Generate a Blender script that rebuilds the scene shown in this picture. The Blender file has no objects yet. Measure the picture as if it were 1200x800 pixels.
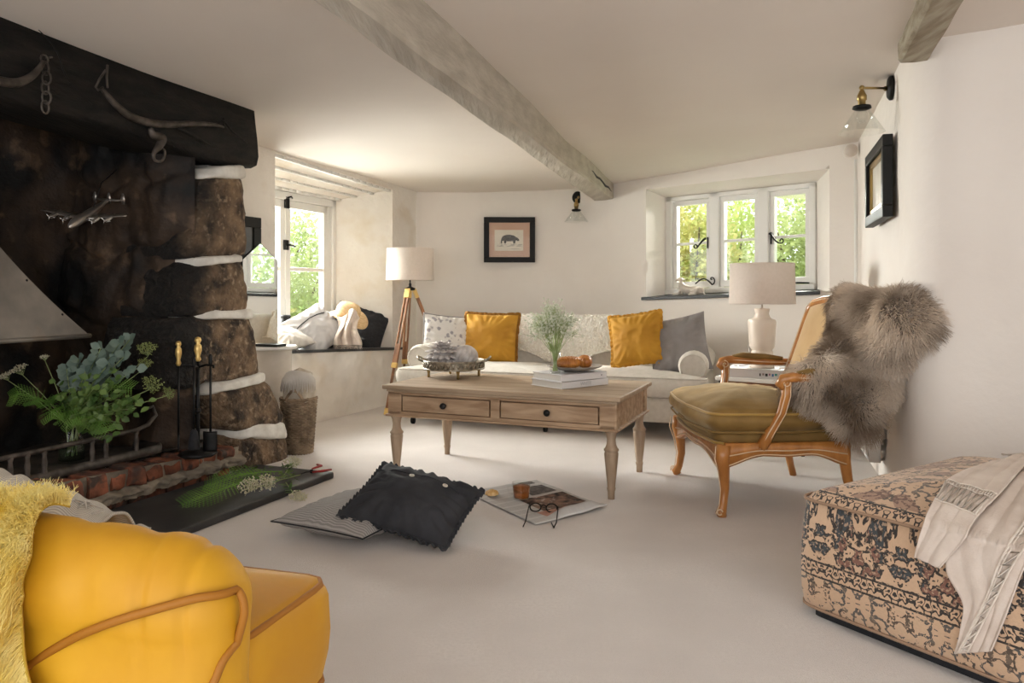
import bpy, bmesh, math, random
from math import sin, cos, pi, sqrt
import numpy as np
from mathutils import Vector, Matrix, noise

# ------------------------------------------------------------------ camera, world, sun, exposure
SC = bpy.context.scene
COL = SC.collection
FPX, HOR, EYE = 890.0, 341.0, 1.0          # focal length in pixels of a 1200 px wide frame, horizon row, eye height
cam = bpy.data.cameras.new('camera')
cam.sensor_width = 36.0
cam.lens = 36.0 * FPX / 1200.0
cam.shift_y = (HOR - 400.0) / 1200.0
cam.clip_start = 0.05
camo = bpy.data.objects.new('camera', cam)
camo.location = (0, 0, EYE)
camo.rotation_euler = (pi / 2, 0, 0)
COL.objects.link(camo)
SC.camera = camo

SC.view_settings.view_transform = 'Standard'
SC.view_settings.look = 'None'
SC.view_settings.exposure = 0.25
SC.view_settings.gamma = 1.0
SC.view_settings.use_curve_mapping = False
SC.cycles.use_denoising = True
SC.cycles.max_bounces = 10
SC.cycles.diffuse_bounces = 5
SC.cycles.transparent_max_bounces = 24
SC.cycles.sample_clamp_indirect = 6.0
SC.cycles.caustics_reflective = False
SC.cycles.caustics_refractive = False

world = bpy.data.worlds.new('world')
SC.world = world
world.use_nodes = True
bg = world.node_tree.nodes['Background']
bg.inputs[0].default_value = (0.93, 0.97, 1.0, 1)
bg.inputs[1].default_value = 2.2


def lamp(name, kind, loc, aim, energy, color=(1, 1, 1), size=(1, 1), angle=0.0):
    l = bpy.data.lights.new(name, kind)
    l.energy = energy
    l.color = color
    if kind == 'AREA':
        l.shape = 'RECTANGLE'
        l.size, l.size_y = size
    if kind == 'SUN':
        l.angle = angle
    o = bpy.data.objects.new(name, l)
    o.location = loc
    d = Vector(aim) - Vector(loc)
    o.rotation_euler = d.to_track_quat('-Z', 'Y').to_euler()
    COL.objects.link(o)
    return o


lamp('sun_soft', 'SUN', (-8, 10, 8), (-0.2, 4.2, 0.0), 6.5, (1.0, 0.97, 0.90), angle=math.radians(40))
lamp('rear_fill', 'AREA', (0.0, -6.5, 1.3), (0.1, 3.0, 1.05), 34, (1.0, 0.94, 0.89), (6.0, 2.6))  # fill lamp added behind the camera; no doors are modelled there
lwd = lamp('left_window_daylight', 'AREA', (-2.28, 6.45, 1.35), (0.5, 3.7, 0.05), 142, (1.0, 0.975, 0.97), (1.25, 1.0))
lwd.data.spread = math.radians(128)
lamp('right_window_daylight', 'AREA', (2.30, 6.62, 2.02), (0.9, 4.9, 0.80), 220, (1.0, 0.975, 0.96), (1.4, 0.7))
lamp('side_fill', 'AREA', (-2.6, -0.9, 1.6), (0.5, 2.4, 0.0), 10, (1.0, 0.94, 0.87), (1.3, 1.1))  # extra fill for carpet and foreground, added out of view without any window

# ------------------------------------------------------------------ pixel to point


def P(px, py, D):
    return Vector(((px - 600) / FPX * D, D, EYE - (py - HOR) / FPX * D))


def FLR(px, py, z=0.0):
    return P(px, py, (EYE - z) * FPX / (py - HOR))


def ceil_z(D):
    return 2.133 - 0.0278 * D


# fireplace face: a vertical plane through FP0 along FV (away) with FU pointing into the room
FV = Vector((0.3465, 0.938, 0)).normalized()
FU = Vector((FV.y, -FV.x, 0))
FP0 = Vector((-1.483, 4.298, 0))


def onface(px, py, off=0.0):
    """point on the fireplace face plane (pushed off metres into the room) seen at a pixel"""
    r = Vector(((px - 600) / FPX, 1.0, -(py - HOR) / FPX))
    p0 = FP0 + FU * off
    t = p0.dot(FU) / r.dot(FU)
    return Vector((r.x * t, t, EYE + r.z * t))


def fr(a, u, z):
    """fireplace frame: a along the face from FP0, u out into the room, z up"""
    return FP0 + FV * a + FU * u + Vector((0, 0, z))


def spl(pts, n=6):
    """smooth curve through points"""
    p = [Vector(q) for q in pts]
    out = []
    for i in range(len(p) - 1):
        a, b, c, d = p[max(i - 1, 0)], p[i], p[i + 1], p[min(i + 2, len(p) - 1)]
        for k in range(n):
            t = k / n
            out.append(.5 * ((2 * b) + (c - a) * t + (2 * a - 5 * b + 4 * c - d) * t * t + (3 * b - a - 3 * c + d) * t ** 3))
    out.append(p[-1])
    return out


def splr(r, n=6):
    out = []
    for i in range(len(r) - 1):
        out += [r[i] + (r[i + 1] - r[i]) * k / n for k in range(n)]
    return out + [r[-1]]


def nz(p, s=1.0, seed=0.0):
    return noise.noise(Vector(p) * s + Vector((seed, seed * 1.7, -seed)))


def lerp(a, b, t):
    return a + (b - a) * t


def sstep(a, b, x):
    t = max(0.0, min(1.0, (x - a) / (b - a)))
    return t * t * (3 - 2 * t)


# ------------------------------------------------------------------ mesh collector


class MB:
    def __init__(s):
        s.v, s.f, s.m, s.s, s.uv = [], [], [], [], {}

    def add(s, verts, faces, m=0, smooth=True, M=None, uvs=None):
        b = len(s.v)
        for i, p in enumerate(verts):
            p = Vector(p)
            s.v.append(M @ p if M is not None else p)
            if uvs is not None:
                s.uv[b + i] = uvs[i]
        for f in faces:
            s.f.append([i + b for i in f])
            s.m.append(m)
            s.s.append(smooth)
        return s

    def box(s, c, size, M=None, m=0, smooth=False):
        x, y, z = [q / 2 for q in size]
        c = Vector(c)
        vs = [c + Vector((sx * x, sy * y, sz * z)) for sz in (-1, 1) for sy in (-1, 1) for sx in (-1, 1)]
        fs = [(0, 2, 3, 1), (4, 5, 7, 6), (0, 1, 5, 4), (2, 6, 7, 3), (0, 4, 6, 2), (1, 3, 7, 5)]
        return s.add(vs, fs, m, smooth, M)

    def hexa(s, q, m=0, smooth=False):
        """eight points: bottom four in order, then top four"""
        return s.add(q, [(3, 2, 1, 0), (4, 5, 6, 7), (0, 1, 5, 4), (1, 2, 6, 5), (2, 3, 7, 6), (3, 0, 4, 7)], m, smooth)

    def tube(s, pts, r, n=8, m=0, caps=True, M=None, squash=1.0, closed=False, smooth=True):
        pts = [Vector(p) for p in pts]
        k = len(pts)
        if not hasattr(r, '__len__'):
            r = [r] * k
        up = Vector((0, 0, 1))
        vs, fs = [], []
        prev = None
        for i in range(k):
            if closed:
                t = pts[(i + 1) % k] - pts[i - 1]
            else:
                t = pts[min(i + 1, k - 1)] - pts[max(i - 1, 0)]
            if t.length < 1e-9:
                t = Vector((0, 0, 1))
            t.normalize()
            if prev is None:
                a = up.cross(t)
                if a.length < 0.1:
                    a = Vector((1, 0, 0)).cross(t)
            else:
                a = prev - t * prev.dot(t)
                if a.length < 1e-6:
                    a = up.cross(t)
            a.normalize()
            prev = a
            b = t.cross(a)
            for j in range(n):
                th = 2 * pi * j / n
                vs.append(pts[i] + a * (cos(th) * r[i]) + b * (sin(th) * r[i] * squash))
        rng = k if closed else k - 1
        for i in range(rng):
            for j in range(n):
                i2 = (i + 1) % k
                fs.append((i * n + j, i * n + (j + 1) % n, i2 * n + (j + 1) % n, i2 * n + j))
        if caps and not closed:
            fs.append(tuple(reversed(range(n))))
            fs.append(tuple(range((k - 1) * n, k * n)))
        return s.add(vs, fs, m, smooth, M)

    def lathe(s, prof, n=24, m=0, M=None, smooth=True, cap=True):
        vs, fs = [], []
        k = len(prof)
        for r, z in prof:
            for j in range(n):
                th = 2 * pi * j / n
                vs.append((r * cos(th), r * sin(th), z))
        for i in range(k - 1):
            for j in range(n):
                fs.append((i * n + j, i * n + (j + 1) % n, (i + 1) * n + (j + 1) % n, (i + 1) * n + j))
        if cap:
            if prof[0][0] > 1e-4:
                fs.append(tuple(reversed(range(n))))
            if prof[-1][0] > 1e-4:
                fs.append(tuple(range((k - 1) * n, k * n)))
        return s.add(vs, fs, m, smooth, M)

    def grid(s, fn, nu, nv, m=0, cu=False, cv=False, smooth=True, M=None, uvfn=None):
        vs, fs, uvs = [], [], []
        for i in range(nu):
            for j in range(nv):
                u = i / (nu if cu else nu - 1)
                v = j / (nv if cv else nv - 1)
                vs.append(fn(u, v))
                uvs.append(uvfn(u, v) if uvfn else (u, v))
        for i in range(nu if cu else nu - 1):
            for j in range(nv if cv else nv - 1):
                a, b = i, (i + 1) % nu
                c, d = j, (j + 1) % nv
                fs.append((a * nv + c, b * nv + c, b * nv + d, a * nv + d))
        return s.add(vs, fs, m, smooth, M, uvs)

    def ball(s, c, r, n=16, k=10, m=0, M=None):
        c = Vector(c)
        if not hasattr(r, '__len__'):
            r = (r, r, r)
        vs, fs = [], []
        for i in range(1, k):
            ph = pi * i / k
            for j in range(n):
                th = 2 * pi * j / n
                vs.append(c + Vector((r[0] * sin(ph) * cos(th), r[1] * sin(ph) * sin(th), r[2] * cos(ph))))
        top, bot = len(vs), len(vs) + 1
        vs += [c + Vector((0, 0, r[2])), c - Vector((0, 0, r[2]))]
        for i in range(k - 2):
            for j in range(n):
                fs.append((i * n + j, (i + 1) * n + j, (i + 1) * n + (j + 1) % n, i * n + (j + 1) % n))
        for j in range(n):
            fs.append((top, j, (j + 1) % n))
            fs.append((bot, (k - 2) * n + (j + 1) % n, (k - 2) * n + j))
        return s.add(vs, fs, m, True, M)

    def prism(s, outline, z0, z1, m=0, M=None, smooth=False):
        n = len(outline)
        vs = [(x, y, z0) for x, y in outline] + [(x, y, z1) for x, y in outline]
        fs = [tuple(reversed(range(n))), tuple(range(n, 2 * n))]
        fs += [(i, (i + 1) % n, n + (i + 1) % n, n + i) for i in range(n)]
        return s.add(vs, fs, m, smooth, M)

    def leaf(s, p, d, up, L, W, m=0, bend=0.15):
        """a small leaf blade: eight points, a bent pointed oval"""
        d = Vector(d).normalized()
        sd = d.cross(Vector(up))
        if sd.length < 1e-4:
            sd = d.cross(Vector((1, 0.3, 0.2)))
        sd.normalize()
        n = sd.cross(d)
        p = Vector(p)
        q = [p, p + d * L * .35 + sd * W * .5 + n * bend * L * .3, p + d * L * .7 + sd * W * .42 + n * bend * L * .2,
             p + d * L - n * bend * L * .3, p + d * L * .7 - sd * W * .42 + n * bend * L * .2, p + d * L * .35 - sd * W * .5 + n * bend * L * .3]
        return s.add(q, [(0, 1, 2, 3), (0, 3, 4, 5)], m, True)


XF = {}          # world matrix of every Empty made here


def tag(o, label, cat, group=None, kind=None):
    o['label'] = label
    o['category'] = cat
    if group:
        o['group'] = group
    if kind:
        o['kind'] = kind
    return o


def thing(name, label, cat, loc=(0, 0, 0), rz=0.0, group=None, kind=None, M=None):
    o = bpy.data.objects.new(name, None)
    o.empty_display_size = 0.1
    COL.objects.link(o)
    if M is None:
        M = Matrix.Translation(Vector(loc)) @ Matrix.Rotation(rz, 4, 'Z')
    o.matrix_world = M
    o.location, o.rotation_euler = M.to_translation(), M.to_euler()
    XF[o.name] = M
    return tag(o, label, cat, group, kind)


def obj(name, mb, mats, parent=None, world=False, bevel=0, bseg=2, sub=0, solid=0, loc=None, M=None, smooth_angle=None):
    if not isinstance(mats, (list, tuple)):
        mats = [mats]
    vs = mb.v
    top = parent
    if world and parent is not None:
        while top.parent is not None:
            top = top.parent
        if top.name in XF:
            inv = XF[top.name].inverted()
        else:
            inv = Matrix.Translation(-top.location)
        vs = [inv @ p for p in vs]
    off = None
    if parent is None and loc is None and M is None:      # a single-mesh thing: origin at its base
        xs = [p.x for p in vs]; ys = [p.y for p in vs]; zs = [p.z for p in vs]
        off = Vector(((min(xs) + max(xs)) / 2, (min(ys) + max(ys)) / 2, min(zs)))
        vs = [p - off for p in vs]
    me = bpy.data.meshes.new(name)
    me.from_pydata([tuple(p) for p in vs], [], mb.f)
    for m in mats:
        me.materials.append(m)
    me.polygons.foreach_set('material_index', mb.m)
    me.polygons.foreach_set('use_smooth', mb.s)
    if mb.uv:
        ul = me.uv_layers.new(name='UVMap')
        for lp in me.loops:
            ul.data[lp.index].uv = mb.uv.get(lp.vertex_index, (0, 0))
    me.update()
    o = bpy.data.objects.new(name, me)
    COL.objects.link(o)
    if parent is not None:
        o.parent = parent
    elif off is not None:
        o.location = off
    elif M is not None:
        o.matrix_world = M
        o.location, o.rotation_euler = M.to_translation(), M.to_euler()
    elif loc is not None:
        o.location = loc
    if solid:
        md = o.modifiers.new('thick', 'SOLIDIFY'); md.thickness = solid; md.offset = 0
    if bevel:
        md = o.modifiers.new('edge', 'BEVEL'); md.width = bevel; md.segments = bseg
        md.limit_method = 'ANGLE'; md.angle_limit = math.radians(35)
    if sub:
        md = o.modifiers.new('sub', 'SUBSURF'); md.levels = sub; md.render_levels = sub
    return o


def dup(root, loc, rz=None, label=None, group=None):
    r = root.copy()
    COL.objects.link(r)
    r.location = loc
    if rz is not None:
        r.rotation_euler = (r.rotation_euler[0], r.rotation_euler[1], rz)
    if label:
        r['label'] = label
    if group:
        r['group'] = group
    for ch in list(root.children):
        c = ch.copy(); COL.objects.link(c); c.parent = r
        for g in list(ch.children):
            d = g.copy(); COL.objects.link(d); d.parent = c
    return r


def hair(name, roots, dirs, lengths, mat, parent, r0=0.0012, k=5, droop=0.0, curl=0.01, seed=1, world=True):
    """real hair strands growing from a skin"""
    rng = np.random.default_rng(seed)
    n = len(roots)
    R = np.array([tuple(p) for p in roots], dtype=np.float64)
    Dv = np.array([tuple(p) for p in dirs], dtype=np.float64)
    Dv /= np.linalg.norm(Dv, axis=1)[:, None] + 1e-9
    Ls = np.array(lengths)[:, None]
    pts = np.zeros((n, k, 3))
    side = rng.normal(size=(n, 3)); side /= np.linalg.norm(side, axis=1)[:, None]
    ph = rng.uniform(0, 6.28, (n, 1))
    for i in range(k):
        t = i / (k - 1)
        pts[:, i] = R + Dv * Ls * t + side * curl * np.sin(ph + t * 5.0) * t + np.array([0, 0, -1.0]) * droop * Ls * t * t
    if world:
        top = parent
        while top.parent is not None:
            top = top.parent
        Mi = XF[top.name].inverted() if top.name in XF else Matrix.Translation(-top.location)
        A = np.array(Mi)
        pts = pts @ A[:3, :3].T + A[:3, 3]
    hc = bpy.data.hair_curves.new(name)
    hc.add_curves([k] * n)
    hc.attributes['position'].data.foreach_set('vector', pts.reshape(-1).astype(np.float32))
    at = hc.attributes.get('radius') or hc.attributes.new('radius', 'FLOAT', 'POINT')
    rad = np.tile(np.linspace(r0, r0 * 0.25, k), n).astype(np.float32)
    at.data.foreach_set('value', rad)
    hc.materials.append(mat)
    o = bpy.data.objects.new(name, hc)
    COL.objects.link(o)
    o.parent = parent
    return o


def sample_mesh(vs, faces, n, seed=1, keep=None):
    """n random points with normals on a polygon soup"""
    rng = random.Random(seed)
    tris, ar = [], []
    for f in faces:
        for i in range(1, len(f) - 1):
            a, b, c = vs[f[0]], vs[f[i]], vs[f[i + 1]]
            nn = (b - a).cross(c - a)
            if nn.length < 1e-12:
                continue
            tris.append((a, b, c, nn.normalized())); ar.append(nn.length)
    cum = np.cumsum(ar)
    pts, nrm = [], []
    while len(pts) < n:
        i = int(np.searchsorted(cum, rng.random() * cum[-1]))
        a, b, c, nn = tris[min(i, len(tris) - 1)]
        u, v = rng.random(), rng.random()
        if u + v > 1:
            u, v = 1 - u, 1 - v
        p = a + (b - a) * u + (c - a) * v
        if keep and not keep(p, nn):
            continue
        pts.append(p); nrm.append(nn)
    return pts, nrm


def fuse(mb, voxel=0.02, smooth=2):
    """union of the closed pieces in mb as one skin"""
    me = bpy.data.meshes.new('tmp')
    me.from_pydata([tuple(p) for p in mb.v], [], mb.f)
    o = bpy.data.objects.new('tmp', me)
    COL.objects.link(o)
    md = o.modifiers.new('r', 'REMESH'); md.mode = 'VOXEL'; md.voxel_size = voxel
    if smooth:
        m2 = o.modifiers.new('s', 'SMOOTH'); m2.iterations = smooth; m2.factor = 0.6
    dg = bpy.context.evaluated_depsgraph_get()
    ev = o.evaluated_get(dg)
    m = ev.to_mesh()
    out = MB()
    out.add([v.co.copy() for v in m.vertices], [tuple(p.vertices) for p in m.polygons], 0, True)
    ev.to_mesh_clear()
    bpy.data.objects.remove(o)
    bpy.data.meshes.remove(me)
    return out


def basis(o, x, y, z):
    x, y, z = Vector(x), Vector(y), Vector(z)
    M = Matrix((x, y, z)).transposed().to_4x4()
    M.translation = Vector(o)
    return M


def facing(o, n, roll=0.0):
    """matrix whose +z is n and whose x is horizontal"""
    n = Vector(n).normalized()
    x = Vector((0, 0, 1)).cross(n)
    if x.length < 1e-3:
        x = Vector((1, 0, 0))
    x.normalize()
    y = n.cross(x)
    return basis(o, x, y, n) @ Matrix.Rotation(roll, 4, 'Z')


# ------------------------------------------------------------------ materials


def mat(name, c1, c2=None, scale=6.0, stretch=(1, 1, 1), detail=5.0, lo=0.35, hi=0.65, rough=0.6, metal=0.0,
        bump=0.0, bscale=None, bstretch=None, bdist=0.01, sheen=0.0, sheen_tint=None, coat=0.0, spec=0.5, c3=None, lo3=0.55, hi3=0.6, scale3=None,
        distort=0.0, coords='Object', transl=0.0):
    m = bpy.data.materials.new(name)
    m.use_nodes = True
    nt = m.node_tree
    N, L = nt.nodes, nt.links
    b = N['Principled BSDF']
    b.inputs['Roughness'].default_value = rough
    b.inputs['Metallic'].default_value = metal
    b.inputs['Specular IOR Level'].default_value = spec
    b.inputs['Coat Weight'].default_value = coat
    if sheen:
        b.inputs['Sheen Weight'].default_value = sheen
        b.inputs['Sheen Roughness'].default_value = 0.4
        if sheen_tint:
            b.inputs['Sheen Tint'].default_value = (*sheen_tint, 1)
    b.inputs['Base Color'].default_value = (*c1, 1)
    tc = N.new('ShaderNodeTexCoord')
    col = None
    if c2:
        mp = N.new('ShaderNodeMapping'); mp.inputs['Scale'].default_value = stretch
        L.new(tc.outputs[coords], mp.inputs[0])
        nx = N.new('ShaderNodeTexNoise'); nx.inputs['Scale'].default_value = scale; nx.inputs['Detail'].default_value = detail
        nx.inputs['Distortion'].default_value = distort
        L.new(mp.outputs[0], nx.inputs['Vector'])
        cr = N.new('ShaderNodeValToRGB')
        cr.color_ramp.elements[0].position, cr.color_ramp.elements[1].position = lo, hi
        cr.color_ramp.elements[0].color, cr.color_ramp.elements[1].color = (*c1, 1), (*c2, 1)
        L.new(nx.outputs[0], cr.inputs[0])
        col = cr.outputs[0]
        if c3:
            n3 = N.new('ShaderNodeTexNoise'); n3.inputs['Scale'].default_value = scale3 or scale * 2.3; n3.inputs['Detail'].default_value = 6
            L.new(mp.outputs[0], n3.inputs['Vector'])
            r3 = N.new('ShaderNodeMapRange'); r3.inputs[1].default_value, r3.inputs[2].default_value = lo3, hi3
            L.new(n3.outputs[0], r3.inputs[0])
            mx = N.new('ShaderNodeMix'); mx.data_type = 'RGBA'
            mx.inputs[7].default_value = (*c3, 1)
            L.new(r3.outputs[0], mx.inputs[0]); L.new(col, mx.inputs[6])
            col = mx.outputs[2]
        L.new(col, b.inputs['Base Color'])
    if bump:
        bm = N.new('ShaderNodeBump'); bm.inputs['Strength'].default_value = bump; bm.inputs['Distance'].default_value = bdist
        mp2 = N.new('ShaderNodeMapping'); mp2.inputs['Scale'].default_value = bstretch or stretch
        L.new(tc.outputs[coords], mp2.inputs[0])
        n2 = N.new('ShaderNodeTexNoise'); n2.inputs['Scale'].default_value = bscale or scale; n2.inputs['Detail'].default_value = 6
        L.new(mp2.outputs[0], n2.inputs['Vector'])
        L.new(n2.outputs[0], bm.inputs['Height'])
        L.new(bm.outputs[0], b.inputs['Normal'])
    if transl:
        tr = N.new('ShaderNodeBsdfTranslucent')
        if col is not None:
            L.new(col, tr.inputs[0])
        else:
            tr.inputs[0].default_value = (*c1, 1)
        ms = N.new('ShaderNodeMixShader'); ms.inputs[0].default_value = transl
        L.new(b.outputs[0], ms.inputs[1]); L.new(tr.outputs[0], ms.inputs[2])
        L.new(ms.outputs[0], N['Material Output'].inputs[0])
    return m


def glassy(name, tint=(1, 1, 1), gloss=0.06, edge=0.5):
    """thin clear pane: lets light through and reflects a little, more at grazing angles"""
    m = bpy.data.materials.new(name)
    m.use_nodes = True
    N, L = m.node_tree.nodes, m.node_tree.links
    N.remove(N['Principled BSDF'])
    t = N.new('ShaderNodeBsdfTransparent'); t.inputs[0].default_value = (*tint, 1)
    g = N.new('ShaderNodeBsdfGlossy'); g.inputs['Roughness'].default_value = 0.02
    lw = N.new('ShaderNodeLayerWeight'); lw.inputs[0].default_value = 0.25
    r = N.new('ShaderNodeMapRange'); r.inputs[3].default_value = gloss; r.inputs[4].default_value = edge
    L.new(lw.outputs['Facing'], r.inputs[0])
    x = N.new('ShaderNodeMixShader')
    L.new(r.outputs[0], x.inputs[0]); L.new(t.outputs[0], x.inputs[1]); L.new(g.outputs[0], x.inputs[2])
    L.new(x.outputs[0], N['Material Output'].inputs[0])
    return m


MT = {}
MT['plaster'] = mat('plaster', (.80, .735, .675), (.84, .785, .725), scale=1.6, rough=.85, bump=.35, bscale=5, bdist=.03, spec=.25)
MT['plaster_rough'] = mat('plaster_rough', (.80, .74, .67), (.85, .80, .735), scale=3, rough=.85, bump=.8, bscale=7, bdist=.03, spec=.25,
                          c3=(.72, .62, .49), lo3=.54, hi3=.80, scale3=3.2)
MT['ceiling'] = mat('ceiling_paint', (.79, .72, .655), (.82, .755, .69), scale=1.2, rough=.9, bump=.2, bscale=4, bdist=.02, spec=.2)
MT['carpet'] = mat('carpet', (.68, .625, .59), (.76, .705, .67), scale=3.2, detail=8, rough=.95, bump=.7, bscale=260, bdist=.004, sheen=.25, spec=.1,
                   c3=(.70, .645, .61), lo3=.4, hi3=.7, scale3=90)
MT['white_paint'] = mat('white_paint', (.82, .80, .76), rough=.45)
MT['black_slate'] = mat('black_slate', (.012, .012, .013), (.03, .03, .032), scale=9, rough=.45, bump=.3, bscale=14, bdist=.004)
MT['beam_paint'] = mat('beam_paint', (.42, .375, .31), (.54, .49, .415), scale=3, stretch=(6, 1, 6), rough=.7, bump=.6, bscale=5, bstretch=(8, 1, 8), bdist=.015)
MT['old_oak'] = mat('old_oak', (.22, .17, .11), (.42, .37, .28), scale=4, stretch=(6, 1, 6), rough=.8, bump=.8, bscale=6, bstretch=(9, 1, 9), bdist=.02)
MT['soot_oak'] = mat('soot_oak', (.003, .0026, .0022), (.016, .0125, .010), scale=3, stretch=(7, 1.2, 7), spec=.3, rough=.7, bump=.8, bscale=6, bstretch=(9, 1.2, 9), bdist=.012)
MT['glass'] = glassy('window_glass', (.98, 1, .98), .03, .35)
MT['clear'] = glassy('clear_glass', (.985, .99, .985), .012, .30)
MT['iron'] = mat('black_iron', (.010, .010, .010), (.022, .02, .02), scale=30, rough=.45, metal=.6)
MT['rust'] = mat('rusty_iron', (.05, .04, .033), (.125, .103, .087), scale=22, rough=.6, metal=.55, bump=.4, bscale=40, bdist=.002)
MT['brass'] = mat('brass', (.80, .55, .20), rough=.28, metal=.55)
MT['old_brass'] = mat('old_brass', (.36, .25, .10), rough=.32, metal=1)
MT['chrome'] = mat('chrome', (.8, .8, .8), rough=.15, metal=1)
MT['black'] = mat('black_lacquer', (.010, .009, .008), rough=.5, spec=.2)
MT['picture_glass'] = glassy('picture_glass', (1, 1, 1), .008, .12)
MT['black_cloth'] = mat('black_cloth', (.010, .010, .012), (.02, .02, .024), scale=60, rough=.9)
# ------------------------------------------------------------------ the room shell
LD = Vector((0.3945, 0.9189, 0)).normalized()      # along the left wall
LN = Vector((-LD.y, LD.x, 0))                      # out of the room
L0 = Vector((-1.5, 5.705, 0))


def lw(s, z=0.0, out=0.0):
    return L0 + LD * s + LN * out + Vector((0, 0, z))


def struct(name, mb, m, label, cat, weld=False, **k):
    o = obj(name, mb, m, loc=(0, 0, 0), **k)
    if weld:
        b = bmesh.new(); b.from_mesh(o.data)
        bmesh.ops.remove_doubles(b, verts=b.verts, dist=.002)
        b.to_mesh(o.data); b.free()
    return tag(o, label, cat, kind='structure')


def rough_quad(mb, a, b, c, d, nu, nv, amp, n, seed=0, fs=2.2, m=0, edge=0.06):
    """bilinear patch a-b (bottom) d-c (top) with plaster unevenness along n"""
    n = Vector(n)

    def fn(u, v):
        p = lerp(lerp(a, b, u), lerp(d, c, u), v)
        k = amp * (nz(p, fs, seed) + .5 * nz(p, fs * 2.7, seed + 3))
        if edge:
            k *= min(1, min(u, 1 - u, v, 1 - v) / edge)
        return p + n * k
    mb.grid(fn, nu, nv, m)


# floor
mb = MB()
mb.add([(-4.6, -1.7, 0), (3.2, -1.7, 0), (3.2, 7.6, 0), (-4.6, 7.6, 0)], [(0, 1, 2, 3)], smooth=False)
struct('floor', mb, MT['carpet'], 'pale greige wall to wall carpet over the whole room', 'carpet')
# ceiling
mb = MB()
mb.grid(lambda u, v: Vector((-4.6 + 7.8 * u, -1.7 + 9.3 * v, ceil_z(-1.7 + 9.3 * v) + .012 * nz((7.8 * u, 9.3 * v, 0), .9))), 60, 70)
struct('ceiling', mb, MT['ceiling'], 'low uneven cream plaster ceiling above the sitting room', 'ceiling')

# left wall with its deep window recess
S0, S1, SC0 = -0.41, 1.117, 1.53


def seat_z(s):
    return lerp(.572, .502, (s + .183) / 1.3)


def head_z(s):
    return lerp(1.972, 1.90, (s + .41) / 1.527)


WD = .46
mb = MB()
nin = -LN
rough_quad(mb, lw(-1.2), lw(S0), lw(S0, 2.03), lw(-1.2, 2.05), 30, 40, .012, nin, 1)
rough_quad(mb, lw(S0, 0, .03), lw(S1), lw(S1, seat_z(S1)), lw(S0, seat_z(S0)), 80, 34, .028, nin, 2, 3.8)
rough_quad(mb, lw(S0, head_z(S0)), lw(S1, head_z(S1)), lw(S1, 2.03), lw(S0, 2.03), 40, 4, .004, nin, 3)
rough_quad(mb, lw(S1), lw(SC0), lw(SC0, 2.0), lw(S1, 2.0), 12, 50, .008, nin, 4)
# the same wall carrying on past the fireplace, beside the viewer
rough_quad(mb, FP0 + FV * -6.4, FP0 + FV * -3.5, FP0 + FV * -3.5 + Vector((0, 0, 2.15)), FP0 + FV * -6.4 + Vector((0, 0, 2.2)), 30, 24, .008, FU, 21)
# recess cheeks and soffit
rough_quad(mb, lw(S1, .48), lw(.871, .48, WD), lw(.871, 1.80, WD), lw(S1, head_z(S1)), 24, 40, .012, -LD, 5, 3)
rough_quad(mb, lw(S0, .48), lw(-.52, .48, WD), lw(-.52, 1.80, WD), lw(S0, head_z(S0)), 24, 40, .010, LD, 6, 3)
rough_quad(mb, lw(S0, head_z(S0)), lw(S1, head_z(S1)), lw(.871, 1.795, WD), lw(-.52, 1.795, WD), 24, 20, .004, (0, 0, -1), 7)
# wall round the window, below and beside it
mb.add([lw(-.52, .40, WD), lw(.871, .40, WD), lw(.871, .60, WD), lw(-.52, .60, WD)], [(0, 1, 2, 3)], smooth=False)
wl = struct('wall_left', mb, MT['plaster_rough'], 'lumpy whitewashed stone wall holding the window seat', 'wall')
# boards across the soffit of the recess
mb = MB()
for k, (f, hh) in enumerate(((.02, .020), (.30, .016), (.58, .014), (.84, .02))):
    a = lerp(lw(S0 + .01, head_z(S0)), lw(-.50, 1.795, WD), f)
    b = lerp(lw(S1 - .01, head_z(S1)), lw(.86, 1.795, WD), f)
    n = 16
    for i in range(n):
        p, q = lerp(a, b, i / n), lerp(a, b, (i + 1) / n)
        w = Vector(LN) * .035
        z = Vector((0, 0, hh))
        mb.hexa([p - z, q - z, q - z + w, p - z + w, p + z, q + z, q + z + w, p + z + w], 0, True)
t = struct('trim_1', mb, MT['white_paint'], 'white painted boards across the head of the window recess', 'trim')
# window seat board
mb = MB()
a, b, c, d = lw(S0 - .02, seat_z(S0), -.035), lw(S1 + .16, seat_z(S1 + .16), -.03), lw(.88, seat_z(.88), WD), lw(-.53, seat_z(-.53), WD)
dz = Vector((0, 0, .022))
mb.hexa([a - dz, b - dz, c - dz, d - dz, a, b, c, d])
struct('trim_2', mb, MT['black_slate'], 'black slate board topping the window seat', 'window sill', bevel=.004)

# back wall, gently curved, with the recess of the three light window
QB = [Vector(p) for p in ((-.896, 7.11, 0), (-.3, 7.17, 0), (.3, 7.12, 0), (.62, 6.98, 0), (.85, 6.78, 0), (1.129, 6.40, 0), (2.174, 5.20, 0), (2.30, 5.05, 0))]
BA, BB = QB[5], QB[6]
BDv = (BB - BA).normalized()
BN = Vector((-BDv.y, BDv.x, 0))      # out of the room
BN = BN if BN.y > 0 else -BN
BLEN = (BB - BA).length


def bw(s, z=0.0, out=0.0):
    return BA + BDv * s + BN * out + Vector((0, 0, z))


def sill_z(s):
    return lerp(.946, 1.0, s / BLEN)


def btop_z(s):
    return lerp(1.856, 1.838, s / BLEN)


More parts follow.
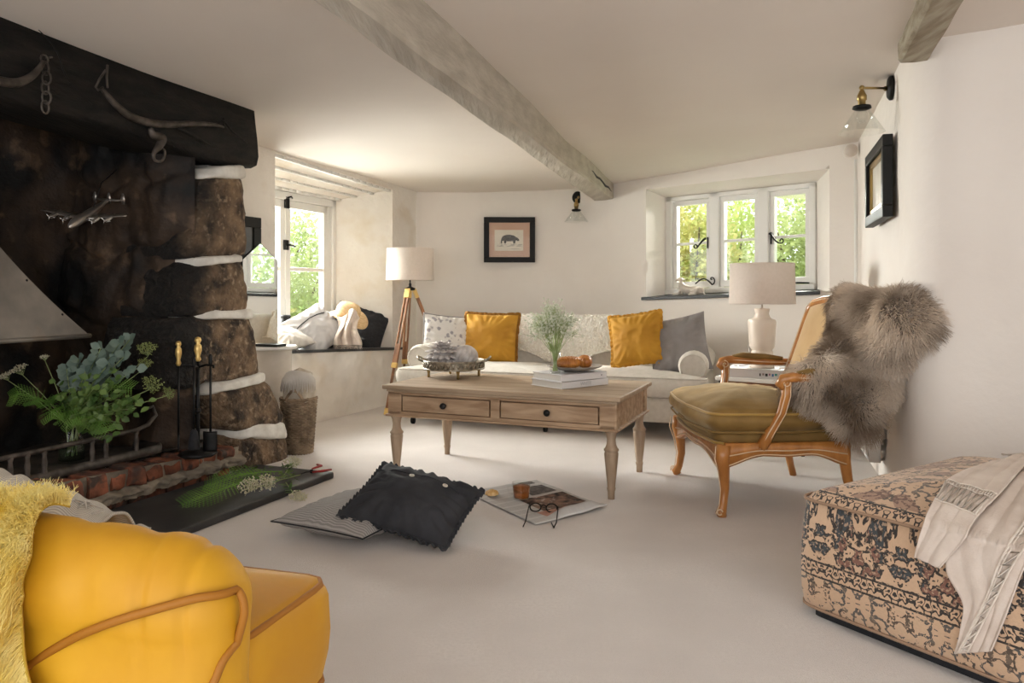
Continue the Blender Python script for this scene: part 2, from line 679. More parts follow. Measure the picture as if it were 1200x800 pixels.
mb = MB()
for i in range(7):
    a, b = QB[i], QB[i + 1]
    d = (b - a).normalized()
    n = Vector((d.y, -d.x, 0))
    up = Vector((0, 0, 2.02))
    k = max(6, int((b - a).length * 22))
    if i == 5:
        rough_quad(mb, a, b, bw(BLEN, sill_z(BLEN)), bw(0, sill_z(0)), k, 24, .007, n, 8, edge=.06)
        rough_quad(mb, bw(0, btop_z(0)), bw(BLEN, btop_z(BLEN)), b + up, a + up, k, 6, .003, n, 9)
    else:
        rough_quad(mb, a, b, b + up, a + up, k, 44, .007, n, 8, edge=.06)
BWD = .22
WI0, WI1 = .048, 1.386
rough_quad(mb, bw(0, .93), bw(WI0, .93, BWD), bw(WI0, 1.80, BWD), bw(0, btop_z(0)), 8, 20, .003, BDv, 3)
rough_quad(mb, bw(BLEN, .98), bw(WI1, .98, BWD), bw(WI1, 1.79, BWD), bw(BLEN, btop_z(BLEN)), 8, 20, .003, -BDv, 4)
rough_quad(mb, bw(0, btop_z(0)), bw(BLEN, btop_z(BLEN)), bw(WI1, 1.789, BWD), bw(WI0, 1.797, BWD), 20, 6, .003, (0, 0, -1), 5)
mb.add([bw(WI0, .85, BWD), bw(WI1, .85, BWD), bw(WI1, 1.02, BWD), bw(WI0, .97, BWD)], [(0, 1, 2, 3)], smooth=False)
struct('wall_back', mb, MT['plaster'], 'curving off white plastered back wall behind the pale sofa', 'wall', weld=True)
mb = MB()
a, b, c, d = bw(-.03, sill_z(-.03) + .004, -.03), bw(BLEN - .05, sill_z(BLEN - .05) + .004, -.03), bw(WI1 + .02, 1.012, BWD), bw(WI0 - .01, .968, BWD)
dz = Vector((0, 0, .026))
mb.hexa([a - dz, b - dz, c - dz, d - dz, a, b, c, d])
struct('trim_3', mb, MT['black_slate'], 'black slate sill under the three light window', 'window sill', bevel=.004)

# right wall, bending round to run off to the right
QR = [Vector(p) for p in ((2.30, 5.05, 0), (1.80, 3.55, 0), (1.72, 3.30, 0), (1.725, 3.235, 0), (1.79, 3.19, 0), (2.05, 3.03, 0), (2.75, 2.35, 0), (2.9, 1.5, 0), (2.9, -1.7, 0))]
QS = []
for q in spl([Vector((*q, 0)) for q in ((2.30, 5.05), (2.133, 4.55), (1.983, 4.10), (1.883, 3.80), (1.815, 3.60), (1.765, 3.45), (1.735, 3.34), (1.728, 3.25), (1.765, 3.17), (1.84, 3.11), (1.95, 3.04), (2.10, 2.92), (2.35, 2.70), (2.62, 2.40), (2.80, 2.05), (2.88, 1.6), (2.9, .8), (2.9, -.4), (2.9, -1.7))], 5):
    QS.append(q)
mb = MB()


def wr_(u, v):
    i = round(u * (len(QS) - 1))
    d = (QS[min(i + 1, len(QS) - 1)] - QS[max(i - 1, 0)]).normalized()
    n = Vector((d.y, -d.x, 0))
    p = QS[i] + Vector((0, 0, 2.12 * v))
    return p + n * (.006 * nz(p, 2.2, 12) + .003 * nz(p, 6, 15)) * min(1, i / 4)


mb.grid(wr_, len(QS), 46)
struct('wall_right', mb, MT['plaster'], 'off white plastered wall bending away behind the armchair', 'wall', weld=True)

# ------------------------------------------------------------------ windows


def sash(mb, o, x, z0, w, z1, t=.035, wd=.045, bars=(), y0=0.0):
    """rectangular sash: local frame o + along x, depth y, z up; returns nothing"""


def frame_bars(pt, rects, d0, d1, mb, m=0):
    """rects (s0, s1, z0, z1) as bars between depths d0 and d1; pt(s, z, d) gives the point"""
    for s0, s1, z0, z1 in rects:
        q = [pt(s0, z0, d0), pt(s1, z0, d0), pt(s1, z0, d1), pt(s0, z0, d1), pt(s0, z1, d0), pt(s1, z1, d0), pt(s1, z1, d1), pt(s0, z1, d1)]
        mb.hexa(q, m)


def px_s(pt0, d, px):
    """parameter along the plan line pt0 + s d that is seen in column px"""
    r = (px - 600) / FPX
    return (r * pt0.y - pt0.x) / (d.x - r * d.y)


# window 2: three lights in the back wall
W2 = thing('window_2', 'white three light casement window with iron latches above the black sill', 'window', bw(.7, .97, BWD), kind='structure')
w2o = bw(0, 0, BWD)


def w2(s, z, d=0.0):
    # sloping head and sill follow the old wall
    f = (s - WI0) / (WI1 - WI0)
    return bw(s, z, BWD + d)


def S2(px):
    return px_s(w2o, BDv, px)


zt, zb = lambda f: lerp(1.797, 1.789, f), lambda f: lerp(.968, 1.012, f)


def w2z(s, k):
    f = (s - WI0) / (WI1 - WI0)
    return lerp(zb(f), zt(f), k)


def slant(mb, s0, s1, k0, k1, d0, d1):
    q = []
    for k in (k0, k1):
        q += [w2(s0, w2z(s0, k), d0), w2(s1, w2z(s1, k), d0), w2(s1, w2z(s1, k), d1), w2(s0, w2z(s0, k), d1)]
    mb.hexa(q)


e = [S2(x) for x in (781.6, 788.5, 832.5, 843.5, 889.5, 901.5, 949.5, 957)]
mb = MB()
slant(mb, e[0], e[1], 0, 1, -.02, .06)
slant(mb, e[2], e[3], 0, 1, -.02, .06)
slant(mb, e[4], e[5], 0, 1, -.02, .06)
slant(mb, e[6], e[7], 0, 1, -.02, .06)
slant(mb, e[0], e[7], .955, 1, -.02, .06)
slant(mb, e[0], e[7], 0, .055, -.035, .06)
obj('window_frame', mb, MT['white_paint'], W2, world=True, bevel=.006)
for i in range(3):
    a, b = e[2 * i + 1], e[2 * i + 2]
    mb = MB()
    st = .040
    slant(mb, a + .004, a + st, .06, .95, 0, .045)
    slant(mb, b - st, b - .004, .06, .95, 0, .045)
    slant(mb, a + .004, b - .004, .06, .125, -.002, .047)
    slant(mb, a + .004, b - .004, .905, .95, -.002, .047)
    slant(mb, a + st, b - st, .50, .526, .004, .04)
    cs = obj('casement', mb, MT['white_paint'], W2, world=True, bevel=.004)
    mb = MB()
    slant(mb, a + st - .005, b - st + .005, .12, .91, .02, .024)
    obj('pane', mb, MT['glass'], cs, world=True)
    if i != 1:
        mb = MB()
        sd = b - .02 if i == 0 else a + .02
        sg = -1 if i == 0 else 1
        z = w2z(sd, .50)
        c = w2(sd, z + .03, -.01)
        mb.tube([c + Vector((0, 0, .02)), c - Vector((0, 0, .07))], [.012, .010], 8, squash=.5)
        path = []
        for k in range(14):
            t_ = k / 13
            path.append(w2(sd + sg * (.10 * t_), z + .04 - .085 * sin(t_ * 2.0) * t_ ** .6, -.03 - .02 * sin(t_ * 3)))
        mb.tube(path, [.009 - .004 * k / 13 for k in range(14)], 7)
        cc = path[-1]
        mb.tube([cc + BDv * (sg * .014 * sin(q)) + Vector((0, 0, .016 - .016 * cos(q))) for q in [k * .5 for k in range(11)]], .005, 6)
        obj('latch', mb, MT['iron'], cs, world=True)
# curly casement stay at the foot of the first light and a flat one on the third
mb = MB()
s_ = S2(818); z_ = w2z(s_, .10)
pts = [w2(s_ + .0 + .16 * q, z_ + .045 * sin(q * 3.1) - .01 * q, -.035) for q in [k / 14 for k in range(15)]]
mb.tube(pts, .006, 6)
cq = pts[-1]
mb.tube([cq + BDv * (.028 * sin(q) * (1 - q / 9)) + Vector((0, 0, .028 - .028 * cos(q) * (1 - q / 9) + .004 * q)) for q in [k * .45 for k in range(15)]], .005, 6)
obj('stay', mb, MT['iron'], W2, world=True)
mb = MB()
s_ = S2(930); z_ = w2z(s_, .055)
mb.tube([w2(s_, z_ + .01, -.035), w2(s_ + .06, z_ + .012, -.04), w2(s_ + .14, z_ + .01, -.035)], [.005, .008, .006], 6)
obj('stay', mb, MT['iron'], W2, world=True)

# window 1: the tall casement in the left recess
W1 = thing('window_1', 'white two light casement window above the cushioned seat', 'window', lw(.15, .57, WD), kind='structure')
l1o = lw(0, 0, WD)


def S1f(px):
    return px_s(l1o, LD, px)


def w1(s, z, d=0.0):
    return lw(s, z, WD + d)


mb = MB()
s_r, s_m = S1f(391), S1f(333)
rc = [(-.52, s_r, 1.735, 1.80), (-.52, s_r, .50, .585), (s_r - .05, s_r, .50, 1.80), (-.52, -.46, .50, 1.80)]
frame_bars(w1, rc, -.03, .06, mb)
frame_bars(w1, [(s_r - .10, s_r - .05, .58, 1.735)], -.012, .05, mb)
obj('window_frame', mb, MT['white_paint'], W1, world=True, bevel=.006)
for a, b in ((-.455, s_m - .003), (s_m + .003, s_r - .10)):
    mb = MB()
    frame_bars(w1, [(a, a + .06, .585, 1.735), (b - .055, b, .585, 1.735), (a, b, .585, .66), (a, b, 1.67, 1.735)], -.012, .04, mb)
    frame_bars(w1, [(a + .05, b - .05, 1.165, 1.195)], -.004, .03, mb)
    cs = obj('casement', mb, MT['white_paint'], W1, world=True, bevel=.005)
    mb = MB()
    frame_bars(w1, [(a + .05, b - .05, .65, 1.68)], .01, .014, mb)
    obj('pane', mb, MT['glass'], cs, world=True)
    if a > 0:
        mb = MB()
        frame_bars(w1, [(a - .02, a + .03, 1.665, 1.76)], -.03, -.012, mb)
        mb.tube([w1(a, 1.75, -.03), w1(a + .03, 1.76, -.045), w1(a + .06, 1.75, -.03)], .008, 6)
        obj('bolt', mb, MT['iron'], cs, world=True, bevel=.003)
        mb = MB()
        frame_bars(w1, [(a - .03, a + .02, 1.33, 1.41)], -.03, -.012, mb)
        mb.tube([w1(a + .0, 1.37, -.03), w1(a + .0, 1.37, -.06), w1(a + .06, 1.36, -.06)], .009, 6)
        obj('latch', mb, MT['iron'], cs, world=True, bevel=.003)

# ------------------------------------------------------------------ beams


def wobble_beam(name, a, b, wa, wb, za, zb, m, label, seed, amp=.012):
    """a hewn beam from plan point a to b, widths wa wb, undersides za zb, top buried in the ceiling"""
    mb = MB()
    a, b = Vector(a), Vector(b)
    d = (b - a).normalized()
    n = Vector((d.y, -d.x, 0))
    N_ = 110

    def fn(u, v):
        t = u
        c = lerp(a, b, t)
        w = lerp(wa, wb, t) / 2
        zu = lerp(za, zb, t)
        zc = ceil_z(c.y) + .03
        ring = [(-w, zc), (-w, lerp(zc, zu, .5)), (-w + .002, zu + .014), (-w + .012, zu + .001), (0, zu - .002), (w - .012, zu + .001), (w - .002, zu + .014), (w, lerp(zc, zu, .5)), (w, zc)]
        x, z = ring[round(v * 8)]
        q = c + n * x
        q += n * amp * (nz((t * 9, x * 3, seed), 1.0) + .6 * nz((t * 23, x * 6, seed), 1.0) * (1 if x < 0 else .6))
        z += amp * .6 * nz((t * 12, x * 9, seed + 4), 1.0)
        return Vector((q.x, q.y, z))
    mb.grid(fn, N_, 9, smooth=False)
    mb.add([fn(1, j / 8) for j in range(9)], [tuple(range(9))], smooth=False)
    o = obj(name, mb, m, loc=(0, 0, 0))
    tag(o, label, 'beam', kind='structure')
    return o


gb = wobble_beam('ceiling_beam', (-1.255, -.15, 0), (.835, 6.86, 0), .075, .20, 1.885, 1.815, MT['beam_paint'], 'long hewn ceiling beam painted stone grey running to the back wall', 1)
cr = []
for k in range(9):
    t_ = k / 8
    D_ = lerp(5.7, 6.72, t_)
    f_ = (D_ + .15) / 7.01
    cr.append(Vector((-1.255 + 2.09 * f_ + (.075 + .125 * f_) * .5 + .004, D_, lerp(1.915, 1.865, t_) + .008 * sin(k * 2.3))))
mb = MB()
mb.tube(cr, [.002, .006, .010, .010, .009, .010, .009, .006, .002], 6)
obj('crack', mb, MT['black'], gb)
wobble_beam('ceiling_beam', (.55, .0, 0), (1.70, 3.21, 0), .10, .125, 2.015, 1.968, MT['old_oak'], 'short rough end of an oak beam high at the right wall', 5, .008)

# ------------------------------------------------------------------ the garden outside
MT['lawn'] = mat('lawn', (.16, .30, .05), (.30, .45, .10), scale=3, rough=.9)
MT['leaf_a'] = mat('hedge_leaf', (.34, .41, .17), (.62, .67, .36), scale=2.2, rough=.5, transl=.45)
MT['leaf_b'] = mat('shrub_leaf', (.40, .50, .14), (.74, .77, .34), scale=2.6, rough=.5, transl=.45)
MT['leaf_c'] = mat('russet_leaf', (.42, .48, .14), (.70, .62, .26), scale=3, rough=.5, transl=.4)
MT['twig'] = mat('twig', (.08, .055, .035), (.14, .10, .06), scale=8, rough=.9)
mb = MB()
mb.grid(lambda u, v: Vector((-14 + 28 * u, 7.6 + 18 * v, -.25 + 1.2 * sstep(.25, 1, v) + .1 * nz((u * 9, v * 6, 1)))), 30, 24)
mb.add([(-14, -3, -.3), (-4.7, -3, -.3), (-4.7, 7.6, -.3), (-14, 7.6, -.3)], [(0, 1, 2, 3)])
mb.add([(3.3, -3, -.3), (14, -3, -.3), (14, 7.6, -.3), (3.3, 7.6, -.3)], [(0, 1, 2, 3)])
tag(obj('garden_lawn', mb, MT['lawn'], loc=(0, 0, 0)), 'sunny green lawn rising outside the windows', 'lawn', kind='structure')


def shrub(name, c, r, n, m, label, seed, L=(.07, .14), cat='shrub'):
    rng = random.Random(seed)
    mb = MB()
    c = Vector(c)
    for k in range(7):
        th = k * 2.4
        tip = c + Vector((r[0] * .6 * cos(th), r[1] * .6 * sin(th), r[2] * (.2 + .5 * rng.random())))
        b0 = Vector((c.x + .06 * cos(th), c.y + .06 * sin(th), -.3))
        mb.tube([b0, lerp(b0, tip, .5) + Vector((0, 0, .12)), tip], [.05, .03, .008], 6, m=1)
    for k in range(n):
        d = Vector((rng.gauss(0, 1), rng.gauss(0, 1), rng.gauss(0, 1))).normalized()
        q = rng.random() ** .45
        lump = 1 + .28 * nz(d, 2.2, seed) + .14 * nz(d, 6, seed)
        p = c + Vector((d.x * r[0], d.y * r[1], d.z * r[2])) * q * lump
        if p.z < -.3:
            continue
        dd = (d + Vector((rng.gauss(0, .7), rng.gauss(0, .7), rng.gauss(0, .7) - .2)))
        mb.leaf(p, dd, (rng.gauss(0, .5), rng.gauss(0, .5), 1), rng.uniform(*L), rng.uniform(*L) * .55)
    o = obj(name, mb, [m, MT['twig']], loc=None)
    return tag(o, label, cat, 'garden shrubs beyond the windows')


shrub('garden_hedge', (-3.2, 10.2, .7), (1.6, .8, 1.25), 12000, MT['leaf_a'], 'clipped green hedge outside the window seat', 3, (.05, .09), 'hedge')
shrub('garden_shrub', (-4.6, 13.6, 1.4), (2.0, 1.0, 1.7), 5000, MT['leaf_b'], 'taller yellow green bush behind the clipped hedge', 4, (.08, .14))
shrub('garden_shrub', (2.15, 9.2, 1.0), (.62, .6, 1.25), 9000, MT['leaf_c'], 'russet green shrub outside the first light of the three light window', 5, (.05, .10))
shrub('garden_shrub', (3.25, 11.3, 1.3), (.85, .7, 1.3), 9000, MT['leaf_b'], 'bright yellow green shrub outside the middle light', 6, (.05, .10))
shrub('garden_shrub', (3.62, 9.2, 1.1), (.72, .7, 1.3), 9000, MT['leaf_a'], 'green shrub with dark heart outside the last light of the three', 7, (.05, .10))
shrub('garden_shrub', (2.05, 10.9, .7), (.75, .6, 1.3), 6000, MT['leaf_b'], 'pale green shrub behind the russet one outside the first light', 9, (.05, .10))
shrub('garden_hedge', (8.2, 7.4, .9), (1.1, 1.9, 1.3), 5000, MT['leaf_a'], 'long green hedge at the far right of the garden, seen only in the mirror', 8, (.09, .15), 'hedge')
# ------------------------------------------------------------------ the fireplace
MT['granite'] = mat('granite', (.028, .018, .011), (.25, .16, .092), scale=9, detail=12, lo=.36, hi=.66, rough=.85, bump=1.0, bscale=34, bdist=.035,
                    c3=(.36, .26, .17), lo3=.55, hi3=.72, scale3=30)
MT['sooty_stone'] = mat('sooty_stone', (.0035, .003, .003), (.078, .045, .025), scale=3.4, detail=8, lo=.40, hi=.74, rough=.75, bump=1.0, bscale=9, bdist=.03,
                        c3=(.22, .14, .085), lo3=.60, hi3=.80, scale3=7)
MT['mortar'] = mat('lime_mortar', (.62, .58, .52), (.80, .77, .71), scale=14, rough=.9, bump=.5, bscale=18, bdist=.01)
MT['brick'] = mat('old_brick', (.06, .022, .014), (.30, .095, .045), scale=9, detail=7, lo=.35, hi=.62, rough=.85, bump=.8, bscale=30, bdist=.008,
                  c3=(.05, .03, .022), lo3=.50, hi3=.62, scale3=14)
MT['cement'] = mat('rough_cement', (.13, .105, .08), (.28, .23, .175), scale=12, rough=.95, bump=.8, bscale=30, bdist=.008)
MT['ash'] = mat('hearth_ash', (.022, .018, .015), (.09, .07, .055), scale=7, rough=.95, bump=.6, bscale=25, bdist=.008)
MT['hood'] = mat('hood_steel', (.16, .14, .12), (.27, .235, .20), scale=5, rough=.55, metal=.3, bump=.12, bscale=120, bdist=.002,
                 c3=(.20, .13, .08), lo3=.56, hi3=.72, scale3=4)
MT['slate'] = mat('hearth_slate', (.022, .022, .024), (.050, .048, .048), scale=5, rough=.5, bump=.25, bscale=9, bdist=.004)

def soot(m, a0, a1):
    """soot deposit: stones blacken towards the mouth of the recess, with a ragged edge"""
    nt = m.node_tree; N, L = nt.nodes, nt.links
    b = N['Principled BSDF']
    src = b.inputs['Base Color'].links[0].from_socket
    tc = N.new('ShaderNodeTexCoord')
    dt = N.new('ShaderNodeVectorMath'); dt.operation = 'DOT_PRODUCT'; dt.inputs[1].default_value = (FV.x, FV.y, -.06)
    L.new(tc.outputs['Object'], dt.inputs[0])
    no = N.new('ShaderNodeTexNoise'); no.inputs['Scale'].default_value = 5; no.inputs['Detail'].default_value = 6
    L.new(tc.outputs['Object'], no.inputs['Vector'])
    ma = N.new('ShaderNodeMath'); ma.operation = 'MULTIPLY_ADD'; ma.inputs[1].default_value = .38
    L.new(no.outputs[0], ma.inputs[0]); L.new(dt.outputs['Value'], ma.inputs[2])
    mr = N.new('ShaderNodeMapRange'); mr.inputs[1].default_value = a0 + .19; mr.inputs[2].default_value = a1 + .19
    mr.inputs[3].default_value = .96; mr.inputs[4].default_value = 0
    L.new(ma.outputs[0], mr.inputs[0])
    mx = N.new('ShaderNodeMix'); mx.data_type = 'RGBA'; mx.inputs[7].default_value = (.006, .005, .0045, 1)
    L.new(mr.outputs[0], mx.inputs[0]); L.new(src, mx.inputs[6]); L.new(mx.outputs[2], b.inputs['Base Color'])


soot(MT['granite'], .40, .56)      # measured from the middle of the fireplace

FIRE = thing('fireplace', 'big old stone inglenook fireplace with soot blackened recess', 'fireplace', fr(-.9, -.2, 0), kind='structure')


def wpart(name, mb, m, par, **k):
    return obj(name, mb, m, par, world=True, **k)


# lintel: a huge blackened oak beam under the ceiling
mb = MB()


def lint(u, v):
    a = lerp(-2.7, -.01, u)
    ring = [(-.36, 1.715), (-.18, 1.70), (.0, 1.695), (.035, 1.71), (.045, 1.76), (.04, 1.86), (.035, 1.95), (.02, 2.06), (-.36, 2.06)]
    uu, z = ring[round(v * 8)]
    if z < 1.8:
        z += .040 * min(1.3, max(0, -a / 1.45)) + .012 * sin(a * 4)
    p = fr(a, uu, z)
    k = .012 * nz((a * 2.2, uu * 5, z * 5), 1, 7)
    k2 = .014 * nz((a * 3.1, uu * 2, z), 1, 9) if v < .45 else 0
    return p + FU * k + Vector((0, 0, k2))


mb.grid(lint, 90, 9)
endring = [lint(1, j / 8) + FV * (.03 * (1 - abs(j / 8 - .45) * 1.6)) for j in range(9)]
mb.add([lint(1, j / 8) for j in range(9)] + endring, [(j, j + 1, j + 10, j + 9) for j in range(8)] + [tuple(range(9, 18))], smooth=False)
wpart('lintel', mb, MT['soot_oak'], FIRE)
# crack line down the lintel
mb = MB()
pts = [onface(45 + 60 * t + 5 * sin(t * 7), 35 + 88 * t, .046) for t in [k / 10 for k in range(11)]]
mb.tube(pts, [.002, .004, .005, .005, .004, .005, .004, .004, .003, .003, .001], 5, squash=.5)
wpart('crack', mb, MT['black'], FIRE)

# right cheek, back, left cheek, floor of the recess
A1 = -.47


def cheek(u, v):
    dpt = -.02 - .86 * u
    z = .18 + 1.95 * v
    p = fr(-.40 - .09 * sstep(0, .25, u), dpt, z)
    k = .060 * nz((u * 2.2, v * 3.6, 2), 1.0, 3) + .035 * nz((u * 5, v * 8, 2), 1.0, 5) + .014 * nz((u * 15, v * 22, 1), 1, 6)
    # courses of big stones
    c = (v * 5.5 + .35 * nz((u * 3, 0, 1), 1, 2)) % 1.0
    k -= .035 * (1 - sstep(0, .13, min(c, 1 - c)))
    return p - FV * (max(k, -.05) * sstep(0, .12, u))


mb = MB(); mb.grid(cheek, 70, 110)
wpart('cheek', mb, MT['sooty_stone'], FIRE)


def backf(u, v):
    p = fr(A1 + .2 - 2.2 * u, -.86 + .12 * v, .18 + 1.95 * v)
    return p + FU * (.05 * nz((u * 6, v * 4, 3), 1, 2) + .03 * nz((u * 14, v * 10, 1), 1, 4))


mb = MB(); mb.grid(backf, 90, 70)
wpart('back', mb, MT['sooty_stone'], FIRE)
mb = MB()
mb.grid(lambda u, v: fr(-2.35 + .05 * nz((u * 4, v * 6, 1)), -.9 + .95 * u, .1 + 2.0 * v), 20, 40)
wpart('cheek', mb, MT['sooty_stone'], FIRE)
mb = MB()
mb.grid(lambda u, v: fr(-2.4 + 2.35 * u, -.9 + .80 * v, .186 + .008 * nz((u * 20, v * 8, 1))), 80, 30)
wpart('hearth', mb, MT['ash'], FIRE)
mb = MB()
mb.box((0, 0, 0), (1, 1, 1))
mb.v = [fr(lerp(-3.6, -2.36, p.x + .5), lerp(-.8, .02, p.y + .5), lerp(0, 2.1, p.z + .5)) for p in mb.v]
wpart('pier', mb, MT['plaster'], FIRE)
mb = MB()      # masonry of the chimney behind and beside the recess, reaching the side wall
mb.box((0, 0, 0), (1, 1, 1))
mb.v = [fr(lerp(-.20, -.02, p.x + .5), lerp(-1.0, -.12, p.y + .5), lerp(0, 2.12, p.z + .5)) for p in mb.v]
wpart('chimney_side', mb, MT['plaster'], FIRE)
mb = MB()
mb.box((0, 0, 0), (1, 1, 1))
mb.v = [fr(lerp(-3.6, -.02, p.x + .5), lerp(-1.25, -1.0, p.y + .5), lerp(0, 2.12, p.z + .5)) for p in mb.v]
wpart('chimney_back', mb, MT['plaster'], FIRE)


# jamb stones and mortar bands, traced on the face and given real bulk
def stone(q, depth, seed, bulge, m, name, amp=.02, n=26, expo=.42):
    """q: four corners on the face (bottom left, bottom right, top right, top left)"""
    mb = MB()

    def fn(u, v):
        # u round the front from the left return to the right return
        a = -pi / 2 + pi * u
        sx, sy = sin(a), cos(a)
        ex = math.copysign(abs(sx) ** expo, sx)
        ey = abs(sy) ** expo
        w = 2 * v - 1
        shrink = (1 - abs(w) ** 5.0)
        shrink = max(shrink, 0) ** .5
        fx = .5 + .5 * ex * (.965 + .035 * shrink)
        b = lerp(q[0], q[1], fx)
        t = lerp(q[3], q[2], fx)
        p = lerp(b, t, v)
        dep = (-depth + (depth + bulge) * ey * (.90 + .10 * shrink))
        k = amp * (nz((p.x * 3, p.y * 3, p.z * 3), 1.3, seed) + .6 * nz((p.x * 9, p.y * 9, p.z * 9), 1, seed) + .35 * nz((p.x * 24, p.y * 24, p.z * 24), 1, seed))
        out = (FU * ey + FV * ex * .8).normalized()
        p = p + Vector((0, 0, amp * 1.1 * w * nz((fx * 6, seed, w), 1, 3)))
        return p + FU * dep + out * k
    mb.grid(fn, n * 2, n)
    top = [fn(i / (2 * n - 1), 1) for i in range(2 * n)]
    bot = [fn(i / (2 * n - 1), 0) for i in range(2 * n)]
    mb.add(top, [tuple(range(2 * n))], smooth=False)
    mb.add(bot, [tuple(reversed(range(2 * n)))], smooth=False)
    return wpart(name, mb, m, FIRE)


def quad(x0, x1, x2, x3, y0, y1, y2, y3):
    return [onface(x0, y0), onface(x1, y1), onface(x2, y2), onface(x3, y3)]


G = MT['granite']
stone(quad(222, 297, 290, 232, 303, 300, 203, 206), .42, 1, .03, G, 'jamb_stone')
stone(quad(216, 301, 290, 222, 370, 368, 302, 306), .42, 2, .03, G, 'jamb_stone')
stone(quad(186, 313, 302, 205, 458, 440, 368, 372), .42, 3, .03, G, 'jamb_stone', amp=.028)
stone(quad(258, 338, 318, 238, 506, 498, 442, 458), .40, 4, .05, G, 'jamb_stone', amp=.024)
stone(quad(266, 343, 338, 268, 552, 545, 508, 510), .40, 5, .04, G, 'jamb_stone', amp=.022)
K = MT['mortar']
stone(quad(230, 293, 288, 240, 209, 211, 193, 195), .40, 11, .045, K, 'mortar_band', amp=.012, n=12)
stone(quad(226, 289, 288, 226, 313, 306, 297, 302), .40, 12, .045, K, 'mortar_band', amp=.012, n=12)
stone(quad(226, 303, 303, 228, 374, 375, 361, 364), .40, 13, .045, K, 'mortar_band', amp=.012, n=12)
stone(quad(240, 315, 314, 246, 463, 447, 434, 450), .38, 14, .05, K, 'mortar_band', amp=.014, n=12)
stone(quad(270, 338, 334, 274, 515, 514, 492, 498), .38, 15, .06, K, 'mortar_band', amp=.016, n=12)

# brick kerb
mb = MB()
rngk = random.Random(4)
a = -2.3
k0 = []
while a < -.16:
    L_ = rngk.uniform(.085, .125)
    z1 = lerp(.228, .158, (a + 1.32) / 1.13)
    jig = rngk.uniform(-.030, .008)
    z1 -= rngk.uniform(0, .03)
    c = fr(a + L_ / 2, -.055 + jig, (z1 + .095) / 2)
    bm = MB()

    def bf(u, v, L_=L_, a=a, z1=z1, jig=jig):
        w = [(-.10, .095), (.055, .10), (.062, .115), (.06, z1 - .02), (.045, z1 - .004), (-.10, z1)][round(v * 5)]
        p = fr(a + L_ * (.04 + .92 * u), w[0] + jig - .02, w[1])
        return p + Vector((nz(p * 16), nz(p * 16, 1, 4), nz(p * 16, 1, 8))) * .015
    mb.grid(bf, 9, 6)
    mb.add([bf(0, j / 5) for j in range(6)], [tuple(range(6))])
    mb.add([bf(1, j / 5) for j in range(6)], [tuple(reversed(range(6)))])
    a += L_ + rngk.uniform(.008, .022)
kb = wpart('brick_kerb', mb, MT['brick'], FIRE)
mb = MB()
mb.grid(lambda u, v: fr(-2.3 + 2.2 * u, .048 + .026 * nz((u * 45, v * 4, 1)) + .012 * nz((u * 130, v * 9, 2)) - .02 * abs(v - .5) + (.012 if v < .7 else -.04 * (v - .7) / .3), .060 + .055 * v + .014 * nz((u * 34, 0, v)) + lerp(.0, -.008, u)), 260, 8)
mb.grid(lambda u, v: fr(-2.3 + 2.2 * u, .012 + .008 * nz((u * 60, v * 4, 2)), .04 + lerp(.165, .105, sstep(.4, 1, u)) * v), 120, 6)
wpart('mortar_band', mb, MT['cement'], FIRE)
mb = MB()
a = -2.3
while a < -.2:
    mb.hexa([fr(a, -.06, 0), fr(a + .105, -.06, 0), fr(a + .105, .012, 0), fr(a, .012, 0), fr(a, -.06, .085), fr(a + .105, -.06, .085), fr(a + .105, .012, .075), fr(a, .012, .075)])
    a += .112
wpart('brick_kerb', mb, MT['brick'], FIRE, bevel=.006)

# slate slab on the floor in front
mb = MB()
c1, c0 = FLR(391.7, 560), FLR(391.7, 560) - Vector((.365, .931, 0)) * 2.6
n_ = Vector((-.931, .365, 0))
b1 = c1 + n_ * .40 + Vector((.365, .931, 0)) * .0
q = [c0, c1, c1 + n_ * .50, c0 + n_ * .56]
dz = Vector((0, 0, .034))
mb.hexa([p.copy() for p in q] + [p + dz for p in q])
tag(obj('hearth_slab', mb, MT['slate'], bevel=.008), 'dark slate slab on the carpet in front of the brick kerb', 'hearth')

# ------------------------------------------------------------------ smoke hood
mb = MB()
hc = onface(105, 393, -.30)
ha = (hc - FP0).dot(FV) - .80
prof = []
for k in range(25):
    t_ = k / 24
    z = lerp(.785, 2.05, t_)
    hl = .13 + .67 * (1 - min(1, (z - .785) / 1.1)) ** 1.75
    hd = .10 + .18 * (1 - min(1, (z - .785) / 1.1)) ** 1.7
    prof.append((hl, hd, z))


def hoodf(u, v):
    hl, hd, z = prof[round(v * 24)]
    ring = [(-1, -1), (-1, 0), (-1, 1), (-.5, 1), (0, 1), (.5, 1), (1, 1), (1, 0), (1, -1), (0, -1)]
    a_, b_ = ring[round(u * 10) % 10]
    return fr(ha + a_ * hl, -.58 + b_ * hd, z)


mb.grid(hoodf, 10, 25, cu=False)
vs = []
mb2 = MB()
for i in range(10):
    pass
mb2.grid(lambda u, v: hoodf(u, v), 11, 25, smooth=False)
HOOD = thing('smoke_hood', 'flared grey metal smoke hood hanging in the inglenook', 'hood', fr(ha, -.58, .785))
wpart('canopy', mb2, MT['hood'], HOOD, solid=.004)
mb = MB()
rim = [hoodf(i / 10, 0) for i in range(10)]
mb.tube(rim, .012, 6, closed=True)
wpart('rim', mb, MT['hood'], HOOD)
for k in range(2, 20, 3):
    mb = MB()
    p = hoodf(.6, k / 24)
    mb.ball(p - FV * .015, .006, 8, 6)
    wpart('rivet', mb, MT['iron'], HOOD)

# ------------------------------------------------------------------ fender
FD = thing('fire_fender', 'low iron fender with railed front standing on the brick hearth', 'fender', fr(-.9, -.08, .19))
mb = MB()
zb0 = .192


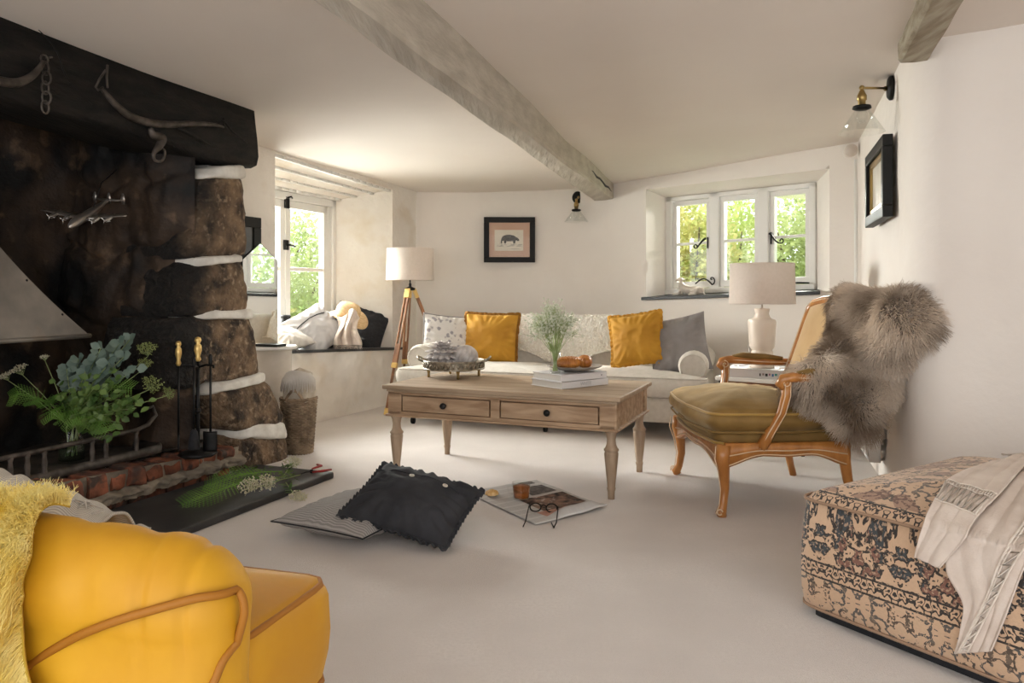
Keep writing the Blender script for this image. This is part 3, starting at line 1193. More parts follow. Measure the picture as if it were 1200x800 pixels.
def fp(px, z, off):
    r = Vector(((px - 600) / FPX, 1, 0))
    p0 = FP0 + FU * off
    t = p0.dot(FU) / r.dot(FU)
    return Vector((r.x * t, t, z))


aR = (fp(190, 0, -.12) - FP0).dot(FV)
aT = (fp(160, 0, -.12) - FP0).dot(FV)
base = [fr(-2.0, -.10, zb0 + .018), fr(aR - .04, -.10, zb0 + .018), fr(aR, -.14, zb0 + .018), fr(aR, -.30, zb0 + .018)]
mb = MB(); mb.tube(base, .018, 8, squash=1.3); wpart('base_rail', mb, MT['rust'], FD)
mb = MB()
top = [fr(-2.0, -.10, zb0 + .135), fr(aT - .02, -.10, zb0 + .135)]
pts = top + [fr(aT + .05, -.10, zb0 + .15), fr(aT + .10, -.10, zb0 + .19), fr(aT + .08, -.10, zb0 + .235), fr(aT + .02, -.10, zb0 + .225)]
mb.tube(pts, [.011, .011, .011, .010, .009, .007], 8); wpart('top_rail', mb, MT['rust'], FD)
for px in (12, 32, 52, 108, 124, 160):
    mb = MB()
    p = fp(px, 0, -.10)
    p.z = zb0 + .02
    mb.lathe([(.010, 0), (.014, .01), (.010, .03), (.012, .06), (.008, .09), (.012, .105), (.010, .115)], 10, M=Matrix.Translation(p))
    wpart('baluster', mb, MT['rust'], FD)

# ------------------------------------------------------------------ harness irons on the lintel
HM = thing('harness_hame', 'curved iron harness hame with short chain, at the end of the lintel nearest the hood', 'horse tack', onface(20, 95, .05), group=None)
mb = MB()
mb.tube(spl([onface(x, y, .075) for x, y in ((-70, 70), (-30, 88), (0, 95), (20, 97), (36, 90), (46, 80), (51, 72))]), splr([.012, .016, .019, .018, .015, .012, .009]), 8)
wpart('bow', mb, MT['rust'], HM)
mb = MB()
cc = onface(52, 69, .07)
mb.tube([cc + FV * (.016 * cos(q)) + Vector((0, 0, .016 * sin(q))) for q in [k * pi / 5 for k in range(10)]], .004, 6, closed=True)
mb.tube([onface(54, 68, .04), onface(61, 67, .085)], .004, 6)
wpart('hook', mb, MT['rust'], HM)
for k in range(5):
    mb = MB()
    p = onface(53 + (k % 2) * 1.5, 80 + k * 11.4, .072)
    ax = FV if k % 2 == 0 else (FV * .6 + FU * .8)
    mb.tube([p + ax * (.016 * cos(q)) + Vector((0, 0, .026 * sin(q))) for q in [j * pi / 6 for j in range(12)]], .0042, 6, closed=True)
    wpart('chain_link', mb, MT['rust'], HM)

HN = thing('harness_hame', 'long curved harness hame with twisted hook, right end of the lintel', 'horse tack', onface(190, 140, .05))
mb = MB()
mb.tube(spl([onface(x, y, .072) for x, y in ((119, 104), (126, 112), (138, 125), (153, 136), (172, 143), (195, 146), (225, 145), (250, 146), (262, 149))]),
        splr([.008, .012, .015, .018, .019, .018, .014, .010, .006]), 8)
wpart('bow', mb, MT['old_brass'] if False else MT['rust'], HN)
mb = MB()
mb.tube([onface(x, y, .06) for x, y in ((126, 76), (125, 90), (126, 103))], .005, 6)
mb.tube([onface(x, y, .07) for x, y in ((124, 82), (117, 92), (112, 102), (115, 106), (121, 102))], .005, 6)
wpart('hook', mb, MT['rust'], HN)
mb = MB()
mb.tube(spl([onface(x, y, .075) for x, y in ((176, 150), (180, 158), (190, 162), (186, 172), (180, 180), (182, 188), (190, 188), (193, 178), (188, 172))]),
        splr([.010, .020, .022, .018, .009, .007, .007, .007, .006]), 8)
wpart('twisted_hook', mb, MT['rust'], HN)
mb = MB()
mb.tube([onface(x, y, .07) for x, y in ((208, 150), (222, 156), (236, 165), (247, 171))], [.008, .014, .013, .006], 8, squash=.6)
mb.tube([onface(x, y, .07) for x, y in ((240, 150), (262, 141), (272, 154), (290, 168))], [.003, .006, .005, .003], 6)
mb.tube([onface(262, y, .065) for y in (138, 150)], .005, 6)
wpart('peg', mb, MT['soot_oak'], HN)

# ------------------------------------------------------------------ model aircraft hung in the recess
MT['pewter'] = mat('pewter', (.40, .36, .32), (.55, .50, .45), scale=12, rough=.35, metal=.85)
AC = P(102, 252, 3.70)
fwd = Vector((-.10, -.82, -.42)).normalized()
rt = Vector((-1, .06, .06)); rt = (rt - fwd * rt.dot(fwd)).normalized()
upv = rt.cross(fwd).normalized()
AM = basis(AC, rt, fwd, upv)
AP = thing('model_aircraft', 'silvery metal model of a four engined propeller aircraft in the sooty recess', 'model plane', M=AM)
mb = MB()
mb.tube([(0, -.20, .012), (0, -.15, .010), (0, -.05, 0), (0, .05, 0), (0, .10, 0), (0, .13, -.004), (0, .145, -.006)], [.004, .010, .021, .024, .022, .014, .003], 14)
obj('fuselage', mb, MT['pewter'], AP)
for sg in (-1, 1):
    mb = MB()
    up_, dn = [], []
    for t_ in (0, .33, .66, .92, 1):
        x = sg * (.012 + .205 * t_)
        ch = lerp(.075, .028, t_) * (1 if t_ < 1 else .5)
        y0 = .045 - .018 * t_
        z = -.006 + .026 * t_
        up_.append([(x, y0, z), (x, y0 - ch * .3, z + .006 * (1 - t_ * .6)), (x, y0 - ch, z), (x, y0 - ch * .3, z - .005 * (1 - t_ * .6))])
    fl = [p for r in up_ for p in r]
    fs = []
    for i in range(4):
        for j in range(4):
            fs.append((i * 4 + j, i * 4 + (j + 1) % 4, (i + 1) * 4 + (j + 1) % 4, (i + 1) * 4 + j))
    fs += [(0, 1, 2, 3), (16, 17, 18, 19)]
    mb.add(fl, fs)
    obj('wing', mb, MT['pewter'], AP)
    for e_ in (.30, .62):
        x = sg * (.012 + .205 * e_)
        mb = MB()
        z = -.006 + .026 * e_
        mb.tube([(x, -.01, z), (x, .03, z - .002), (x, .065, z - .002), (x, .075, z - .002)], [.004, .0095, .010, .004], 10)
        en = obj('engine', mb, MT['pewter'], AP)
        mb = MB()
        for b_ in range(3):
            th = b_ * 2 * pi / 3 + .4 + e_
            dx, dz_ = cos(th), sin(th)
            mb.tube([(x, .077, z), (x + .012 * dx, .077, z + .012 * dz_), (x + .030 * dx, .078, z + .030 * dz_)], [.003, .0045, .0025], 6, squash=.5)
        mb.ball((x, .079, z), .004, 8, 6)
        obj('propeller', mb, MT['chrome'], en)
mb = MB()
mb.tube([(-.075, -.19, .012), (-.04, -.185, .012), (0, -.18, .014), (.04, -.185, .012), (.075, -.19, .012)], [.006, .012, .015, .012, .006], 8, squash=.25)
obj('tailplane', mb, MT['pewter'], AP)
for x in (-.075, 0, .075):
    mb = MB()
    mb.tube([(x, -.185, -.008), (x, -.19, .018), (x, -.20, .044)], [.008, .012, .005], 8, squash=.3)
    obj('tail_fin', mb, MT['pewter'], AP)
mb = MB()
mb.tube([(0, -.06, .018), (0, -.16, .11), (.0, -.30, .13)], .003, 6)
obj('bracket', mb, MT['iron'], AP)

# ------------------------------------------------------------------ fireside tools
ST = thing('fireside_stand', 'black iron companion stand at the foot of the stone jamb', 'fire tools', fp(232, .172, .075))
sb = XF[ST.name].to_translation()


def sp(px, y):
    """a point above the stand at its distance"""
    return P(px, y, sb.y)


mb = MB()
mb.lathe([(.0, 0), (.085, 0), (.095, .008), (.09, .02), (.05, .03), (.025, .04), (0, .042)], 8, M=Matrix.Rotation(.4, 4, 'Z'))
obj('base', mb, MT['iron'], ST)
ht = (sp(226, 428) - sb).z
mb = MB()
mb.tube([(0, 0, .03), (0, 0, ht * .5), (0, 0, ht)], [.010, .0085, .009], 10)
mb.lathe([(.012, ht * .5 - .012), (.016, ht * .5), (.012, ht * .5 + .012)], 10)
mb.tube([(0, 0, ht), (0, 0, ht + .10)], .008, 8)
obj('post', mb, MT['iron'], ST)
mb = MB()
mb.lathe([(.008, ht + .02), (.016, ht + .03), (.010, ht + .045), (.019, ht + .075), (.017, ht + .10), (.009, ht + .11), (.017, ht + .125), (.013, ht + .14), (0, ht + .145)], 12)
obj('brass_finial', mb, MT['brass'], ST)['label'] = 'polished brass finial'
mb = MB()
for sg in (-1, 1):
    mb.tube([(0, 0, ht - .01), (sg * .045, -.01, ht + .004), (sg * .085, -.012, ht), (sg * .092, -.035, ht - .006)], .006, 6)
mb.tube([(0, 0, ht - .01), (.01, -.05, ht), (.012, -.09, ht + .006)], .006, 6)
obj('crossbar', mb, MT['iron'], ST)
for nm, px, dx, dy, lab, ytop in (('fire_poker', 209, -.085, -.03, 'brass handled poker on the near left hook of the iron stand', 404),
                                  ('fire_shovel', 243, .075, -.03, 'dark fire shovel hanging from the right hook of the iron stand', 428),
                                  ('fire_brush', 236, .015, -.085, 'hearth brush hanging in front of the iron stand post', 430)):
    T_ = thing(nm, lab, 'fire tool', sb + Vector((dx, dy, .05)))
    h0 = ht - .05
    mb = MB()
    mb.tube([(0, 0, .06), (0, 0, h0 + .02)], [.006, .006], 8)
    obj('shaft', mb, MT['iron'], T_)
    mb = MB()
    if nm == 'fire_poker':
        mb.lathe([(.007, h0), (.014, h0 + .012), (.009, h0 + .03), (.016, h0 + .06), (.015, h0 + .085), (.008, h0 + .095), (.015, h0 + .108), (.011, h0 + .122), (0, h0 + .126)], 12)
        obj('brass_handle', mb, MT['brass'], T_)['label'] = 'polished brass handle'
        mb = MB()
        mb.tube([(0, 0, .07), (0, 0, .0), (0, -.0, -.02)], [.006, .006, .001], 8)
        obj('tip', mb, MT['iron'], T_)
    elif nm == 'fire_shovel':
        mb.lathe([(.006, h0), (.010, h0 + .015), (.010, h0 + .05), (.005, h0 + .06)], 10)
        obj('handle', mb, MT['iron'], T_)
        mb = MB()
        mb.grid(lambda u, v: Vector(((u - .5) * .07 * (1 - .25 * v * 0), -.012 * cos((u - .5) * pi) - .004, .08 - .10 * v)), 8, 8)
        obj('blade', mb, MT['iron'], T_, solid=.003)
    else:
        mb.lathe([(.006, h0), (.009, h0 + .015), (.009, h0 + .04), (.004, h0 + .05)], 10)
        obj('handle', mb, MT['iron'], T_)
        mb = MB()
        mb.lathe([(.008, .10), (.018, .085), (.026, .03), (.028, .0)], 12)
        obj('bristles', mb, MT['black_cloth'], T_)
# ------------------------------------------------------------------ soft furnishing helpers


def round_poly(pts, r, n=6):
    """plan outline with rounded corners; r a number or one per corner"""
    out = []
    k = len(pts)
    for i in range(k):
        p = Vector((*pts[i], 0)); a = Vector((*pts[i - 1], 0)); b = Vector((*pts[(i + 1) % k], 0))
        ri = r[i] if hasattr(r, '__len__') else r
        da, db = (a - p), (b - p)
        ri = min(ri, da.length * .49, db.length * .49)
        s, e = p + da.normalized() * ri, p + db.normalized() * ri
        for j in range(n + 1):
            t = j / n
            q = s * (1 - t) ** 2 + p * 2 * t * (1 - t) + e * t * t
            out.append((q.x, q.y))
    # resample evenly so that rings stay regular
    pts2 = [Vector((*q, 0)) for q in out]
    L = [0]
    for i in range(len(pts2)):
        L.append(L[-1] + (pts2[(i + 1) % len(pts2)] - pts2[i]).length)
    m = max(48, int(L[-1] / .03))
    res, j = [], 0
    for i in range(m):
        d = L[-1] * i / m
        while L[j + 1] < d:
            j += 1
        f = (d - L[j]) / max(L[j + 1] - L[j], 1e-9)
        q = pts2[j].lerp(pts2[(j + 1) % len(pts2)], f)
        res.append((q.x, q.y))
    return res


def offset(out, d):
    k = len(out)
    res = []
    for i in range(k):
        a, b = Vector((*out[i - 1], 0)), Vector((*out[(i + 1) % k], 0))
        t = (b - a).normalized()
        res.append((out[i][0] + t.y * d, out[i][1] - t.x * d))
    return res


def pad(mb, out, z0, z1, r=.03, crown=.03, bulge=.012, wr=0.0, seed=0, m=0, M=None, ztop=None, bottom=True):
    """an upholstered block over a plan outline (counter clockwise), domed on top"""
    n = len(out)
    cx, cy = sum(p[0] for p in out) / n, sum(p[1] for p in out) / n
    zf = ztop or (lambda x, y: 0.0)
    rings = []
    h = z1 - z0
    for off, z in ((-r, z0), (-r * .35, z0 + r * .25), (0, z0 + r * .8), (bulge * .8, z0 + h * .35), (bulge, z0 + h * .55), (bulge * .7, z1 - r * 1.1), (0, z1 - r * .5), (-r * .4, z1 - r * .1)):
        rings.append([(x, y, z + (zf(x, y) if z > z0 + h * .4 else 0)) for x, y in offset(out, off)])
    ins = offset(out, -r)
    for f in (1, .93, .84, .72, .58, .44, .3, .15):
        rings.append([(cx + (x - cx) * f, cy + (y - cy) * f, z1 + crown * (1 - f ** 2.4) + zf(cx + (x - cx) * f, cy + (y - cy) * f)) for x, y in ins])
    vs = []
    for k, rg in enumerate(rings):
        for x, y, z in rg:
            w = wr * (nz((x * 7, y * 7, z * 7), 1, seed) + .5 * nz((x * 19, y * 19, z * 9), 1, seed)) if wr else 0
            d = Vector((x - cx, y - cy, 0))
            if d.length > 1e-6:
                d.normalize()
            vs.append(Vector((x, y, z + (w if k > 7 else 0))) + (d * w if k <= 7 else Vector()))
    vs.append(Vector((cx, cy, z1 + crown + zf(cx, cy))))
    fs = []
    for k in range(len(rings) - 1):
        for i in range(n):
            fs.append((k * n + i, k * n + (i + 1) % n, (k + 1) * n + (i + 1) % n, (k + 1) * n + i))
    l = (len(rings) - 1) * n
    fs += [(l + i, l + (i + 1) % n, len(vs) - 1) for i in range(n)]
    if bottom:
        fs.append(tuple(reversed(range(n))))
    mb.add(vs, fs, m, True, M)


def piping(out, z, off, r=.006, zf=None):
    mb = MB()
    mb.tube([(x, y, z + (zf(x, y) if zf else 0)) for x, y in offset(out, off)], r, 6, closed=True)
    return mb


def pillow_fn(w, h, t, conc=.06, seed=0, wr=.008, slump=0.0):
    def fn(u, v, side):
        x = w / 2 * u * (1 - conc * (1 - v * v))
        y = h / 2 * v * (1 - conc * (1 - u * u))
        k = max(0.0, (1 - abs(u) ** 2.3)) * max(0.0, (1 - abs(v) ** 2.3))
        z = t / 2 * k ** .55
        if slump:
            z *= 1 - slump * v
        wn = wr * (nz((u * 2.3, v * 2.3, side), 1.2, seed) + .7 * nz((u * 5, v * 5, side * 2), 1.2, seed + 9)) * min(1, k * 5)
        edge = max(abs(u), abs(v))
        ang = math.atan2(v, u)
        wn += wr * .8 * sin(ang * 22 + seed + 3 * nz((u * 2, v * 2, 0), 1, seed)) * sstep(.45, .85, edge) * (1 - sstep(.93, 1, edge))
        return Vector((x, y, side * (z + wn)))
    return fn


def pillow_mb(w, h, t, n=34, **k):
    f = pillow_fn(w, h, t, **k)
    mb = MB()
    mb.grid(lambda u, v: f(2 * u - 1, 2 * v - 1, 1), n, n)
    mb.grid(lambda u, v: f(1 - 2 * u, 2 * v - 1, -1), n, n, uvfn=lambda u, v: (1 - u, v))
    return mb


def border(w, h, conc, n=30):
    pts = []
    for e in range(4):
        for i in range(n):
            q = -1 + 2 * i / n
            u, v = ((q, -1), (1, q), (-q, 1), (-1, -q))[e]
            pts.append(Vector((w / 2 * u * (1 - conc * (1 - v * v)), h / 2 * v * (1 - conc * (1 - u * u)), 0)))
    return pts


def ruffle(w, h, conc, wid, amp, freq, seed=0, n=90):
    """a gathered edging round a cushion"""
    b = border(w, h, conc, n)
    c = len(b)
    mb = MB()

    def fn(u, v):
        i = round(u * c) % c
        p, q = b[i - 1], b[(i + 1) % c]
        t = (q - p).normalized()
        o = Vector((t.y, -t.x, 0))
        ph = u * freq * 2 * pi
        ww = wid * (1 + .25 * nz((u * 40, 0, seed)))
        return b[i] + o * (ww * v - .004) + Vector((0, 0, amp * v * sin(ph + 1.5 * nz((u * 30, seed, 0)))))
    mb.grid(fn, c, 4, cu=True)
    return mb


MT['sofa_linen'] = mat('sofa_linen', (.60, .555, .49), (.66, .615, .55), scale=30, rough=.95, bump=.5, bscale=160, bdist=.002, sheen=.2)
MT['mustard'] = mat('mustard_velvet', (.42, .19, .008), (.56, .28, .02), scale=5, rough=.75, bump=.25, bscale=14, bdist=.006, sheen=.6, sheen_tint=(1, .75, .3))
MT['mustard_trim'] = mat('mustard_trim', (.26, .11, .008), rough=.85)
MT['grey_linen'] = mat('grey_linen', (.23, .21, .205), (.29, .27, .265), scale=9, rough=.95, bump=.3, bscale=120, bdist=.002)
MT['oat_linen'] = mat('oat_linen', (.54, .50, .455), (.61, .575, .53), scale=12, rough=.95, bump=.3, bscale=140, bdist=.002)
MT['pale_grey'] = mat('pale_grey_linen', (.46, .445, .45), (.53, .515, .515), scale=12, rough=.95, bump=.3, bscale=140, bdist=.002)
MT['charcoal'] = mat('charcoal_linen', (.020, .021, .026), (.038, .039, .046), scale=9, rough=.9, bump=.4, bscale=30, bdist=.004)
MT['fleece'] = mat('cream_fleece', (.80, .74, .64), (.90, .86, .78), scale=60, rough=.95, bump=1.0, bscale=75, bdist=.02)
MT['table_wood'] = mat('weathered_oak', (.31, .19, .108), (.50, .345, .22), scale=3.2, stretch=(1.2, 9, 9), distort=.8, rough=.62, bump=.3, bscale=10, bstretch=(1.5, 14, 14), bdist=.004)
MT['table_leg'] = mat('weathered_oak_leg', (.30, .205, .13), (.47, .345, .24), scale=3.2, stretch=(9, 9, 1.0), rough=.62, bump=.3, bscale=10, bstretch=(14, 14, 1.5), bdist=.003)
MT['table_top'] = mat('weathered_oak_top', (.34, .24, .155), (.47, .35, .24), scale=3, stretch=(1.0, 10, 1), rough=.5, bump=.25, bscale=8, bstretch=(1.5, 18, 1), bdist=.003)
MT['shade'] = mat('lamp_shade_linen', (.84, .765, .695), (.88, .80, .735), scale=60, rough=.95, bump=.2, bscale=250, bdist=.001, transl=.45)


def floral(name):
    m = bpy.data.materials.new(name)
    m.use_nodes = True
    N, L = m.node_tree.nodes, m.node_tree.links
    b = N['Principled BSDF']; b.inputs['Roughness'].default_value = .95
    tc = N.new('ShaderNodeTexCoord')
    vo = N.new('ShaderNodeTexVoronoi'); vo.inputs['Scale'].default_value = 9
    no = N.new('ShaderNodeTexNoise'); no.inputs['Scale'].default_value = 16; no.inputs['Detail'].default_value = 4
    L.new(tc.outputs['UV'], vo.inputs['Vector']); L.new(tc.outputs['UV'], no.inputs['Vector'])
    mu = N.new('ShaderNodeMath'); mu.operation = 'MULTIPLY'
    L.new(vo.outputs['Distance'], mu.inputs[0]); L.new(no.outputs[0], mu.inputs[1])
    cr = N.new('ShaderNodeValToRGB')
    e = cr.color_ramp.elements
    e[0].position, e[0].color = .12, (.33, .31, .33, 1)
    e[1].position, e[1].color = .20, (.74, .71, .68, 1)
    L.new(mu.outputs[0], cr.inputs[0]); L.new(cr.outputs[0], b.inputs['Base Color'])
    return m


def striped(name, c1, c2, freq, axis=0, coords='UV', rough=.95, width=.5):
    m = bpy.data.materials.new(name)
    m.use_nodes = True
    N, L = m.node_tree.nodes, m.node_tree.links
    b = N['Principled BSDF']; b.inputs['Roughness'].default_value = rough
    tc = N.new('ShaderNodeTexCoord')
    sx = N.new('ShaderNodeSeparateXYZ'); L.new(tc.outputs[coords], sx.inputs[0])
    mu = N.new('ShaderNodeMath'); mu.operation = 'MULTIPLY'; mu.inputs[1].default_value = freq
    L.new(sx.outputs[axis], mu.inputs[0])
    fr_ = N.new('ShaderNodeMath'); fr_.operation = 'FRACT'; L.new(mu.outputs[0], fr_.inputs[0])
    gt = N.new('ShaderNodeMath'); gt.operation = 'GREATER_THAN'; gt.inputs[1].default_value = width
    L.new(fr_.outputs[0], gt.inputs[0])
    mx = N.new('ShaderNodeMix'); mx.data_type = 'RGBA'
    mx.inputs[6].default_value = (*c1, 1); mx.inputs[7].default_value = (*c2, 1)
    L.new(gt.outputs[0], mx.inputs[0]); L.new(mx.outputs[2], b.inputs['Base Color'])
    return m


MT['floral'] = floral('faded_floral_cotton')
MT['ticking'] = striped('grey_ticking', (.27, .255, .25), (.42, .40, .385), 46, 1)

# ------------------------------------------------------------------ sofa
SU = Vector((.946, -.325, 0)).normalized()
SM = basis((-.87, 5.68, 0), SU, (-SU.y, SU.x, 0), (0, 0, 1))
SOFA = thing('sofa', 'long pale linen two seat sofa with rolled arms below the back wall', 'sofa', M=SM)
W_ = 2.28
lin = MT['sofa_linen']
mb = MB()
pad(mb, round_poly([(.05, .06), (W_ - .05, .06), (W_ - .05, .88), (.05, .88)], .03), .115, .285, .012, 0, .004)
obj('base', mb, lin, SOFA)
for x0, x1, sg in ((.0, W_ / 2 - .004, -1), (W_ / 2 + .004, W_ - .02, 1)):
    if sg < 0:
        o = [(x0, 0), (x1, 0), (x1, .66), (x0 + .17, .66), (x0 + .17, .15), (x0, .15)]
        rr = [.05, .03, .03, .03, .01, .03]
    else:
        o = [(x0, 0), (x1, 0), (x1, .15), (x1 - .17, .15), (x1 - .17, .66), (x0, .66)]
        rr = [.03, .05, .03, .01, .03, .03]
    rp = round_poly(o, rr)
    mb = MB()
    pad(mb, rp, .29, .425, .025, .035, .012, .006, 3 + sg)
    sc = obj('seat_cushion', mb, lin, SOFA)
    mb = piping(rp, .42, -.004)
    obj('piping', mb, lin, sc)


def roll_arm(mb, x, sg, y0, y1, z0, zt, w, r, m=0):
    """rolled arm: outer side at x, sg the outward direction"""
    ring = []
    cz = zt - r
    for q in np.linspace(-pi * .30, pi * 1.02, 16):
        ring.append((x - sg * (w * .5) + sg * (r * 1.02) * cos(q), cz + r * sin(q)))
    ring = [(x, z0), (x, lerp(z0, cz, .6)), (x - sg * .008, cz - r * .9)] + ring + [(x - sg * w, cz - r * .6), (x - sg * w, z0)]
    n = len(ring)
    cxm, czm = sum(p[0] for p in ring) / n, sum(p[1] for p in ring) / n
    vs, fs = [], []
    steps = [(y0 + .0, .86), (y0 + .004, .90), (y0 + .016, .965), (y0 + .04, 1.0)] + [(lerp(y0 + .1, y1, t), 1.0) for t in (0, .2, .4, .6, .8, 1)]
    for y, k in steps:
        for px_, pz_ in ring:
            zz = czm + (pz_ - czm) * k if pz_ > z0 + .01 else pz_
            vs.append((cxm + (px_ - cxm) * k, y + .004 * nz((px_ * 9, y * 7, pz_ * 9)), zz + .004 * nz((px_ * 6, y * 9, pz_ * 6), 1, 3)))
    for i in range(len(steps) - 1):
        for j in range(n):
            fs.append((i * n + j, i * n + (j + 1) % n, (i + 1) * n + (j + 1) % n, (i + 1) * n + j))
    mb.add(vs, fs, m)
    mb.add(vs[:n], [tuple(range(n))], m, False)
    mb.add(vs[-n:], [tuple(reversed(range(n)))], m, False)
    return [(cxm + (a - cxm) * .83, y0 - .002, czm + (b - czm) * .83) for a, b in ring]


for x, sg in ((.035, -1), (W_ - .035, 1)):
    mb = MB()
    rg = roll_arm(mb, x, sg, .135, .86, .115, .595, .175, .10)
    ar = obj('arm', mb, lin, SOFA)
    mb = MB()
    mb.tube(rg[1:-1], .006, 6)
    obj('piping', mb, lin, ar)
mb = MB()


def backr(u, v):
    prof = [(.62, .30), (.625, .42), (.66, .60), (.70, .72), (.745, .765), (.80, .768), (.86, .73), (.89, .60), (.90, .30), (.90, .115)]
    y, z = prof[round(v * 9)]
    x = lerp(.11, W_ - .11, u)
    e = min(u, 1 - u) * (W_ - .22)
    k = 1 - max(0, (.07 - e) / .07) ** 2 if e < .07 else 1
    z = .30 + (z - .30) * (1 - .12 * (1 - k)) if z > .3 else z
    y = .76 + (y - .76) * (.55 + .45 * sqrt(max(k, 0)))
    return Vector((x, y + .008 * nz((x * 5, z * 5, 1)), z + .01 * nz((x * 4, y * 5, 2)) * (z > .5)))


mb.grid(backr, 60, 10)
for s in (0, 1):
    mb.add([backr(s, j / 9) for j in range(10)], [tuple(range(10))])
obj('backrest', mb, lin, SOFA)
leg0 = None
for x in (.10, W_ / 2, W_ - .12):
    for y in (.09, .82):
        mb = MB()
        mb.lathe([(.014, .115), (.022, .10), (.026, .085), (.018, .06)], 12)
        mb.tube([(-.010, 0, .028), (.010, 0, .028)], .028, 14)
        mb.box((0, 0, .055), (.034, .012, .03))
        mb.v = [p + Vector((x, y, 0)) for p in mb.v]
        obj('caster_leg', mb, MT['black'], SOFA)


def cushion(name, label, w, h, t, M, m, seed, conc=.06, trim=None, group=None, cat='cushion', ruf=None, wr=.008, slump=0.0, solidr=.006):
    T_ = thing(name, label, cat, M=M, group=group)
    obj('cover', pillow_mb(w, h, t, seed=seed, conc=conc, wr=wr, slump=slump), m, T_)
    if trim is not None:
        mb = MB()
        b = border(w, h, conc)
        mb.tube(b, solidr, 6, closed=True)
        obj('piping', mb, trim, T_)
    if ruf:
        obj('fringe', ruffle(w, h, conc, *ruf, seed=seed), trim, T_, solid=.003)
    return T_


def pose(c, n, roll=0.0):
    return facing(c, n, roll)


sn = Vector((-.325, -.946, 0))     # the way the sofa faces
cushion('throw_cushion', 'white cushion with faded grey flowers at the left end of the pale sofa', .40, .40, .13, pose(P(524, 398, 6.02), (.22, -.93, .22), -.10), MT['floral'], 11, .07, MT['grey_linen'])
cushion('throw_cushion', 'mustard velvet cushion standing upright between floral cushion and vase', .43, .39, .15, pose(P(575, 396, 5.98), (-.20, -.95, .25), -.02), MT['mustard'], 12, .05, MT['mustard_trim'], ruf=(.022, .006, 46))
cushion('throw_cushion', 'plain grey linen cushion against the right arm of the pale sofa', .42, .42, .15, pose(P(795, 404, 5.30), (-.42, -.86, .34), .22), MT['grey_linen'], 14, .07)
cushion('throw_cushion', 'mustard velvet cushion tilted in front of the plain grey cushion', .37, .36, .15, pose(P(746, 397, 5.38), (-.38, -.89, .26), .15), MT['mustard'], 13, .06, MT['mustard'], ruf=(.022, .006, 46))

# sheepskin over the back of the sofa
T_ = thing('sheepskin', 'curly cream sheepskin hanging over the middle of the sofa back', 'sheepskin', SM @ Vector((1.02, .68, .60)))
mb = MB()


def skin(u, v):
    x = lerp(.66, 1.62, u)
    prof = [(.93, .62), (.915, .72), (.85, .775), (.78, .80), (.725, .788), (.68, .70), (.645, .60), (.615, .50), (.60, .44)]
    t = v * 8
    i = min(int(t), 7)
    y, z = lerp(Vector((*prof[i], 0)), Vector((*prof[i + 1], 0)), t - i)[:2]
    low = .44 + .075 * abs(2 * u - .95) + .04 * sin(u * 9)
    z = max(z, low) if v > .5 else z
    p = SM @ Vector((x + .03 * sin(v * 6), y, z))
    return p


def skin2(u, v):
    p = skin(u, v)
    return p + (SM.to_3x3() @ Vector((0, -.6, .6))) * (.016 + .008 * nz(p, 30) + .007 * nz(p, 70))


mb.grid(skin2, 110, 70)
obj('fleece', mb, MT['fleece'], T_, world=True, solid=.012)

# ------------------------------------------------------------------ coffee table
TU = Vector((.924, -.383, 0)).normalized()
TM = basis((.0404, 4.161, 0), TU, (-TU.y, TU.x, 0), (0, 0, 1))
TB = thing('coffee_table', 'weathered oak coffee table with two drawers and turned legs', 'coffee table', M=TM)
wd = MT['table_wood']
mb = MB()
mb.box((0, 0, .485), (1.31, .71, .022))
mb.box((0, 0, .467), (1.275, .675, .016))
obj('table_top', mb, MT['table_top'], TB, bevel=.005)
mb = MB()
y0 = -.3215
mb.box((0, 0, .40), (1.22, .615, .118))
for x, w in ((-.585, .075), (0, .05), (.585, .075)):
    mb.box((x, y0 + .006, .398), (w, .035, .122))
mb.box((0, y0 + .006, .345), (1.245, .035, .024))
mb.box((0, y0 + .006, .452), (1.245, .035, .013))
for sx in (-1, 1):
    mb.box((sx * .615, 0, .398), (.02, .64, .122))
    mb.box((sx * .618, -.30, .398), (.028, .06, .122))
    mb.box((sx * .618, .30, .398), (.028, .06, .122))
obj('apron', mb, wd, TB, bevel=.003)
mb = MB()
mb.box((0, 0, .334), (1.285, .685, .012))
obj('moulding', mb, wd, TB, bevel=.004)
for sx in (-1, 1):
    mb = MB()
    mb.box((sx * .2865, y0 + .003, .4), (.508, .03, .080))
    dr = obj('drawer', mb, wd, TB, bevel=.003)
    mb = MB()
    Mk = Matrix.Translation((sx * .2865, y0 - .012, .402)) @ Matrix.Rotation(pi / 2, 4, 'X')
    mb.lathe([(.010, 0), (.007, .008), (.013, .014), (.017, .020), (.015, .027), (.006, .031), (0, .031)], 16, M=Mk)
    obj('knob', mb, MT['iron'], dr)
prof = [(.016, 0), (.017, .035), (.020, .045), (.021, .052), (.018, .056), (.029, .16), (.034, .215), (.034, .222), (.030, .226), (.036, .234), (.036, .240), (.030, .246), (.023, .262), (.021, .285), (.026, .312), (.031, .322), (.031, .33)]
for sx in (-1, 1):
    for sy in (-1, 1):
        mb = MB()
        mb.lathe(prof, 20)
        mb.v = [p + Vector((sx * .597, sy * .2965, 0)) for p in mb.v]
        obj('leg', mb, MT['table_leg'], TB)

# ------------------------------------------------------------------ on the coffee table
TOPZ = .496


def ttop(px, py, z=TOPZ):
    return FLR(px, py, z)


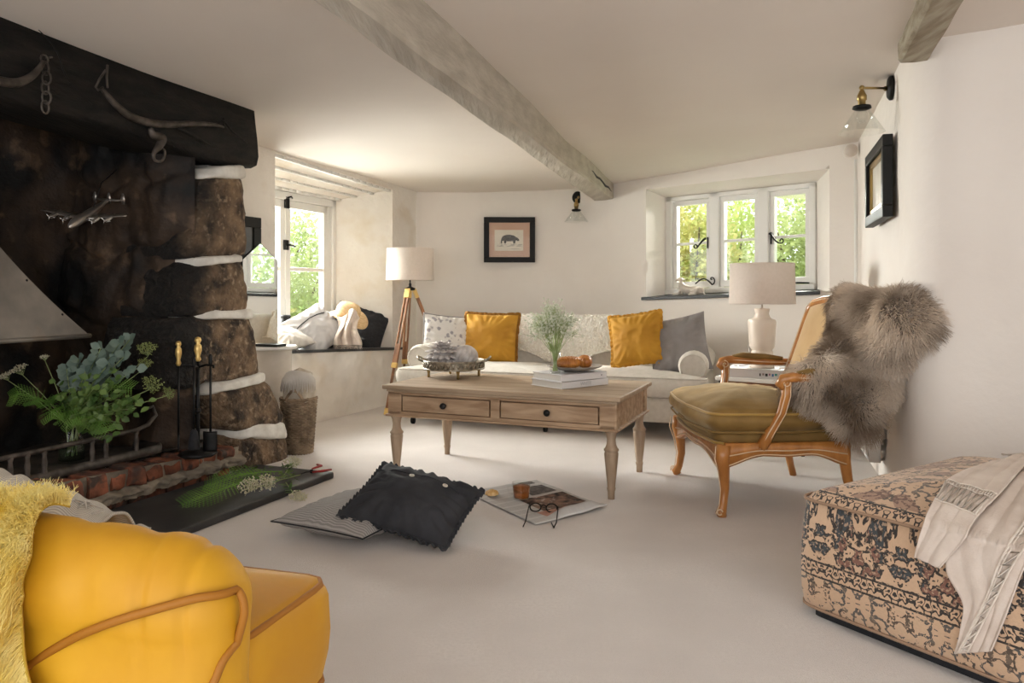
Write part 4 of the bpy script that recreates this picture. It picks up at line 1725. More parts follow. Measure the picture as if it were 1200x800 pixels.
# pierced metal tray
tc_ = ttop(532, 441); tc_.z = TOPZ
TRM = basis(tc_, Vector((.99, -.12, 0)), Vector((.12, .99, 0)), (0, 0, 1))
TRY = thing('footed_tray', 'round pierced metal tray on small feet at the left of the coffee table', 'tray', M=TRM)
MT['tin'] = mat('aged_tin', (.20, .165, .12), (.46, .40, .31), scale=30, rough=.45, metal=.75, bump=.4, bscale=60, bdist=.002)
mb = MB()
mb.lathe([(0, .046), (.165, .046), (.170, .05), (.165, .054), (0, .054)], 48)
obj('plate', mb, MT['tin'], TRY)
mb = MB()
R_ = .178
nq = 36
for k in range(nq):     # pierced gallery: a ring of pointed loops between two wires
    th0, th1 = 2 * pi * k / nq, 2 * pi * (k + 1) / nq
    for s in (0, 1):
        a_, b_ = (th0, th1) if s == 0 else (th1, th0)
        mb.tube([(R_ * cos(lerp(a_, b_, t)), R_ * sin(lerp(a_, b_, t)), .054 + .040 * sin(t * pi / 2) ** .7) for t in (0, .3, .65, 1)], .0045, 5)
mb.tube([(R_ * cos(q), R_ * sin(q), .052) for q in np.linspace(0, 2 * pi, 48, endpoint=False)], .006, 6, closed=True)
mb.tube([(R_ * cos(q), R_ * sin(q), .096) for q in np.linspace(0, 2 * pi, 48, endpoint=False)], .005, 6, closed=True)
mb.lathe([(.172, .05), (.1725, .094)], 48, cap=False)
obj('gallery', mb, MT['tin'], TRY)
for k in range(4):
    th = -pi / 2 + .35 + k * pi / 2
    mb = MB()
    mb.lathe([(.006, 0), (.009, .004), (.007, .02), (.012, .044), (.013, .05)], 10, M=Matrix.Translation((.15 * cos(th), .15 * sin(th), 0)))
    obj('foot', mb, MT['old_brass'], TRY)
for sg in (-1, 1):
    mb = MB()
    mb.tube([(sg * .172, -.05, .092), (sg * .20, -.045, .10), (sg * .215, -.02, .116), (sg * .218, 0, .12), (sg * .215, .02, .116), (sg * .20, .045, .10), (sg * .172, .05, .092)], .006, 8)
    obj('handle', mb, MT['tin'], TRY)
MT['papier'] = mat('pale_carved', (.42, .37, .345), (.66, .61, .585), scale=20, rough=.9)


def dahlia(name, label, c, R, rings, seed):
    rng = random.Random(seed)
    mb = MB()
    mb.ball((0, 0, R * .82), (R * .72, R * .72, R * .72), 20, 12)
    for k, (el, n, L) in enumerate(rings):
        for j in range(n):
            th = 2 * pi * (j + .5 * (k % 2)) / n + rng.uniform(-.08, .08)
            d = Vector((cos(el) * cos(th), cos(el) * sin(th), sin(el)))
            p = d * R * .55 + Vector((0, 0, R * .82))
            t = Vector((-sin(th), cos(th), 0))
            n_ = t.cross(d)
            w = L * .42
            # a spoon shaped petal with a raised rim
            q = [p - t * w * .4, p + t * w * .4, p + d * L * .6 + t * w, p + d * L + t * w * .55 + n_ * .010, p + d * L * 1.06 + n_ * .014, p + d * L - t * w * .55 + n_ * .010, p + d * L * .6 - t * w, p + d * L * .55 - n_ * .012]
            mb.add(q, [(0, 1, 7), (1, 2, 7), (2, 3, 7), (3, 4, 7), (4, 5, 7), (5, 6, 7), (6, 0, 7)], 0, True)
    o = obj(name, mb, MT['papier'], loc=c, solid=.004)
    return tag(o, label, 'ornament', 'ornaments on the footed tray')


rings = [(-.35, 13, .062), (0, 14, .06), (.35, 13, .058), (.68, 11, .055), (1.0, 8, .05), (1.3, 5, .045)]
dahlia('flower_ornament', 'pale many petalled ornament on the left half of the metal tray', TRM @ Vector((-.066, -.01, .056)), .082, rings, 1)
mb = MB()
R_ = .068


def ribbed(u, v):
    th, ph = 2 * pi * u, pi * v
    k = .90 + .24 * abs(sin(th * 6 + 2.4 * cos(ph))) ** .7 * sin(ph)
    return Vector((R_ * k * sin(ph) * cos(th), R_ * k * sin(ph) * sin(th), R_ * .97 - R_ * .97 * cos(ph)))


mb.grid(ribbed, 84, 24, cu=True)
tag(obj('ribbed_ornament', mb, MT['papier'], loc=TRM @ Vector((.068, .0, .056)), M=None), 'pale swirling ribbed ball on the right half of the metal tray', 'ornament', 'ornaments on the footed tray')
bpy.context.view_layer.update()

# books, vase, bowl, croissants
MT['book_white'] = mat('white_cover', (.72, .70, .70), rough=.5)
MT['pages'] = striped('page_edges', (.70, .67, .62), (.60, .57, .52), 300, 2, 'Object', width=.6)
MT['ink'] = mat('grey_ink', (.20, .19, .19), rough=.7)


def book(name, label, M, w, d, h, cover, cat='book', group=None, title=None, ts=.02, sub=None, ink=None):
    """lies flat: spine along x at y = 0, pages inside"""
    T_ = thing(name, label, cat, M=M, group=group)
    mb = MB()
    c = .0035
    mb.box((0, d / 2, c / 2), (w, d, c))
    mb.box((0, d / 2, h - c / 2), (w, d, c))
    mb.box((0, c / 2, h / 2), (w, c, h))
    obj('cover', mb, cover, T_, bevel=.0012)
    mb = MB()
    mb.box((0, d / 2 + .001, h / 2), (w - .01, d - .012, h - 2 * c))
    obj('pages', mb, MT['pages'], T_)
    for k, (tx, size, x) in enumerate(((title, ts, 0), (sub, ts * .45, w * .33))):
        if tx:
            fc = bpy.data.curves.new('title', 'FONT')
            fc.body = tx; fc.size = size; fc.align_x = 'CENTER'; fc.align_y = 'CENTER'; fc.extrude = .0004
            fc.materials.append(ink or MT['ink'])
            tmp = bpy.data.objects.new('tmp', fc)
            COL.objects.link(tmp)
            tm = bpy.data.meshes.new_from_object(tmp.evaluated_get(bpy.context.evaluated_depsgraph_get()))
            bpy.data.objects.remove(tmp)
            fo = bpy.data.objects.new('title', tm)
            COL.objects.link(fo)
            fo.parent = T_
            fo.location = (x, -.0006, h / 2); fo.rotation_euler = (pi / 2, 0, 0)
    return T_


bc, br_ = ttop(659, 456.2), ttop(722.3, 449.3)
bx = (br_ - bc).normalized()
bL = .335
b1M = basis(bc + bx * bL / 2, bx, (-bx.y, bx.x, 0), (0, 0, 1))
b1M.translation.z = TOPZ
book('book', 'white book lying at the bottom of the pair on the coffee table', b1M, bL, .25, .036, MT['book_white'], title='WHITE', ts=.026, ink=mat('silver_foil', (.46, .45, .46), rough=.35))
bx2 = (bx + Vector((.0, -.03, 0))).normalized()
b2M = basis(b1M @ Vector((.0, .012, .036)), bx2, (-bx2.y, bx2.x, 0), (0, 0, 1))
B2 = book('book', 'white book on top of the pair, under the grey bowl', b2M, .325, .235, .036, MT['book_white'])
mb = MB(); mb.lathe([(0, 0), (.004, 0), (.004, .0008), (0, .0008)], 12, M=Matrix.Translation((.125, -.0002, .018)) @ Matrix.Rotation(pi / 2, 4, 'X'))
obj('spine_mark', mb, MT['ink'], B2)
bz = TOPZ + .072
vc = b2M @ Vector((-.125, .09, .036))
VM = Matrix.Translation(vc)
VS = thing('glass_vase', 'small clear glass vase with green stems standing on the white books', 'vase', M=VM)
mb = MB()
mb.lathe([(0, .004), (.026, .004), (.030, .02), (.026, .05), (.024, .07), (.030, .105), (.034, .115), (.0325, .115), (.0285, .104), (.0225, .07), (.0245, .05), (.028, .02), (.022, .008), (0, .008)], 24)
mb.lathe([(0, 0), (.027, 0), (.027, .004)], 24)
obj('body', mb, MT['clear'], VS)
MT['stem'] = mat('green_stem', (.24, .31, .10), (.40, .48, .22), scale=20, rough=.6)
MT['gyp'] = mat('tiny_white_flower', (.70, .72, .58), (.84, .84, .72), scale=50, rough=.8, transl=.2)
GY = thing('gypsophila', 'airy bunch of tiny white flowers in the glass vase on the books', 'flowers', M=VM)
rg_ = random.Random(8)
st_, fl_ = MB(), MB()
for k in range(54):
    th = rg_.uniform(0, 2 * pi); sp_ = rg_.uniform(0, 1) ** .6
    b0 = Vector((.014 * cos(th + 2), .014 * sin(th + 2), .012))
    nk = Vector((.016 * cos(th), .016 * sin(th), .105))
    top = Vector((.145 * sp_ * cos(th), .13 * sp_ * sin(th), .20 + .155 * sqrt(max(0, 1 - (sp_ * .9) ** 2)) + rg_.uniform(-.07, .03)))
    mid = lerp(nk, top, .5) + Vector((0, 0, .02))
    st_.tube([b0, nk, mid, top], [.0016, .0016, .0012, .0007], 4)
    for j in range(15):
        e_ = lerp(mid, top, rg_.uniform(.35, 1)) + Vector((rg_.gauss(0, .022), rg_.gauss(0, .022), rg_.gauss(0, .020)))
        st_.tube([lerp(mid, top, rg_.uniform(.2, .8)), e_], [.0007, .0004], 3, caps=False)
        fl_.ball(e_, rg_.uniform(.0034, .0062), 6, 4)
for k in range(16):
    th = rg_.uniform(0, 6.28)
    fl_.leaf((.012 * cos(th), .012 * sin(th), rg_.uniform(.08, .2)), (cos(th), sin(th), 2), (0, 0, 1), .06, .007, m=1)
obj('stems', st_, MT['stem'], GY)
obj('blossom', fl_, [MT['gyp'], MT['stem']], GY)
MT['pewter_bowl'] = mat('grey_ceramic', (.20, .17, .145), (.34, .30, .26), scale=14, rough=.5)
pc = b2M @ Vector((.025, .105, .036))
mb = MB()
mb.lathe([(0, .0), (.055, .0), (.06, .004), (.11, .014), (.148, .028), (.150, .032), (.146, .032), (.105, .020), (.05, .010), (0, .009)], 40)
tag(obj('bowl', mb, MT['pewter_bowl'], loc=pc), 'shallow grey bowl of croissants on top of the white books', 'bowl')
MT['crust'] = mat('baked_crust', (.34, .105, .018), (.66, .27, .06), scale=16, rough=.42, bump=.4, bscale=30, bdist=.004)


def croissant(name, label, M, L=.13, r=.034, bend=.9, m=None, cat='croissant', group=None, seed=0):
    mb = MB()
    n = 44

    def fn(u, v):
        t = 2 * u - 1
        a = t * bend
        c = Vector((sin(a) * L * .5 / max(sin(bend), .3), (cos(a) - 1) * L * .5, 0))
        rr = r * (1 - abs(t) ** 2.4) ** .5 + .002
        seg = (t * 4.5 + 20) % 1.0
        rr *= .86 + .20 * sin(seg * pi) ** .5
        th = 2 * pi * v
        o = Vector((sin(a), cos(a), 0))
        return c + o * (rr * cos(th)) + Vector((0, 0, r + rr * sin(th) * .9 + .002 * nz((u * 9, v * 4, seed))))
    mb.grid(fn, n, 16, cv=True)
    o = obj(name, mb, m or MT['crust'], M=M)
    return tag(o, label, cat, group)


croissant('croissant', 'golden croissant lying crosswise at the left of the grey bowl', Matrix.Translation(pc + Vector((-.035, -.02, .014))) @ Matrix.Rotation(.25, 4, 'Z'), .13, .032, .8, group='croissants in the grey bowl')
croissant('croissant', 'plump croissant seen end on at the right of the grey bowl', Matrix.Translation(pc + Vector((.055, .0, .016))) @ Matrix.Rotation(1.75, 4, 'Z'), .12, .036, .7, group='croissants in the grey bowl', seed=4)
croissant('croissant', 'croissant half hidden behind the other two in the grey bowl', Matrix.Translation(pc + Vector((-.02, .06, .016))) @ Matrix.Rotation(-.2, 4, 'Z'), .13, .03, .8, group='croissants in the grey bowl', seed=7)
bpy.context.view_layer.update()

# ------------------------------------------------------------------ tripod floor lamp
FLM = Matrix.Translation((-.872, 6.5, 0))
FLT = thing('floor_lamp', 'wooden tripod floor lamp with white drum shade left of the sofa', 'floor lamp', M=FLM)
MT['mahogany'] = mat('tripod_wood', (.16, .065, .026), (.30, .135, .06), scale=4, stretch=(8, 8, 1), rough=.4)
zt_, zb_ = 1.362, 1.095


def drum(r0, r1, z0, z1, parent, n=48):
    mb = MB()
    mb.lathe([(r1, z0), (r0, z1), (r0 - .003, z1), (r1 - .003, z0), (r1, z0)], n, cap=False)
    s_ = obj('shade', mb, MT['shade'], parent)
    mb = MB()
    mb.tube([(r1 * cos(q), r1 * sin(q), z0) for q in np.linspace(0, 2 * pi, n, endpoint=False)], .003, 5, closed=True)
    obj('lower_ring', mb, MT['shade'], s_)
    mb = MB()
    mb.tube([(r0 * cos(q), r0 * sin(q), z1) for q in np.linspace(0, 2 * pi, n, endpoint=False)], .003, 5, closed=True)
    zz = z1 - .02
    for q in (0, 2.1, 4.2):
        mb.tube([(0, 0, zz), (r0 * cos(q), r0 * sin(q), zz)], .002, 4)
    obj('upper_ring', mb, MT['shade'], s_)
    return s_


drum(.198, .205, zb_, zt_, FLT)
mb = MB()
mb.lathe([(.012, 1.03), (.012, 1.06), (.006, 1.07), (.006, 1.10), (.018, 1.12), (.018, 1.18), (.006, 1.19), (.004, zt_ - .02), (0, zt_ - .018)], 14)
obj('stem', mb, MT['iron'], FLT)
mb = MB()
mb.ball((0, 0, 1.20), (.028, .028, .036), 14, 10)
obj('bulb', mb, MT['white_paint'], FLT)
mb = MB()
mb.lathe([(.03, 1.005), (.045, 1.01), (.045, 1.025), (.02, 1.035), (.012, 1.04)], 16)
obj('hub', mb, MT['iron'], FLT)
for dx, dy in ((.42, .17), (-.15, -.36), (-.10, .20)):
    f = Vector((dx, dy, .0))
    t0 = Vector((dx, dy, 0)).normalized() * .032 + Vector((0, 0, 1.02))
    d = f - t0
    mb = MB()
    x = d.normalized(); y = Vector((-dy, dx, 0)).normalized(); z = x.cross(y)
    def slat(a_, b_, w, t, off=0, x=x, y=y, z=z, t0=t0, d=d):
        q = []
        for s in (a_, b_):
            c = t0 + d * s
            for sy, sz in ((-1, -1), (1, -1), (1, 1), (-1, 1)):
                q.append(c + y * (sy * w / 2 + off) + z * (sz * t / 2))
        return q
    mb.hexa(slat(.06, .62, .013, .022, .016)); mb.hexa(slat(.06, .62, .013, .022, -.016))
    mb.hexa(slat(.45, .96, .017, .02, 0))
    lg = obj('leg', mb, MT['mahogany'], FLT, bevel=.002)
    mb = MB()
    for a_, b_, w_ in ((0, .075, .048), (.60, .64, .048), (.95, 1.0, .024)):
        mb = MB(); mb.hexa(slat(a_, b_, w_, .027)); obj('fitting', mb, MT['brass'], lg, bevel=.002)
# ------------------------------------------------------------------ armchair
MT['chair_wood'] = mat('golden_beech', (.36, .135, .028), (.52, .22, .055), scale=4, stretch=(5, 5, 1.5), rough=.32, coat=.25)
MT['chair_line'] = mat('pale_moulding', (.74, .56, .38), rough=.5)
MT['olive'] = mat('olive_velvet', (.155, .084, .015), (.28, .163, .040), scale=5, rough=.7, bump=.3, bscale=11, bdist=.008, sheen=.4, sheen_tint=(1, .8, .5))
MT['olive_trim'] = mat('gold_piping', (.42, .25, .055), rough=.6, sheen=.3)
MT['camel'] = mat('camel_velvet', (.46, .28, .11), (.54, .345, .15), scale=6, rough=.8, sheen=.4)
CU = Vector((.555, .02, 0)).normalized()     # from the front of the chair to its back
CS = Vector((-CU.y, CU.x, 0))                # from the near side to the far side
CM = basis((.945, 3.385, 0), CU, CS, (0, 0, 1))
CH = thing('armchair', 'golden beech armchair with olive velvet seat under the window', 'armchair', M=CM)
DW, DD = .75, .56        # between the legs: width (y), depth (x)
cw = MT['chair_wood']


def cab_leg(x, y, fx, fy, front):
    mb = MB()
    if front:
        pts = [(x - fx * .012, y - fy * .012, 0), (x - fx * .020, y - fy * .018, .018), (x - fx * .006, y - fy * .006, .05), (x + fx * .004, y + fy * .003, .12), (x - fx * .002, y - fy * .002, .20), (x - fx * .012, y - fy * .012, .26), (x - fx * .004, y - fy * .004, .315)]
        rr = [.021, .024, .018, .020, .026, .034, .036]
    else:
        pts = [(x + .05, y, 0), (x + .035, y, .06), (x + .015, y, .15), (x, y, .24), (x, y, .36)]
        rr = [.018, .018, .022, .027, .028]
    mb.tube(pts, rr, 10)
    lg = obj('leg', mb, cw, CH)
    mb = MB()
    if front:
        for s in (-1, 1):
            mb.tube([(p[0] - fx * r_ * .70 + (s * r_ * .7 if fy < 0 else s * r_ * .7) * .7, p[1] - fy * r_ * .72, p[2]) for p, r_ in zip(pts[1:], rr[1:])], .0025, 5)
        mb.tube([(pts[1][0] - fx * .012 + .012 * cos(q), pts[1][1] - fy * .026, .028 + .012 * sin(q)) for q in np.linspace(0, 5.5, 14)], .003, 5)
        obj('carved_line', mb, MT['chair_line'], lg)
    return lg


cab_leg(0, 0, 1, 1, True)
cab_leg(0, DW, 1, -1, True)
cab_leg(DD, .03, -1, 1, False)
cab_leg(DD, DW - .03, -1, -1, False)


def rail(a, b, za, zb_, dip, th, hgt, nrm):
    """shaped seat rail with a wavy lower edge"""
    a, b, nrm = Vector(a), Vector(b), Vector(nrm)
    mb = MB()
    n = 24

    def fn(u, v):
        w = [(-.5, 1), (.5, 1), (.62, .55), (.5, .05), (-.5, 0)][round(v * 5) % 5]
        low = dip * (cos((u - .5) * 4 * pi) * .5 + .5) * .35 + dip * (1 - sin(pi * u)) * 1.1
        z = lerp(za - low, zb_, w[1])
        p = lerp(a, b, u) + nrm * (w[0] * th + .012 * sin(pi * u))
        return Vector((p.x, p.y, z))
    mb.grid(fn, n, 5, cv=True)
    for s in (0, 1):
        mb.add([fn(s, j / 5) for j in range(5)], [tuple(range(5))])
    o = obj('seat_rail', mb, cw, CH)
    mb = MB()
    mb.tube([fn(k / 20, .4) + nrm * .004 - Vector((0, 0, .003)) for k in range(21)], .0028, 5)
    mb.tube([fn(k / 20, .6) + nrm * .002 + Vector((0, 0, .008)) for k in range(21)], .0028, 5)
    obj('carved_line', mb, MT['chair_line'], o)


rail((0, -.005, 0), (DD, .025, 0), .275, .325, .045, .035, .05, (0, -1, 0))
rail((0, DW + .005, 0), (DD, DW - .025, 0), .275, .325, .045, .035, .05, (0, 1, 0))
rail((-.005, 0, 0), (-.005, DW, 0), .265, .318, .05, .035, .05, (-1, 0, 0))
rail((DD, .03, 0), (DD, DW - .03, 0), .275, .325, .02, .035, .05, (1, 0, 0))
so = round_poly([(-.02, .0), (.56, .03), (.56, DW - .03), (-.02, DW), (-.055, DW / 2)], [.06, .03, .03, .06, .15])
mb = MB()
pad(mb, list(so), .31, .365, .012, .0, .004)
obj('seat_base', mb, MT['olive'], CH)
mb = MB()
mb.tube([(x, y, .318) for x, y in offset(so, .006)], .008, 6, closed=True)
obj('braid', mb, MT['olive_trim'], CH)
co = round_poly([(-.055, -.01), (.30, -.02), (.52, .05), (.52, DW - .05), (.30, DW + .02), (-.055, DW + .01), (-.095, DW / 2)], [.07, .1, .05, .05, .1, .07, .16])
mb = MB()
pad(mb, co, .365, .475, .035, .055, .016, .010, 5)
sc = obj('seat_cushion', mb, MT['olive'], CH)
obj('piping', piping(co, .452, .006, .0065), MT['olive_trim'], sc)
obj('piping', piping(co, .372, .004, .005), MT['olive'], sc)
# backrest: upholstered panel in a wooden frame, leaning back
BX0, BX1, BZ0, BZ1 = .50, .71, .36, .915


def bk(y, k, out=0.0):
    """point on the leaning back; k 0 bottom to 1 top"""
    x = lerp(BX0, BX1, k)
    return Vector((x - out * .94, y, lerp(BZ0, BZ1, k) - out * -.30))


mb = MB()


def panel(u, v):
    s = 2 * u - 1
    k = v
    th = .035 * (1 - abs(s) ** 6) * (1 - abs(2 * v - 1) ** 8)
    hw = lerp(.30, .335, v)
    arch = .03 * (1 - s * s) * sstep(.7, 1, v)
    p = bk(DW / 2 + s * hw, k, .012 + th)
    p.z += arch
    return p


mb.grid(panel, 24, 24)
mb.grid(lambda u, v: panel(1 - u, v) + Vector((.075, 0, .02)), 24, 24)
obj('back_panel', mb, MT['camel'], CH)
fr_pts = []
for v in np.linspace(0, 1, 12):
    fr_pts.append(bk(DW / 2 - lerp(.32, .352, v), v))
for s in np.linspace(-1, 1, 13)[1:-1]:
    p = bk(DW / 2 + s * .352, 1); p.z += .035 * (1 - s * s) + .012; fr_pts.append(p)
for v in np.linspace(1, 0, 12):
    fr_pts.append(bk(DW / 2 + lerp(.32, .352, v), v))
mb = MB()
mb.tube(fr_pts, .022, 8)
obj('back_frame', mb, cw, CH)
mb = MB()
mb.tube([p + Vector((-.022, 0, .004)) for p in fr_pts], .003, 5)
obj('carved_line', mb, MT['chair_line'], CH)
for sy, yb in ((-1, 0), (1, DW)):
    # arm: back post to scroll, then a swept support down to the side rail
    y = yb + sy * -.0
    pts = [Vector((.60, yb - sy * .03, .615)), Vector((.46, yb + sy * .035, .612)), Vector((.36, yb + sy * .06, .618)), Vector((.285, yb + sy * .062, .622)), Vector((.245, yb + sy * .055, .612)), Vector((.232, yb + sy * .05, .590)), Vector((.248, yb + sy * .05, .574))]
    mb = MB()
    mb.tube(pts, [.020, .020, .021, .023, .024, .021, .015], 10)
    am = obj('arm', mb, cw, CH)
    sup = [Vector((.262, yb + sy * .05, .60)), Vector((.262, yb + sy * .048, .54)), Vector((.245, yb + sy * .035, .46)), Vector((.205, yb + sy * .018, .38)), Vector((.165, yb + sy * .008, .30))]
    mb = MB()
    mb.tube(sup, [.024, .021, .020, .022, .028], 10)
    obj('arm_support', mb, cw, am)
    mb = MB()
    o = Vector((0, -.019 if sy < 0 else -.019, 0))
    for dx in (-.012, .012):
        mb.tube([p + Vector((dx, 0, 0)) + o for p in sup], .0026, 5)
    cc = Vector((.252, yb + sy * .05 - .024, .598))
    mb.tube([cc + Vector(((.004 + .0022 * q) * cos(q), 0, (.004 + .0022 * q) * sin(q))) for q in np.linspace(0, 8, 24)], .0025, 5)
    mb.tube([p + Vector((0, 0, .0)) + o * 1.05 for p in pts[:5]], .0026, 5)
    obj('carved_line', mb, MT['chair_line'], am)
    mb = MB()
    mb.tube([pts[0] + Vector((-.05, 0, .020)), pts[1] + Vector((.02, 0, .026)), pts[1] + Vector((-.03, 0, .028)), pts[2] + Vector((0, 0, .026)), pts[3] + Vector((.02, 0, .018))], [.012, .022, .024, .022, .010], 10, squash=.8)
    obj('arm_pad', mb, MT['olive'], am)

# grey brown long haired sheepskin over the near corner of the armchair
MT['fur_skin'] = mat('fur_skin', (.16, .125, .10), (.24, .20, .165), scale=6, rough=.95)
MT['fur'] = mat('taupe_fur', (.23, .165, .115), (.76, .645, .53), scale=4, detail=4, lo=.36, hi=.58, rough=.75, spec=.2)
FUR = thing('fur_throw', 'long haired taupe sheepskin thrown over the back of the armchair', 'sheepskin', CM @ Vector((.62, .25, .45)))
fb = MB()


def fball(x, y, z, r):
    fb.ball(CM @ Vector((x, y, z)), r, 20, 14)


# local: x from front to back, y from the near side to the far side
for x, y, z, r in ((.73, .34, .92, (.09, .10, .09)), (.70, .28, .86, (.09, .11, .13)), (.69, .17, .76, (.075, .09, .13)), (.66, .14, .66, (.075, .09, .10)),
                   (.73, .25, .91, (.11, .15, .12)), (.69, .20, .80, (.10, .14, .13)), (.74, .12, .87, (.14, .14, .125)), (.80, .04, .90, (.12, .12, .10)),
                   (.70, .04, .74, (.13, .13, .13)), (.62, .10, .66, (.14, .13, .12)), (.66, .02, .60, (.13, .10, .12)),
                   (.40, .02, .60, (.10, .11, .085)), (.48, -.02, .56, (.12, .10, .10)), (.56, -.04, .52, (.13, .09, .11)), (.58, -.04, .45, (.10, .08, .085)), (.50, .0, .64, (.12, .12, .08)), (.74, -.16, .88, (.13, .12, .115)), (.70, -.10, .76, (.10, .09, .10))):
    fball(x, y, z, r)
sk = fuse(fb, .022, 3)
obj('hide', sk, MT['fur_skin'], FUR, world=True)
rp, rn = sample_mesh(sk.v, sk.f, 34000, 5)
dirs, lens = [], []
rf = random.Random(2)
for p, n in zip(rp, rn):
    sw = Vector((nz(p, 5, 1), nz(p, 5, 7), nz(p, 5, 13))) * 1.1
    dirs.append(n * .9 + sw + Vector((0, -.05, -.35)) + Vector((rf.gauss(0, .15), rf.gauss(0, .15), rf.gauss(0, .15))))
    lens.append(.062 * rf.uniform(.6, 1.15) * (1 + .5 * nz(p, 8, 3)))
hair('fleece', rp, dirs, lens, MT['fur'], FUR, r0=.0013, k=5, droop=.25, curl=.006, seed=4)

# ------------------------------------------------------------------ side table with lamp behind the armchair
ltc = P(893, 0, 4.60); ltc.z = 0
LTM = Matrix.Translation(ltc) @ Matrix.Rotation(-.62, 4, 'Z')
LT = thing('side_table', 'low dark legged side table with pale top behind the armchair', 'side table', M=LTM)
tz = 1 - (440.5 - HOR) / FPX * 4.60
mb = MB(); mb.box((0, 0, tz - .012), (.46, .34, .024)); obj('table_top', mb, MT['white_paint'], LT, bevel=.004)
mb = MB()
for sy in (-1, 1):
    mb.box((0, sy * .14, tz - .05), (.40, .018, .05))
for sx in (-1, 1):
    mb.box((sx * .20, 0, tz - .05), (.018, .28, .05))
obj('apron', mb, MT['mahogany'], LT)
for sx in (-1, 1):
    for sy in (-1, 1):
        mb = MB(); mb.tube([(sx * .20, sy * .14, 0), (sx * .20, sy * .14, tz - .025)], [.013, .018], 4)
        obj('leg', mb, MT['black'], LT)
# book lying on it with a coloured spine lettering
MT['book_cover'] = mat('pale_cover', (.66, .63, .62), rough=.45)
BKM = LTM @ Matrix.Translation((.0, -.135, tz)) @ Matrix.Rotation(.12, 4, 'Z')
bh = .052
book('book', 'thick pale book with coloured letters on its spine, under the table lamp', BKM, .36, .26, bh, MT['book_cover'])
bko = [o for o in bpy.data.objects if o.name.startswith('book') and o.get('label', '').startswith('thick pale')][0]
cols = [(.03, .03, .03), (.30, .22, .20), (.02, .02, .02), (.30, .10, .18), (.05, .14, .34), (.02, .24, .22)]
for k, cl in enumerate(cols):        # unreadable little coloured marks
    mb = MB()
    x = .03 + k * .018
    mb.box((x, -.0012, bh / 2 - .004 + .003 * (k % 2)), (.008 + .003 * (k % 3), .001, .016 - .003 * (k % 2)))
    obj('spine_mark', mb, mat('letter_ink', cl, rough=.5), bko)
lz = tz + bh
LPM = Matrix.Translation((ltc.x, ltc.y, lz))
LP = thing('table_lamp', 'cream ceramic table lamp with wide drum shade under the window', 'lamp', M=LPM)
MT['cream_glaze'] = mat('cream_glaze', (.74, .63, .52), (.79, .69, .585), scale=6, rough=.35)
sc_ = 4.60 / FPX


def zz_(py):
    return (1 - (py - HOR) / FPX * 4.60) - lz


mb = MB()
pr = [(.0, 0), (13.5, 0), (13.5, .008), (12, .016)]
prof = [(.0, 0.0), (.072, 0.0), (.072, .010), (.066, .016)]
for wpx, y in ((12.5, 412), (11, 410), (13.5, 407), (14.3, 405), (14.8, 398), (15.3, 388), (16, 377), (15.2, 374.6), (10.5, 372.6), (9.2, 371.5), (7.6, 367.5), (8.2, 364), (8.9, 361.8), (3, 361)):
    prof.append((wpx * sc_, zz_(y) - .0012)); prof.append((wpx * sc_, zz_(y) + .0012))
mb.lathe(prof, 40)
obj('base', mb, MT['cream_glaze'], LP)
mb = MB()
mb.lathe([(.005, zz_(361)), (.005, zz_(345)), (.015, zz_(343)), (.015, zz_(330)), (.004, zz_(328)), (.004, zz_(312)), (0, zz_(312))], 12)
obj('stem', mb, MT['chrome'], LP)
mb = MB(); mb.ball((0, 0, zz_(326)), (.026, .026, .034), 14, 10); obj('bulb', mb, MT['white_paint'], LP)
drum(36.3 * sc_, 37.3 * sc_, zz_(355.5), zz_(309), LP)
mb = MB()
mb.tube([(-.055, .02, .02), (-.075, .03, .05), (-.068, .03, .09), (-.075, .03, .14)], .0025, 5)
mb.tube([(-.055, .02, .02), (-.10, .06, .003), (-.14, .10, .003)], .0025, 5)
obj('cord', mb, MT['chrome'], LP)

# ------------------------------------------------------------------ ottoman


